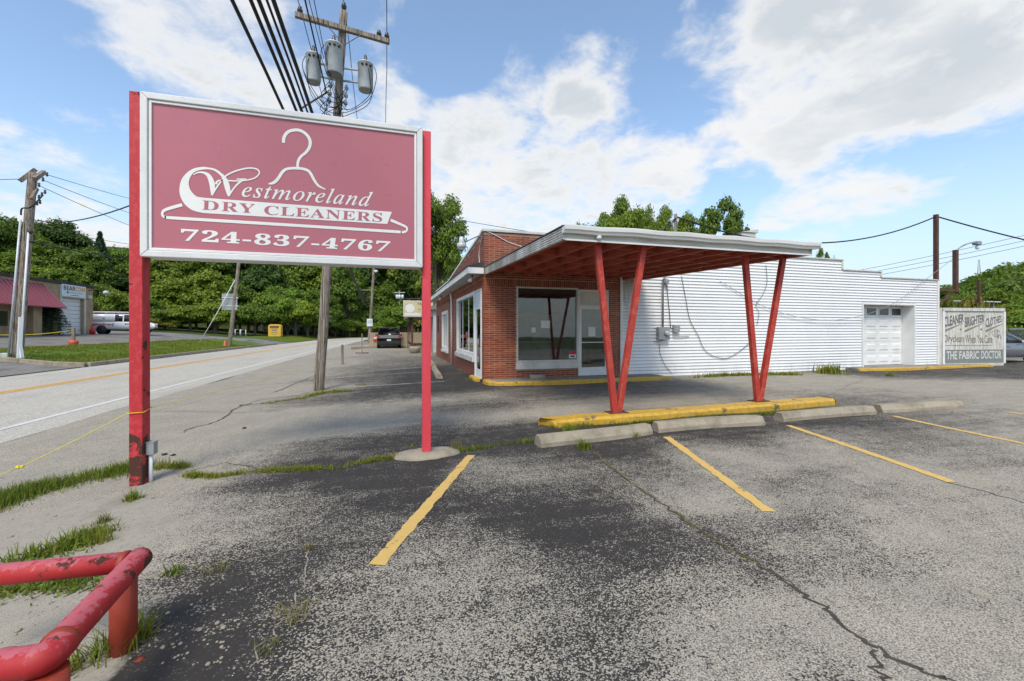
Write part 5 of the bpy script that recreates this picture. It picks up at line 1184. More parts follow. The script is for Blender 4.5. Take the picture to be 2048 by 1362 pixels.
def vehicle(name, loc, rz, label, low, up, roof, body, axles, hw, wr=.36, up_mat='car_glass', z=0.0):
    t = thing(name, loc, label, 'car', rz=rz if rz else 1e-6)
    ORG[t] = Vector((0, 0, 0))
    loft(MB(), [lower(*a) for a in low]).build('body', MAT[body], t, local=True)
    loft(MB(), [upper(*a) for a in up]).build('cabin_glass', MAT[up_mat], t, local=True)
    if roof: loft(MB(), [(x, [(w, zz - .05), (w * .97, zz), (w * .8, zz + .025)]) for x, zz, w in roof]).build('roof', MAT[body], t, local=True)
    for x in axles:
        for s in (-1, 1): arch(t, x, s * (hw - .012)); wheel(t, x, s * (hw - .11), wr)
    return t
def pillar(t, a, b, m_, w=.06):
    for s in (-1, 1): MB().beam((a[0], s * a[1], a[2]), (b[0], s * b[1], b[2]), w, .03, up=(0, 1, 0)).build('pillar', MAT[m_], t, local=True)
def mirror(t, x, y, z, m_):
    for s in (-1, 1): MB().lathe((x, s * y, z), [(.03, -.12), (.08, -.09), (.09, .03), (.06, .1), (.02, .12)], 10, axis=(.25, s, .1)).build('mirror', MAT[m_], t, local=True)
# dark suv parked by the fence, seen from behind (it points away along +Y)
p = G(778, 697, 0); p.z = zl(p.x, p.y)
suv = vehicle('parked_car', (p.x, p.y + 2.4, p.z), R(90), 'black and silver boxy car parked before the wooden fence', [(-2.45, .30, .95, .86), (-2.36, .25, 1.02, .93), (-1.2, .24, 1.02, .95), (1.0, .24, 1.0, .95), (2.0, .26, .95, .92), (2.45, .32, .82, .8)],
              [(-2.28, 1.0, 1.60, .88, .70), (-2.1, 1.0, 1.66, .9, .72), (0.6, 1.0, 1.66, .9, .72), (1.25, .98, 1.08, .86, .8)], [(-2.3, 1.62, .70), (-2.0, 1.66, .73), (.5, 1.66, .73), (.75, 1.6, .7)], 'car_black', (-1.45, 1.5), .95)
MB().box(-2.475, -2.44, -.84, .84, .82, 1.06).build('tailgate_band', MAT['car_silver'], suv, local=True, bev=.01)
MB().box(-2.47, -2.38, -.92, .92, .28, .55).build('bumper', MAT['black'], suv, local=True, bev=.03)
for s in (-1, 1): MB().box(-2.49, -2.36, s * .72 if s > 0 else -.9, .9 if s > 0 else -.72, .86, 1.1).build('tail_light', MAT['tail_red'], suv, local=True, bev=.01)
MB().box(-2.495, -2.476, -.16, .16, .6, .74).build('number_plate', MAT['paper'], suv, local=True)
pillar(suv, (-2.32, .9, 1.0), (-2.2, .74, 1.62), 'car_black', .12); mirror(suv, .95, 1.02, 1.05, 'car_black')
MB().box(-2.3, .6, -.74, .74, 1.685, 1.70).build('roof_panel', MAT['car_silver'], suv, local=True)
# white pickup with cap and ladder rack
p = PD(250, 670, 42); p.z = zf(p.x, p.y)
pk = vehicle('pickup_truck', (p.x, p.y, p.z), R(17), 'white pickup truck with bed cap, ladder rack and red wave graphic', [(-2.75, .48, 1.08, .88), (-2.66, .42, 1.12, .94), (-.5, .42, 1.12, .95), (1.3, .42, 1.1, .95), (2.3, .45, 1.05, .92), (2.72, .5, .86, .8)],
             [(-.62, 1.1, 1.72, .86, .70), (-.35, 1.1, 1.80, .88, .72), (.7, 1.1, 1.78, .88, .72), (1.35, 1.08, 1.16, .86, .82)], [(-.66, 1.74, .74), (-.3, 1.80, .74), (.68, 1.78, .73), (.85, 1.7, .7)], 'car_white', (-1.75, 1.75), .95, .38)
pk.scale = (.88, .92, 1.08)
loft(MB(), [upper(-2.7, 1.125, 1.66, .9, .76), upper(-2.6, 1.125, 1.78, .92, .78), upper(-.75, 1.125, 1.82, .92, .78), upper(-.68, 1.125, 1.78, .9, .76)]).build('bed_cap', MAT['car_white'], pk, local=True)
for s in (-1, 1):
    MB().box(-2.4, -.9, s * .86 - .012, s * .86 + .012, 1.25, 1.56).build('cap_hatch', MAT['white_metal'], pk, local=True)
    MB().box(-1.65, -1.5, s * .88 - .01, s * .88 + .01, 1.34, 1.42).build('hatch_handle', MAT['black'], pk, local=True)
    MB().tube([(-3.1, s * .62, 1.98), (1.5, s * .62, 1.98)], .035, 6).build('rack_rail', MAT['white_metal'], pk, local=True)
    wv = MB(); x = -2.55
    while x < -.75:
        hh = random.uniform(.03, .16); wv.box(x, x + .035, s * .955 - .004, s * .955 + .004, .85 - hh, .85 + hh); x += .06
    wv.build('red_wave_graphic', MAT['print_red'], pk, local=True, kind='stuff')
    MB().beam((.0, s * .89, 1.12), (.02, s * .72, 1.78), .1, .03, up=(0, 1, 0)).build('pillar', MAT['car_white'], pk, local=True)
    MB().box(2.6, 2.76, s * .66 - .1, s * .66 + .1, .8, .98).build('headlight', MAT['transformer'], pk, local=True, bev=.02)
    MB().box(-2.77, -2.7, s * .84 - .07, s * .84 + .07, .7, 1.05).build('tail_light', MAT['tail_red'], pk, local=True)
tx = MB(); text_on(up_serif('BEARCOM', 0x1D5D4, 0x1D5EE), (.15, -.958, .84), (.95, -.958, .84), (.95, -.958, .98), (.15, -.958, .98), 'l', None, None, mb=tx); tx.build('lettering', MAT['print_dark'], pk, local=True)
for x in (-2.6, -1.6, -.6, .4): MB().box(x - .02, x + .02, -.65, .65, 1.9, 1.945).build('rack_bar', MAT['white_metal'], pk, local=True)
for y in (-.25, .0): MB().tube([(-3.0, y, 2.02), (1.4, y, 2.02)], .03, 6).build('ladder_rail', MAT['orange_plastic'], pk, local=True)
pillar(pk, (1.33, .87, 1.1), (.72, .73, 1.78), 'car_white', .08); mirror(pk, 1.05, 1.05, 1.18, 'car_white')
MB().box(2.66, 2.8, -.85, .85, .42, .62).build('bumper', MAT['black'], pk, local=True, bev=.03)
# grey sedan at the right edge
cr = vehicle('parked_car', (27.0, 13.1, -.02), R(-3), 'blue grey sedan at the right edge behind the painted board', [(-2.3, .34, .9, .8), (-2.2, .26, .95, .88), (-1, .24, .93, .9), (.8, .24, .92, .9), (1.7, .26, .84, .87), (2.25, .36, .66, .72)],
              [(-1.95, .92, 1.0, .78, .72), (-1.0, .92, 1.38, .82, .64), (-.3, .92, 1.42, .82, .64), (.25, .92, 1.36, .82, .62), (1.15, .9, .96, .8, .74)], [(-1.15, 1.34, .62), (-.3, 1.42, .63), (.2, 1.38, .62), (.3, 1.33, .6)], 'car_blue_grey', (-1.4, 1.4), .9, .33)
pillar(cr, (1.12, .81, .94), (.26, .63, 1.36), 'car_blue_grey', .07); pillar(cr, (-.35, .84, .93), (-.4, .66, 1.38), 'black', .08); pillar(cr, (-1.9, .8, .95), (-1.05, .66, 1.36), 'car_blue_grey', .12); mirror(cr, .72, .98, .98, 'car_white')
for s in (-1, 1): MB().box(-.35, -.1, s * .905 - .012, s * .905 + .012, .76, .8).build('door_handle', MAT['car_silver'], cr, local=True); MB().box(-1.9, 1.9, s * .9 - .01, s * .9 + .01, .26, .3).build('trim', MAT['car_silver'], cr, local=True)
# ================================================================ far end of the side lot: fence, porch house, signs
FY = 39.5
fa, fb2 = PY(740, 690, FY).x, PY(842, 690, FY).x
fn = thing('wooden_fence', (fa, FY, 0), 'pale wooden board fence behind the parked car', 'fence')
pk_ = MB(); x = fa
while x < fb2 + 4: pk_.box(x, x + .13, FY - .02 + random.uniform(-.008, .008), FY + .0, .02, 1.28 + random.uniform(-.02, .02)); x += .142
pk_.build('pickets', MAT['fence_wood'], fn, kind='stuff')
for zz in (.3, 1.0): MB().box(fa, fb2 + 4, FY + .001, FY + .05, zz, zz + .09).build('fence_rail', MAT['fence_wood'], fn)
for x in np.arange(fa, fb2 + 4, 2.4): MB().box(x - .05, x + .05, FY + .051, FY + .15, -.05, 1.35).build('fence_post', MAT['fence_wood'], fn)
s0_, s1_ = PY(747, 668, FY - .05), PY(772, 683, FY - .05)
fr_ = MB().box(s0_.x, s1_.x + .4, FY - .07, FY - .045, s1_.z, s0_.z).build('rent_sign', MAT['print_red'], None, label='red and white for rent sign on the wooden fence', cat='sign')
ORG[fr_] = Vector(fr_.location)
zz = s0_.z; hh = s0_.z - s1_.z
MB().box(s0_.x + .03, s1_.x + .37, FY - .078, FY - .071, zz - hh * .66, zz - hh * .36).build('white_band', MAT['paper'], fr_)
for bd, a, b_, m_ in (('FOR RENT', .70, .95, 'paper'), ('CALL NOW', .39, .6, 'print_red') if False else ('FOR RENT', .70, .95, 'paper'),):
    text_on(bd, (s0_.x + .05, FY - .08, s1_.z + hh * a), (s1_.x + .35, FY - .08, s1_.z + hh * a), (s1_.x + .35, FY - .08, s1_.z + hh * b_), (s0_.x + .05, FY - .08, s1_.z + hh * b_), 'lettering', MAT[m_], fr_); break
gb = patch('gravel_bed', -5.0, 2.4, 36.5, 39.4, MAT['gravel'], 'tan gravel bed edged with timber before the wooden fence', dz=.07) if False else None
xa, xb_ = PY(690, 690, 38).x, PY(755, 690, 38).x
gbm = MB().box(PD(706, 690, 37).x, 1.0, 37.4, 39.4, -.05, .06).build('gravel_bed', MAT['gravel'], None, kind='structure', label='tan gravel bed before the wooden fence')
MB().box(PD(706, 690, 37).x, 2.8, 37.2, 37.39, -.05, .12).build('edging', MAT['timber'], gbm, bev=.01)
# porch house
hs = thing('porch_house', (3, 30, 0), 'small house with dark timber porch beyond the brick shop', 'house')
MB().box(2.75, 9, 28.5, 37, -.05, 2.9).build('wall', MAT['transformer'], hs)
MB().prism([(2.2, 28.2, 2.85), (9.5, 28.2, 2.85), (5.9, 28.2, 5.0)], (0, 9.2, 0)).build('roof', MAT['grey_wood'], hs)
MB().box(1.35, 2.74, 29.2, 36, -.05, .42).build('porch_floor', MAT['timber'], hs)
MB().box(1.1, 2.9, 28.9, 36.3, 2.32, 2.5).build('porch_roof', MAT['timber'], hs, bev=.02)
for y in (29.3, 31.5, 33.7, 35.9): MB().box(1.36, 1.5, y - .07, y + .07, .421, 2.31).build('porch_post', MAT['rust_brown'], hs)
for zz in (.6, 1.25): MB().box(1.38, 1.46, 29.4, 35.8, zz, zz + .08).build('handrail', MAT['timber'], hs)
bal = MB(); y = 29.5
while y < 35.8: bal.box(1.40, 1.44, y, y + .05, .68, 1.25); y += .16
bal.build('balusters', MAT['fence_wood'], hs, kind='stuff')
MB().box(2.70, 2.745, 30.2, 31.4, .42, 2.1).build('door', MAT['dark_metal'], hs)
for i, y in enumerate((29.6, 31.2, 32.8)): MB().lathe((1.3, y, 2.0), [(.02, 0), (.16, .06), (.2, .2), (.14, .3), (.02, .32)], 10).build('hanging_basket', MAT['leaf_dark'], None, label=('nearest', 'middle', 'farthest')[i] + ' hanging plant under the porch roof', cat='hanging plant')
pl = thing('planter', (1.3, 28.6, 0), 'pale stone planter at the foot of the porch', 'planter')
MB().lathe((1.55, 28.4, .0), [(.3, 0), (.36, .3), (.34, .42), (.28, .42)], 14).build('pot', MAT['concrete'], pl)
lib('sign_cream', (.60, .52, .28), .5)
# sign board by the porch
q0, q1 = PD(806, 634, 28.5), PD(866, 602, 28.5); yq = q0.y - .6
sg = thing('board_sign', (q0.x, yq, q0.z), 'cream board sign reading fastest and closed hanging over the porch', 'sign')
MB().box(q0.x, q1.x, yq - .05, yq + .05, q0.z, q1.z).build('board', MAT['cream_paint'], sg, bev=.01)
def bq(a, b): return (q0.x + (q1.x - q0.x) * a, yq - .058, q0.z + (q1.z - q0.z) * b)
MB().box(bq(.03, 0)[0], bq(.97, 0)[0], yq - .054, yq - .0505, bq(0, .05)[2], bq(0, .95)[2]).build('print_panel', MAT['sign_cream'], sg)
MB().box(bq(.05, 0)[0], bq(.95, 0)[0], yq - .0565, yq - .0545, bq(0, .08)[2], bq(0, .24)[2]).build('print_panel', MAT['paper'], sg)
for bd, a0, a1, b0, b1, m_ in (('FASTEST', .48, .95, .72, .9, 'print_dark'), ('For The Perfect', .5, .9, .42, .54, 'print_dark'), ('CLOSED', .58, .94, .09, .23, 'print_dark')):
    text_on(bd, bq(a0, b0), bq(a1, b0), bq(a1, b1), bq(a0, b1), 'lettering', MAT[m_], sg)
bl = MB(); n = 20; bl.add([bq(.22 + .16 * math.cos(2 * math.pi * k / n), .52 + .26 * math.sin(2 * math.pi * k / n)) for k in range(n)], [tuple(range(n))]); bl.build('white_patch', MAT['paper'], sg)
MB().tube([(q0.x - .05, yq, q1.z + .12), (2.9, yq, q1.z + .12)], .03, 6).build('hanging_bar', MAT['dark_metal'], sg)
for k in (.05, .5): MB().tube([(bq(k, 1)[0], yq, q1.z), (bq(k, 1)[0], yq, q1.z + .12)], .012, 5).build('hanger_link', MAT['dark_metal'], sg)
# tiny transformer pole far behind
b = PD(799, 640, 110); t = PD(799, 581, 110); tp = thing('utility_pole', b, 'distant small transformer pole against the trees', 'utility pole')
MB().tube([b - Vector((0, 0, 3)), t], .18, 8).build('pole', MAT['grey_wood'], tp); MB().beam(PD(789, 585, 110), PD(810, 585, 110), .2, .2).build('crossarm', MAT['transformer'], tp)
for u in (794, 799, 805): MB().lathe(PD(u, 598, 109.6), [(.2, 0), (.33, .05), (.33, 1.0), (.2, 1.1)], 10).build('transformer', MAT['white_metal'], tp)
# stakes in the side lot
p = G(685.5, 726, 0); q = thing('wooden_stake', p, 'grey wooden stake standing in the side lot near the road', 'stake')
MB().beam(p - Vector((0, 0, .1)), p + Vector((-.02, 0, .83)), .10, .10).build('stake', MAT['grey_wood'], q, bev=.01)
p = G(724, 707, 0); q = thing('wooden_stake', p, 'thin stake on a flat cross base farther down the side lot', 'stake')
MB().beam(p, p + Vector((.0, 0, 1.28)), .06, .06).build('stake', MAT['timber'], q); MB().box(p.x - .4, p.x + .4, p.y - .05, p.y + .05, .01, .06).build('base', MAT['rust_brown'], q)
# ================================================================ right hand side: painted board, lamp, posts
A = Vector((21.95, 12.02, 0)); B = Vector((25.0, 11.56, 0)); bd_d = (B - A).normalized(); bn_ = Vector((bd_d.y, -bd_d.x, 0)); BLn = (B - A).length
ps = thing('painted_board', (A + B) / 2, 'peeling white plywood board with faded cleaner brighter clothes lettering', 'sign')
def bp(s, z, off=0.0): p = A + bd_d * (BLn * s) + bn_ * off; return Vector((p.x, p.y, z))
def bslab(mb, s0, s1, z0, z1, f0, f1): mb.add([bp(s0, z0, f0), bp(s1, z0, f0), bp(s1, z0, f1), bp(s0, z0, f1), bp(s0, z1, f0), bp(s1, z1, f0), bp(s1, z1, f1), bp(s0, z1, f1)], [(0, 3, 2, 1), (4, 5, 6, 7), (0, 1, 5, 4), (1, 2, 6, 5), (2, 3, 7, 6), (3, 0, 4, 7)]); return mb
Zb = 2.42
bslab(MB(), .02, .665, .12, Zb - .08, 0, .02).build('panel', MAT['board'], ps); bslab(MB(), .667, .98, .12, Zb - .08, 0, .0205).build('panel', MAT['board'], ps)
bslab(MB(), .0, .03, .0, Zb - .14, -.02, .06).build('frame_side', MAT['white_paint'], ps); bslab(MB(), .97, 1.0, .1, Zb - .14, -.02, .06).build('frame_side', MAT['white_paint'], ps)
bslab(MB(), .0, .985, Zb - .13, Zb, -.02, .07).build('frame_top', MAT['board'], ps); bslab(MB(), .03, .97, .0, .115, -.02, .05).build('frame_bottom', MAT['board'], ps)
bslab(MB(), -.045, -.003, .0, Zb, -.5, .03).build('return_panel', MAT['board'], ps)
bslab(MB(), .031, .969, .125, .68, .022, .024).build('dark_band', MAT['paint_band'], ps)
bslab(MB(), .03, .79, .845, .865, .022, .024).build('underline', MAT['paint_brown'], ps)
def btx(body, s0, s1, z0, z1, rise, m_, off=.0245, **k): text_on(body, bp(s0, z0, off), bp(s1, z0 + rise, off), bp(s1, z1 + rise * .55, off), bp(s0, z1, off), 'lettering', MAT[m_], ps, **k)
btx('CLEANER', .035, .345, 1.60, 2.05, .24, 'paint_teal', offset=.02); btx('BRIGHTER', .36, .67, 1.60, 2.03, .24, 'paint_teal', offset=.02); btx('CLOTHES', .69, .95, 1.58, 1.98, .26, 'paint_teal', offset=.02)
for s0 in (.035, .36, .69): MB().add([bp(s0, 1.40, .0235), bp(s0 + .30, 1.78, .0235), bp(s0 + .30, 1.80, .0235), bp(s0, 1.50, .0235)], [(0, 1, 2, 3)]).build('slash', MAT['paint_olive'], ps)
for s0 in (.29, .62): MB().lathe(bp(s0, 1.53, .022), [(.045, 0), (.045, .003)], 12, axis=bn_).build('dot', MAT['paint_olive'], ps)
btx('Dryclean', .035, .34, .90, 1.30, 0, 'paint_brown'); btx('When', .365, .53, .95, 1.30, 0, 'paint_brown'); btx('You', .55, .65, .95, 1.30, 0, 'paint_brown'); btx('Care', .67, .80, .95, 1.28, 0, 'paint_brown')
btx('THE', .07, .235, .28, .62, 0, 'paint_white', offset=.02); btx('FABRIC', .27, .585, .29, .62, 0, 'paint_white', offset=.02); btx('DOCTOR', .62, .945, .29, .63, 0, 'paint_white', offset=.02)
em = MB()
def el(cx_, cz_, rx_, rz_): ribbon(em, [bp(cx_ + rx_ * math.cos(a), cz_ + rz_ * math.sin(a), .0236) for a in np.linspace(0, 2 * math.pi, 17)], [.014] * 17, bn_, 2)
el(.86, 1.36, .065, .15); el(.86, 1.36, .03, .15)
for dz in (-.06, .06): ribbon(em, [bp(.80, 1.36 + dz, .0237), bp(.92, 1.36 + dz, .0237)], [.012, .012], bn_, 2)
em.build('emblem', MAT['paint_brown'], ps); btx('FI', .885, .935, 1.12, 1.28, 0, 'paint_brown')
# tall iron pole, lamp post, iron stub
b = PY(1872, 556, 12.6); t = PY(1871, 429, 12.6)
MB().box(b.x - .07, b.x + .07, 12.53, 12.67, 0, t.z).build('iron_pole', MAT['rust_brown'], None, bev=.006, label='tall square rusty iron pole rising behind the white annex', cat='pole')
lmp = thing('yard_lamp', PY(1910, 582, 12.0), 'rusty bracketed yard lamp post at the end of the white annex', 'lamp')
a0, a1 = PY(1911, 500, 12.0), PY(1910, 584, 12.0); MB().box(a0.x - .075, a0.x + .075, 11.93, 12.07, a1.z, a0.z).build('upright', MAT['rust_brown'], lmp, bev=.006)
MB().beam((AX1 + .0, 12.0, a1.z + .06), (a0.x, 12.0, a1.z + .06), .1, .1).build('bracket_arm', MAT['rust_brown'], lmp); MB().beam(Vector((AX1, 12.0, PY(1879, 612, 12).z)), (a0.x, 12.0, a1.z), .06, .06).build('brace', MAT['rust_brown'], lmp)
h_ = PY(1953, 489, 11.7); MB().tube(smooth_pts([a0 + Vector((.05, 0, -.05)), a0 + Vector((.2, -.05, .12)), h_ + Vector((-.35, .05, .05)), h_ + Vector((-.05, 0, .06))], 5), .03, 8).build('lamp_arm', MAT['grey_box'], lmp)
MB().box(h_.x - .1, h_.x + .16, h_.y - .1, h_.y + .1, h_.z - .02, h_.z + .13).build('lamp_head', MAT['grey_box'], lmp, bev=.02); MB().lathe(h_ + Vector((.05, 0, -.2)), [(.03, 0), (.07, .05), (.06, .12), (.04, .18)], 12).build('bulb', MAT['blue_white'], lmp)
a0, a1 = PY(1957.5, 559, 13.5), PY(1957.5, 625, 13.5); MB().box(a0.x - .05, a0.x + .05, 13.45, 13.55, .0, a0.z).build('iron_post', MAT['rust_brown'], None, label='rusty iron post standing behind the painted board', cat='post')
sh = thing('lean_to_shed', (23.5, 15, 0), 'low shed with pale corrugated roof behind the painted board', 'shed')
c0, c1 = PY(1898, 603, 15.5), PY(1992, 611, 14.6); rf_ = MB(); n = 28
for k in range(n):
    x = c0.x - .8 + (c1.x - c0.x + .8) * k / n; w_ = (c1.x - c0.x + .8) / n; rf_.prism([(x, 14.4, c0.z - .06), (x + w_ * .5, 14.4, c0.z - .03), (x + w_, 14.4, c0.z - .06), (x + w_, 14.4, c0.z - .08), (x, 14.4, c0.z - .08)], (0, 2.5, .12))
rf_.build('corrugated_roof', MAT['cream_paint'], sh, kind='stuff')
for x in (c0.x - .5, c1.x - .3):
    for y in (14.6, 16.6): MB().box(x - .06, x + .06, y - .06, y + .06, -.02, c0.z - .02).build('shed_post', MAT['grey_wood'], sh)
cl = thing('chain_link_fence', (28, 15.5, 0), 'chain link fence behind the grey sedan', 'fence')
MB().tube([(25.5, 15.6, 1.55), (36, 15.0, 1.55)], .03, 8).build('top_rail', MAT['grey_box'], cl)
for x in (25.6, 28.6, 31.6, 34.6): MB().tube([(x, 15.6 - (x - 25.5) * .057, -.05), (x, 15.6 - (x - 25.5) * .057, 1.6)], .035, 8).build('fence_post', MAT['grey_box'], cl)
ws = MB(); x = 25.6
while x < 35:
    y = 15.6 - (x - 25.5) * .057; ws.tube([(x, y, .05), (x + 1.5, y - .085, 1.55)], .004, 3, False); ws.tube([(x + 1.5, y - .085, .05), (x, y, 1.55)], .004, 3, False); x += .12
ws.build('wire_mesh', MAT['grey_box'], cl, kind='stuff')
# service mast, roof vent and the cables over the annex
mb_ = PD(1351, 470, 15.5); mt_ = PD(1351, 428, 15.5)
ms = thing('service_mast', (mb_.x, mb_.y, 3.3), 'wooden service mast with wire loops on the shop roof', 'mast'); MB().tube([(mb_.x, mb_.y, 3.3), mt_], .06, 8).build('mast', MAT['grey_wood'], ms)
lw = MB()
for k in range(4): lw.tube(smooth_pts([mt_ + Vector((0, -.05, -.15)), mt_ + Vector((random.uniform(-.5, -.2), -.1, -.4 - .1 * k)), mt_ + Vector((random.uniform(-.6, -.3), -.1, -.8)), mt_ + Vector((.0, -.05, -.9))], 5), .012, 5)
lw.build('wire_loops', MAT['cable'], ms, kind='stuff')
cab = sag(mt_ + Vector((.05, 0, -.1)), PY(1872, 433, 12.6), 1.05, 26)
MB().tube(cab, .028, 6).build('overhead_cable', MAT['cable'], None, label='dark twisted cable sagging from the roof mast to the tall iron pole', cat='cable')
MB().tube(sag(PY(1874, 433, 12.6), Vector((34, 9.0, 3.9)), .3, 16), .028, 6).build('overhead_cable', MAT['cable'], None, label='dark twisted cable running from the tall iron pole off the right edge', cat='cable')
MB().tube(sag(PD(700, 380, 60), PD(1100, 470, 14), .5, 16), .012, 6).build('overhead_wire', MAT['cable'], None, label='thin wire dropping over the brick parapet to the canopy roof', cat='wire')
MB().tube(smooth_pts([PY(1905, 518, 11.9), PY(1850, 560, 11.8), PY(1790, 605, 11.75), PY(1720, 632, 11.75), PY(1640, 640, 11.8), PY(1540, 618, 11.84), PY(1440, 562, 11.86)], 6), .009, 5).build('overhead_wire', MAT['grey_box'], None, label='pale slack wire sagging across the white siding from the yard lamp', cat='wire')
rv = thing('roof_vent', PD(1486, 475, 17.5), 'pale sheet metal vent box on the annex roof', 'vent'); q = PD(1486, 478, 17.5)
MB().box(q.x - .36, q.x + .34, q.y - .3, q.y + .3, 3.28, PD(1486, 468, 17.5).z).build('duct', MAT['cream_paint'], rv, bev=.01); MB().add([(q.x - .42, q.y - .35, PD(1486, 468, 17.5).z), (q.x + .42, q.y - .35, PD(1486, 466, 17.5).z + .1), (q.x + .42, q.y + .35, PD(1486, 466, 17.5).z + .1), (q.x - .42, q.y + .35, PD(1486, 468, 17.5).z), (q.x + .42, q.y - .35, PD(1486, 468, 17.5).z), (q.x + .42, q.y + .35, PD(1486, 468, 17.5).z)], [(0, 1, 2, 3), (0, 4, 1), (3, 2, 5), (0, 3, 5, 4), (4, 5, 2, 1)]).build('cowl', MAT['cream_paint'], rv)
b = PD(1958, 548, 230); t = PD(1958, 519, 230); tw = MB()
for a in (-1.1, 1.1): tw.tube([b + Vector((a, 0, 0)), t + Vector((a * .4, 0, 0))], .16, 4)
for k in range(6): z0 = b.lerp(t, k / 6); z1 = b.lerp(t, (k + 1) / 6); tw.tube([z0 + Vector((-1.1 + k * .1, 0, 0)), z1 + Vector((1 - k * .1, 0, 0))], .1, 4)
tw.build('lattice_tower', MAT['grey_box'], None, label='tiny lattice tower on the wooded hill at right', cat='tower')
for k in range(3): MB().tube(sag(PD(1700, 560 - k * 8, 230), PD(2200, 458 - k * 12, 190), 1.0, 10), .10, 5).build('overhead_wire', MAT['cable'], None, label=('lowest', 'middle', 'highest')[k] + ' of three far power lines over the wooded hill', cat='wire')
# ================================================================ trees
def leaf_cloud(cent, nrm, size, rg, flat=.0, lw=.55):
    """rhombic leaves, one quad each, at the given centres"""
    n = len(cent); nrm = nrm + rg.normal(0, .55, (n, 3)); nrm /= np.linalg.norm(nrm, axis=1)[:, None] + 1e-9
    a = np.cross(nrm, rg.normal(0, 1, (n, 3))); a /= np.linalg.norm(a, axis=1)[:, None] + 1e-9; b = np.cross(nrm, a)
    s = (size * rg.uniform(.6, 1.4, n))[:, None]
    V = np.stack([cent - a * s, cent - b * s * lw + nrm * s * .12, cent + a * s, cent + b * s * lw + nrm * s * .12], 1).reshape(-1, 3)
    return V, np.arange(n * 4).reshape(-1, 4)
def crown(seed, R0=4.0, H0=8.0, n=6500, leaf=.175, nl=34, lobe=.33, z0=.22, droop=0.0, jit=.045):
    rg = np.random.default_rng(seed); C = []; Rr = []
    for i in range(nl):
        th = rg.uniform(0, 2 * math.pi); ph = math.acos(rg.uniform(-.75, 1)); q = rg.uniform(.35, .78) if i > 5 else rg.uniform(0, .3)
        C.append((math.cos(th) * math.sin(ph) * q, math.sin(th) * math.sin(ph) * q, math.cos(ph) * q)); Rr.append(rg.uniform(.6, 1.2) * lobe)
    C = np.array(C); Rr = np.array(Rr); k = rg.choice(nl, n, p=(Rr ** 2) / (Rr ** 2).sum())
    d = rg.normal(0, 1, (n, 3)); d[:, 2] = np.abs(d[:, 2]) * .9 + d[:, 2] * .35; d /= np.linalg.norm(d, axis=1)[:, None]
    rad = Rr[k] * (rg.uniform(.45, 1.12, n)); P = C[k] + d * rad[:, None] + rg.normal(0, jit, (n, 3))
    P[:, 2] -= droop * (P[:, 0] ** 2 + P[:, 1] ** 2)
    zc = H0 * (z0 + (1 - z0) / 2); P = P * np.array([R0, R0, H0 * (1 - z0) / 2 / 1.05]) + np.array([0, 0, zc])
    up = d + np.array([0, 0, .45])
    return leaf_cloud(P, up, leaf, rg) + (C * np.array([R0, R0, H0 * (1 - z0) / 2]) + np.array([0, 0, zc]),)
def conifer(seed, R0=2.4, H0=8.0, n=7000, leaf=.17):
    rg = np.random.default_rng(seed); t = rg.uniform(0, 1, n) ** .7; lay = np.floor(t * 15) / 15 + rg.uniform(0, .035, n); th = np.round(rg.uniform(0, 1, n) * 9 + lay * 37) / 9 * 2 * math.pi + rg.normal(0, .16, n)
    rr = (1 - lay) * R0 * rg.uniform(.25, 1.05, n); z = H0 * (.05 + .95 * lay) - rr * .28 + rg.normal(0, .09, n)
    P = np.stack([np.cos(th) * rr, np.sin(th) * rr, z], -1); nr = np.stack([np.cos(th) * .5, np.sin(th) * .5, np.full(n, .9)], -1)
    return leaf_cloud(P, nr, leaf, rg, lw=.3)
def mesh_only(name, V, Fq, mat):
    o = np_mesh(name, V, Fq, mat); me = o.data; bpy.data.objects.remove(o); return me
CROWNS = {}
for k, (seed, kw, m_) in {'broad1': (1, dict(n=17000, nl=64, lobe=.24, z0=.1), 'leaf'), 'broad2': (2, dict(n=17000, nl=80, lobe=.21, z0=.06), 'leaf'), 'broad3': (3, dict(R0=4.4, H0=7.5, n=17000, nl=58, lobe=.26, z0=.08), 'leaf_bright'), 'dark1': (4, dict(H0=9, n=17000, nl=64, lobe=.25, z0=.1), 'leaf_dark'), 'dark2': (5, dict(R0=3.6, H0=9, n=17000, nl=70, lobe=.23, z0=.1), 'leaf_dark'),
                          'droop': (6, dict(R0=4.6, H0=8, n=13000, droop=.3, nl=74, lobe=.19, leaf=.22, z0=.05), 'leaf'), 'bush1': (8, dict(R0=2.6, H0=3.4, n=7500, z0=.02, leaf=.135), 'leaf_bright'), 'bush2': (9, dict(R0=2.8, H0=3.0, n=7500, z0=.02, leaf=.135), 'leaf'), 'bush3': (10, dict(R0=2.8, H0=2.2, n=6500, z0=.0, leaf=.125), 'leaf_yellow'),
                          'near1': (11, dict(R0=4.2, H0=9.5, n=24000, leaf=.105, nl=80, lobe=.19, jit=.03), 'leaf'), 'near2': (12, dict(R0=3.4, H0=8, n=17000, leaf=.11, nl=56, lobe=.19, jit=.03), 'leaf_bright'), 'near3': (13, dict(R0=3.8, H0=8, n=16000, leaf=.11, nl=50, lobe=.17, jit=.025), 'leaf')}.items():
    V, Fq, C = crown(seed, **kw); CROWNS[k] = (mesh_only('crown', V, Fq, MAT[m_]), C, kw.get('H0', 8.0), kw.get('R0', 4.0))
V, Fq = conifer(21); CROWNS['spruce'] = (mesh_only('crown', V, Fq, MAT['needle']), None, 8.0, 2.4)
V, Fq = conifer(22, 3.2, 9, 6000, .26); CROWNS['pine'] = (mesh_only('crown', V, Fq, MAT['needle']), None, 9.0, 3.2)
TRUNKS = {}
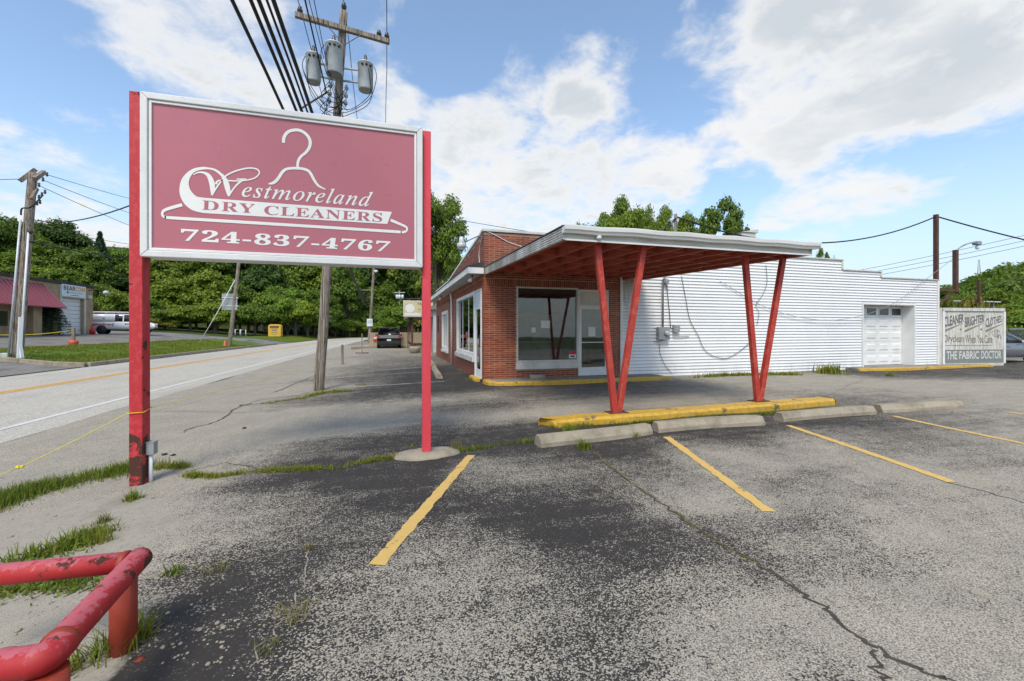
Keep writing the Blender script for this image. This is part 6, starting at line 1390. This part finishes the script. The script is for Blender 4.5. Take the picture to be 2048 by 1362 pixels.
def trunk_mesh(kind):
    if kind in TRUNKS: return TRUNKS[kind]
    me0, C, H0, R0 = CROWNS[kind]; mb = MB(); rs = random.Random(hash(kind) % 999)
    mb.tube([(0, 0, -.6), (.03, 0, H0 * .2), (-.04, .03, H0 * .5), (0, 0, H0 * .85)], [.24, .17, .11, .03], 8)
    if C is not None:
        for i in range(0, len(C), 3):
            c = Vector(C[i]); z0 = min(max(c.z - H0 * .25, H0 * .12), H0 * .6); mb.tube([(0, 0, z0), (c.x * .5, c.y * .5, (z0 + c.z) / 2 + .1), tuple(c)], [.09, .05, .015], 5)
    me = bpy.data.meshes.new('trunk'); me.from_pydata(mb.v, [], mb.f); me.materials.append(MAT['bark']); TRUNKS[kind] = me; return me
USED = {}
def place_label(kind, u, d, vt, shrub):
    tone = {'leaf_dark': 'dark green', 'leaf_bright': 'bright green', 'leaf_yellow': 'yellow green', 'leaf': 'mid green'}[CROWNS[kind][0].materials[0].name]
    spots = [(40, 'beside the left utility pole'), (120, 'above the red awning'), (190, 'over the tan building'), (262, 'right of the tan building'), (350, 'just right of the rusty sign post'), (440, 'left of the leaning pole'), (520, 'right of the leaning pole'),
             (610, 'behind the donation bin'), (680, 'behind the transformer pole'), (745, 'left of the pale utility pole'), (800, 'behind the parked black car'), (2000, 'behind the pink sign post')]
    pl_ = next(t for k, t in spots if u < k); row = 'front' if d < 64 else 'middle' if d < 90 else 'rear'
    base = f"{tone} {'shrub' if shrub else 'drooping tree' if kind == 'droop' else 'tree'} {pl_}, {row} row"; k = USED.get(base, 0); USED[base] = k + 1
    return base if k == 0 else base + (', taller', ', shorter', ', smallest')[min(k - 1, 2)]
def tree(kind, u, d, vtop, r_px, label, group=None, name=None, zb=None, cat='tree', rz=None):
    p = PD(u, 660, d); z = zf(p.x, p.y) if zb is None else zb; h = H + (HY - vtop) * d / F - z; me, C, H0, R0 = CROWNS[kind]
    t = thing(name or ('conifer_tree' if kind in ('spruce', 'pine') else 'shrub' if 'bush' in kind else 'broadleaf_tree'), (p.x, p.y, z), label, cat, group)
    rr = r_px * d / F
    for nm_, m_ in (('trunk', trunk_mesh(kind)), ('crown', me)):
        o = bpy.data.objects.new(nm_, m_); COL.objects.link(o); o.parent = t
    t.scale = (rr / R0, rr / R0, h / H0); t.rotation_euler = (0, 0, random.uniform(0, 6.28) if rz is None else rz)
    return t
WL = 'leafy tree in the wood across the road'; WG = 'trees in the wood across the road'
for kind, u, d, vt, r in [('broad1', -45, 60, 425, 62), ('broad2', 15, 62, 420, 52), ('broad1', 50, 70, 452, 50), ('dark1', 122, 78, 430, 52), ('broad2', 92, 62, 470, 60), ('broad1', 165, 62, 492, 52), ('broad3', 75, 60, 520, 62), ('broad2', 5, 58, 500, 60), ('droop', 130, 58, 530, 55), ('broad3', 245, 84, 480, 42), ('dark2', 230, 72, 540, 52),
                          ('dark2', 290, 92, 500, 60), ('broad1', 330, 78, 490, 62), ('droop', 345, 66, 545, 62), ('broad2', 400, 86, 480, 70), ('droop', 425, 70, 530, 72), ('dark1', 480, 92, 470, 74), ('broad2', 470, 74, 560, 58), ('dark2', 525, 84, 510, 62), ('broad1', 590, 92, 500, 70),
                          ('broad3', 575, 78, 560, 54), ('broad2', 650, 96, 480, 66), ('dark2', 690, 118, 500, 55), ('broad1', 640, 84, 575, 44), ('dark1', 740, 122, 480, 62), ('broad2', 700, 112, 570, 44), ('broad2', 790, 126, 470, 60), ('dark2', 840, 122, 480, 52), ('broad1', 770, 116, 560, 46), ('broad1', 690, 92, 520, 50), ('broad2', 880, 118, 470, 60), ('dark1', 620, 105, 470, 60), ('dark2', 560, 105, 470, 60)]:
    tree(kind, u, d, vt, r, place_label(kind, u, d, vt, False), WG)
tree('pine', 200, 74, 462, 40, 'dark pine rising above the wood behind the tan building')
tree('spruce', 104, 33.5, 588, 36, 'dark spruce in front of the tan building garage')
tree('broad3', 793, 58, 604, 42, 'bright round tree beside the board sign past the porch')
BL_ = 'leafy shrub along the foot of the wood'; BG = 'shrubs at the foot of the wood'
for i, (kind, u, d, vt, r) in enumerate([('bush2', 205, 60, 560, 34), ('bush2', 240, 58, 575, 40), ('bush1', 280, 60, 590, 40), ('bush3', 195, 50, 632, 22), ('bush3', 225, 50, 634, 26), ('bush3', 262, 52, 634, 26), ('bush3', 300, 54, 636, 26), ('bush2', 330, 56, 615, 38), ('bush2', 380, 58, 605, 44), ('bush3', 340, 56, 640, 24), ('bush1', 430, 60, 600, 44), ('bush2', 470, 62, 605, 40), ('bush2', 510, 64, 600, 40),
                          ('bush1', 545, 70, 580, 46), ('bush1', 590, 72, 590, 46), ('bush2', 615, 74, 610, 40), ('bush2', 650, 80, 610, 40), ('bush2', 690, 95, 615, 34), ('bush2', 725, 105, 620, 34), ('bush2', 760, 108, 625, 34), ('bush2', 800, 110, 620, 34), ('bush2', 840, 110, 620, 34), ('bush2', 670, 88, 635, 30), ('bush2', 150, 56, 600, 30)]):
    tree(kind, u, d, vt, r, place_label(kind, u, d, vt, True), BG, cat='shrub')
rs2 = random.Random(4)
for i in range(26):
    u = 300 + i * 22 + rs2.uniform(-8, 8); d = 57 + max(0, u - 300) * .085 + rs2.uniform(-2, 6); kind = rs2.choice(['bush1', 'bush2', 'bush2', 'bush3'])
    tree(kind, u, d, rs2.uniform(600, 640), rs2.uniform(30, 46), 'low shrub in the dense hedge along the front of the wood', 'low shrubs under the wood', cat='shrub')
# trees behind the shop and the annex
tree('near1', 872, 36, 358, 84, 'tall leafy tree rising behind the brick shop at the red post', rz=1.0)
tree('near2', 1158, 43, 422, 58, 'low tree top just left of the canopy corner'); tree('near1', 1238, 46, 376, 66, 'tallest dark tree above the canopy'); tree('near2', 1262, 40, 398, 66, 'bright green tree above the canopy beside the tallest dark one')
tree('near3', 1338, 46, 384, 62, 'loose tree above the canopy right of its middle'); tree('near3', 1420, 46, 378, 78, 'spreading ragged tree above the right half of the canopy'); tree('near3', 1652, 30, 478, 24, 'small sparse sapling top above the white annex')
tree('near2', 1195, 44, 415, 60, 'light green tree between the canopy corner and the tallest dark tree'); tree('near1', 1300, 50, 396, 60, 'dark tree filling the gap above the canopy middle'); tree('near3', 1470, 47, 412, 40, 'thin ragged tree at the right end of the trees above the canopy')
# right: vines, near trees, the hill
tree('bush3', 1925, 21.5, 592, 50, 'yellow green vine mass behind the painted board', cat='shrub'); tree('bush3', 1888, 20.5, 588, 22, 'yellow green vine clump at the end of the annex', cat='shrub'); tree('bush3', 1970, 21, 600, 34, 'golden vine clump over the shed roof', cat='shrub')
for i, (kind, u, d, vt, r) in enumerate([('broad3', 1935, 62, 575, 56), ('broad2', 1995, 58, 570, 56), ('broad3', 2060, 50, 585, 60), ('broad1', 1890, 66, 570, 46), ('broad2', 2120, 52, 560, 60), ('bush1', 2045, 36, 625, 46), ('broad3', 2040, 46, 610, 44)]):
    tree(kind, u, d, vt, r, ('bright tree behind the left half of the painted board', 'mid green tree behind the right half of the painted board', 'bright tree above the grey sedan', 'green tree behind the end of the annex', 'green tree beyond the right edge', 'bright shrub between the painted board and the sedan', 'bright low tree behind the chain link fence')[i], 'trees behind the painted board')
xs = np.arange(40, 420, 10.); ys = np.arange(20, 330, 10.)
def hz(x, y):
    return -4 + 27 * sstep(110, 240, np.hypot(x, y)) * sstep(1.1, 2.35, x / (y + 1)) + 1.6 * np.sin(x * .05) + 1.2 * np.sin(y * .07)
V, Fq = grid(xs, ys, hz); hl = np_mesh('hill', V, Fq, MAT['scrub'], smooth=True); prop(hl, 'wooded green hill beyond the right hand lot', None, None, 'structure')
rg = np.random.default_rng(5); n = 4200; hx = rg.uniform(70, 400, n); hy = rg.uniform(30, 320, n); kp_ = (hx / hy > 1.2) & (np.hypot(hx, hy) > 130); hx = hx[kp_]; hy = hy[kp_]; n = len(hx); hzv = hz(hx, hy)
kk = 60; ctr = np.stack([hx, hy, hzv], -1); d = rg.normal(0, 1, (n, kk, 3)); d[..., 2] = np.abs(d[..., 2]); d /= np.linalg.norm(d, axis=-1)[..., None]
rad = rg.uniform(2.0, 4.4, (n, 1, 1)); P = (ctr[:, None, :] + np.array([0, 0, 1.2]) + d * rad * rg.uniform(.7, 1.05, (n, kk, 1))).reshape(-1, 3)
V, Fq = leaf_cloud(P, d.reshape(-1, 3) + np.array([0, 0, .5]), .62, rg); o = np_mesh('hill_woodland', V, Fq, MAT['leaf']); prop(o, 'dense woodland covering the hill at right', 'woodland', None, 'stuff')
# ================================================================ weeds and grass
def blades(pts, h, spread, rg, w=.006, seg=3, lean=.5):
    """curved grass blades rooted at pts"""
    n = len(pts); th = rg.uniform(0, 2 * math.pi, n); L_ = h * rg.uniform(.45, 1.25, n); ln = lean * rg.uniform(.2, 1.3, n); W_ = w * rg.uniform(.7, 1.4, n); dx = np.stack([np.cos(th), np.sin(th), 0 * th], -1); sx = np.stack([-np.sin(th), np.cos(th), 0 * th], -1); rows = []
    for i in range(seg + 1):
        t = i / seg; c = pts + dx * (ln * L_ * t ** 1.7)[:, None] + np.array([0, 0, 1]) * (L_ * (t - .25 * ln * t * t))[:, None]; ww = (W_ * (1 - t * .93))[:, None]
        rows += [c - sx * ww, c + sx * ww]
    V = np.stack(rows, 1).reshape(-1, 3); k = 2 * (seg + 1); b = (np.arange(n) * k)[:, None]
    Fq = np.concatenate([np.stack([b[:, 0] + 2 * i, b[:, 0] + 2 * i + 1, b[:, 0] + 2 * i + 3, b[:, 0] + 2 * i + 2], -1) for i in range(seg)]); return V, Fq
rgw = np.random.default_rng(77)
def ground_pts(path, width, n):
    P = [Gl(u, v) for u, v in path]; L_ = np.cumsum([0] + [(P[i + 1] - P[i]).length for i in range(len(P) - 1)]); t = rgw.uniform(0, L_[-1], n); out = []
    for q in t:
        i = min(np.searchsorted(L_, q, 'right') - 1, len(P) - 2); c = P[i].lerp(P[i + 1], (q - L_[i]) / (L_[i + 1] - L_[i] + 1e-9)); cl_ = mnoise.noise(Vector((c.x * 2.1, c.y * 2.1, 3)))
        if cl_ < -.22 and rgw.random() < .75: continue
        c = c + Vector((rgw.normal(0, width), rgw.normal(0, width), 0)); out.append((c.x, c.y, zl(c.x, c.y) - .004))
    return np.array(out)
def weed_strip(name, path, width, n, h, mat, label, w=.005, lean=.6):
    V, Fq = blades(ground_pts(path, width, n), h, 0, rgw, w, lean=lean)
    lp2 = ground_pts(path, width * 1.15, n // 2); lp2[:, 2] += rgw.uniform(.006, h * .45, len(lp2))
    V2, F2 = leaf_cloud(lp2, np.tile(np.array([[0, 0, 1.2]]), (len(lp2), 1)), w * 2.6, rgw); Fq = np.concatenate([Fq, F2 + len(V)]); V = np.concatenate([V, V2])
    o = np_mesh(name, V, Fq, MAT[mat]); prop(o, label, 'grass', None, 'stuff')
weed_strip('grass_strip', [(-60, 1030), (0, 1003), (60, 985), (140, 965), (215, 948), (275, 938)], .10, 6500, .105, 'grass', 'thick green grass strip along the road edge by the rusty post', .004, .5)
weed_strip('grass_strip', [(310, 938), (340, 934), (372, 936)], .04, 420, .09, 'grass', 'grass growing behind the foot of the rusty sign post', .004, .6)
weed_strip('grass_strip', [(30, 1122), (90, 1112), (140, 1092), (185, 1072)], .07, 1700, .085, 'grass', 'low weeds on the dirt above the pipe rail', .006, .8)
weed_strip('grass_strip', [(375, 950), (430, 955), (500, 945), (600, 940), (680, 936), (740, 922), (800, 914)], .03, 2400, .06, 'grass', 'weeds growing in the seam between the sign posts', .004, .8)
weed_strip('grass_strip', [(900, 905), (960, 898), (1020, 888), (1075, 884)], .03, 900, .075, 'grass', 'dry weeds in the seam right of the sign footing', .003, .8)
weed_strip('grass_strip', [(1100, 856), (1200, 851), (1330, 843), (1480, 832), (1660, 818)], .03, 2200, .075, 'grass', 'weeds along the front of the yellow kerb island', .004, .8)
weed_strip('grass_strip', [(600, 798), (625, 792), (650, 786), (700, 783)], .05, 520, .10, 'grass', 'grass round the foot of the transformer pole', .008, .6)
weed_strip('grass_strip', [(480, 812), (540, 806), (600, 797)], .03, 300, .05, 'grass', 'weeds in the cracked pavement edge left of the transformer pole', .006, .8)
weed_strip('grass_strip', [(1385, 756), (1450, 752), (1540, 750), (1600, 750)], .06, 1300, .15, 'grass', 'weeds along the foot of the white siding', .011, .8)
weed_strip('grass_strip', [(1190, 905), (1230, 940), (1290, 985), (1345, 1020), (1400, 1062), (1460, 1100), (1530, 1137), (1600, 1180)], .012, 700, .022, 'grass_dry', 'mossy growth in the long asphalt crack', .003, .9)
weed_strip('grass_strip', [(0, 1180), (60, 1172), (130, 1165), (180, 1170)], .06, 500, .06, 'grass', 'weeds on the dirt under the pipe rail', .006, .8)
def lawn_blades(n, x0, x1, y0, y1, extra, label):
    x = rgw.uniform(x0, x1, n); y = rgw.uniform(y0, y1, n); k = np.array([mnoise.noise(Vector((a * .6, b * .6, 1))) for a, b in zip(x, y)]); ok = k > -.28; x = x[ok]; y = y[ok]
    q = x + rx(y); z = zg(q, y) + .03 + (extra(x, y) if extra else 0); V, Fq = blades(np.stack([q, y, z], -1), .10, 0, rgw, .016, seg=2, lean=.7); o = np_mesh('lawn_grass', V, Fq, MAT['grass']); prop(o, label, 'grass', None, 'stuff')
lawn_blades(26000, -18.4, -13.0, 23.2, 46, mound, 'uneven mown grass covering the lawn island across the road')
lawn_blades(9000, -18.0, -12.9, 60, 84, None, 'mown grass on the strip past the donation bin')
def tuft(u, v, n, h, sp_, mat, label, w=.005, lean=.7, name='weed_tuft', group='weed tufts in the asphalt'):
    p = Gl(u, v); a = rgw.normal(0, sp_, (n, 3)); a[:, 2] = 0; pts = a + np.array(p); pts[:, 2] = [zl(x, y) - .004 for x, y in pts[:, :2]]
    V, Fq = blades(pts - np.array(p), h, 0, rgw, w, lean=lean); o = np_mesh(name, V, Fq, MAT[mat]); o.location = p; prop(o, label, 'weed', group)
tuft(265, 1000, 110, .10, .03, 'grass', 'spiky grass tuft in the dirt below the rusty sign post'); tuft(205, 1045, 60, .08, .025, 'grass_dry', 'thin yellowish tuft in the dirt left of centre')
tuft(390, 955, 60, .07, .025, 'grass', 'green weed right of the rusty post foot'); tuft(230, 1300, 160, .13, .05, 'grass', 'grass clump at the foot of the pipe rail post', .004); tuft(285, 1270, 80, .14, .035, 'grass', 'long grass leaning right of the pipe rail post', .004, .9)
tuft(130, 1345, 70, .11, .04, 'grass', 'grass clump at the bottom edge behind the pipe rail'); tuft(617, 1098, 40, .05, .018, 'grass_dry', 'small yellow tuft on the dark asphalt between the crack lines')
tuft(590, 1225, 140, .045, .05, 'grass_dry', 'dry straw tuft in the dark asphalt lower centre', .003, 1.0); tuft(535, 1295, 50, .05, .03, 'grass_dry', 'dry tuft near the bottom left of centre', .003, 1.0)
tuft(1168, 898, 150, .14, .035, 'grass', 'bright grass tuft before the nearest wheel stop'); tuft(1270, 874, 70, .085, .03, 'grass', 'small weed before the right end of the nearest wheel stop'); tuft(1140, 866, 160, .15, .06, 'grass', 'leafy weed at the left end of the yellow kerb island')
tuft(912, 900, 90, .15, .03, 'grass_dry', 'tall seedy weed right of the sign footing', .003, .4); tuft(850, 910, 110, .075, .06, 'grass', 'weeds at the foot of the pink sign post'); tuft(820, 893, 20, .05, .012, 'grass', 'tiny green sprout left of the sign footing', .008)
tuft(430, 1140, 140, .03, .05, 'grass_dry', 'flat brown straw left of the asphalt crack', .003, 1.2); tuft(350, 1145, 60, .05, .03, 'grass', 'weed at the edge of the dirt right of the pipe rail corner')
tuft(200, 1085, 60, .13, .03, 'grass', 'tall seedy weed standing on the dirt above the pipe rail', .004, .35); tuft(1660, 747, 220, .34, .16, 'grass', 'leafy weed clump at the left end of the garage walk', .02, .6); tuft(1780, 752, 60, .16, .06, 'grass', 'weed in front of the garage walk kerb', .012)
tuft(945, 760, 70, .12, .07, 'grass', 'weed at the yellow kerb by the side door', .012); tuft(925, 740, 70, .10, .12, 'grass_dry', 'dry weeds by the side window wall', .01); tuft(725, 770, 60, .08, .10, 'grass_dry', 'dry straw patch in the side lot seam', .006, 1.0)
p = Gl(278, 1320); MB().lathe((p.x, p.y, p.z), [(.02, 0), (.022, .003), (.008, .006)], 7).build('red_chip', MAT['pipe_post'], None, label='red paint chip on the asphalt beside the pipe rail post', cat='chip')
peb = MB()
for k in range(420):
    u, v = random.uniform(-20, 460), random.uniform(935, 1330); p = Gl(u, v); s = random.uniform(.003, .009) * (1 if random.random() < .9 else 1.8); peb.lathe((p.x, p.y, p.z - .002), [(s * .4, 0), (s, s * .4), (s * .5, s * .9)], 6)
for k in range(150):
    u, v = random.uniform(330, 1100), random.uniform(1130, 1360); p = Gl(u, v); s = random.uniform(.004, .009); peb.lathe((p.x, p.y, p.z - .002), [(s * .4, 0), (s, s * .4), (s * .5, s * .9)], 6)
o = peb.build('loose_pebbles', MAT['concrete'], None, kind='stuff', label='loose pale pebbles scattered on the dirt and dark asphalt', cat='pebbles')
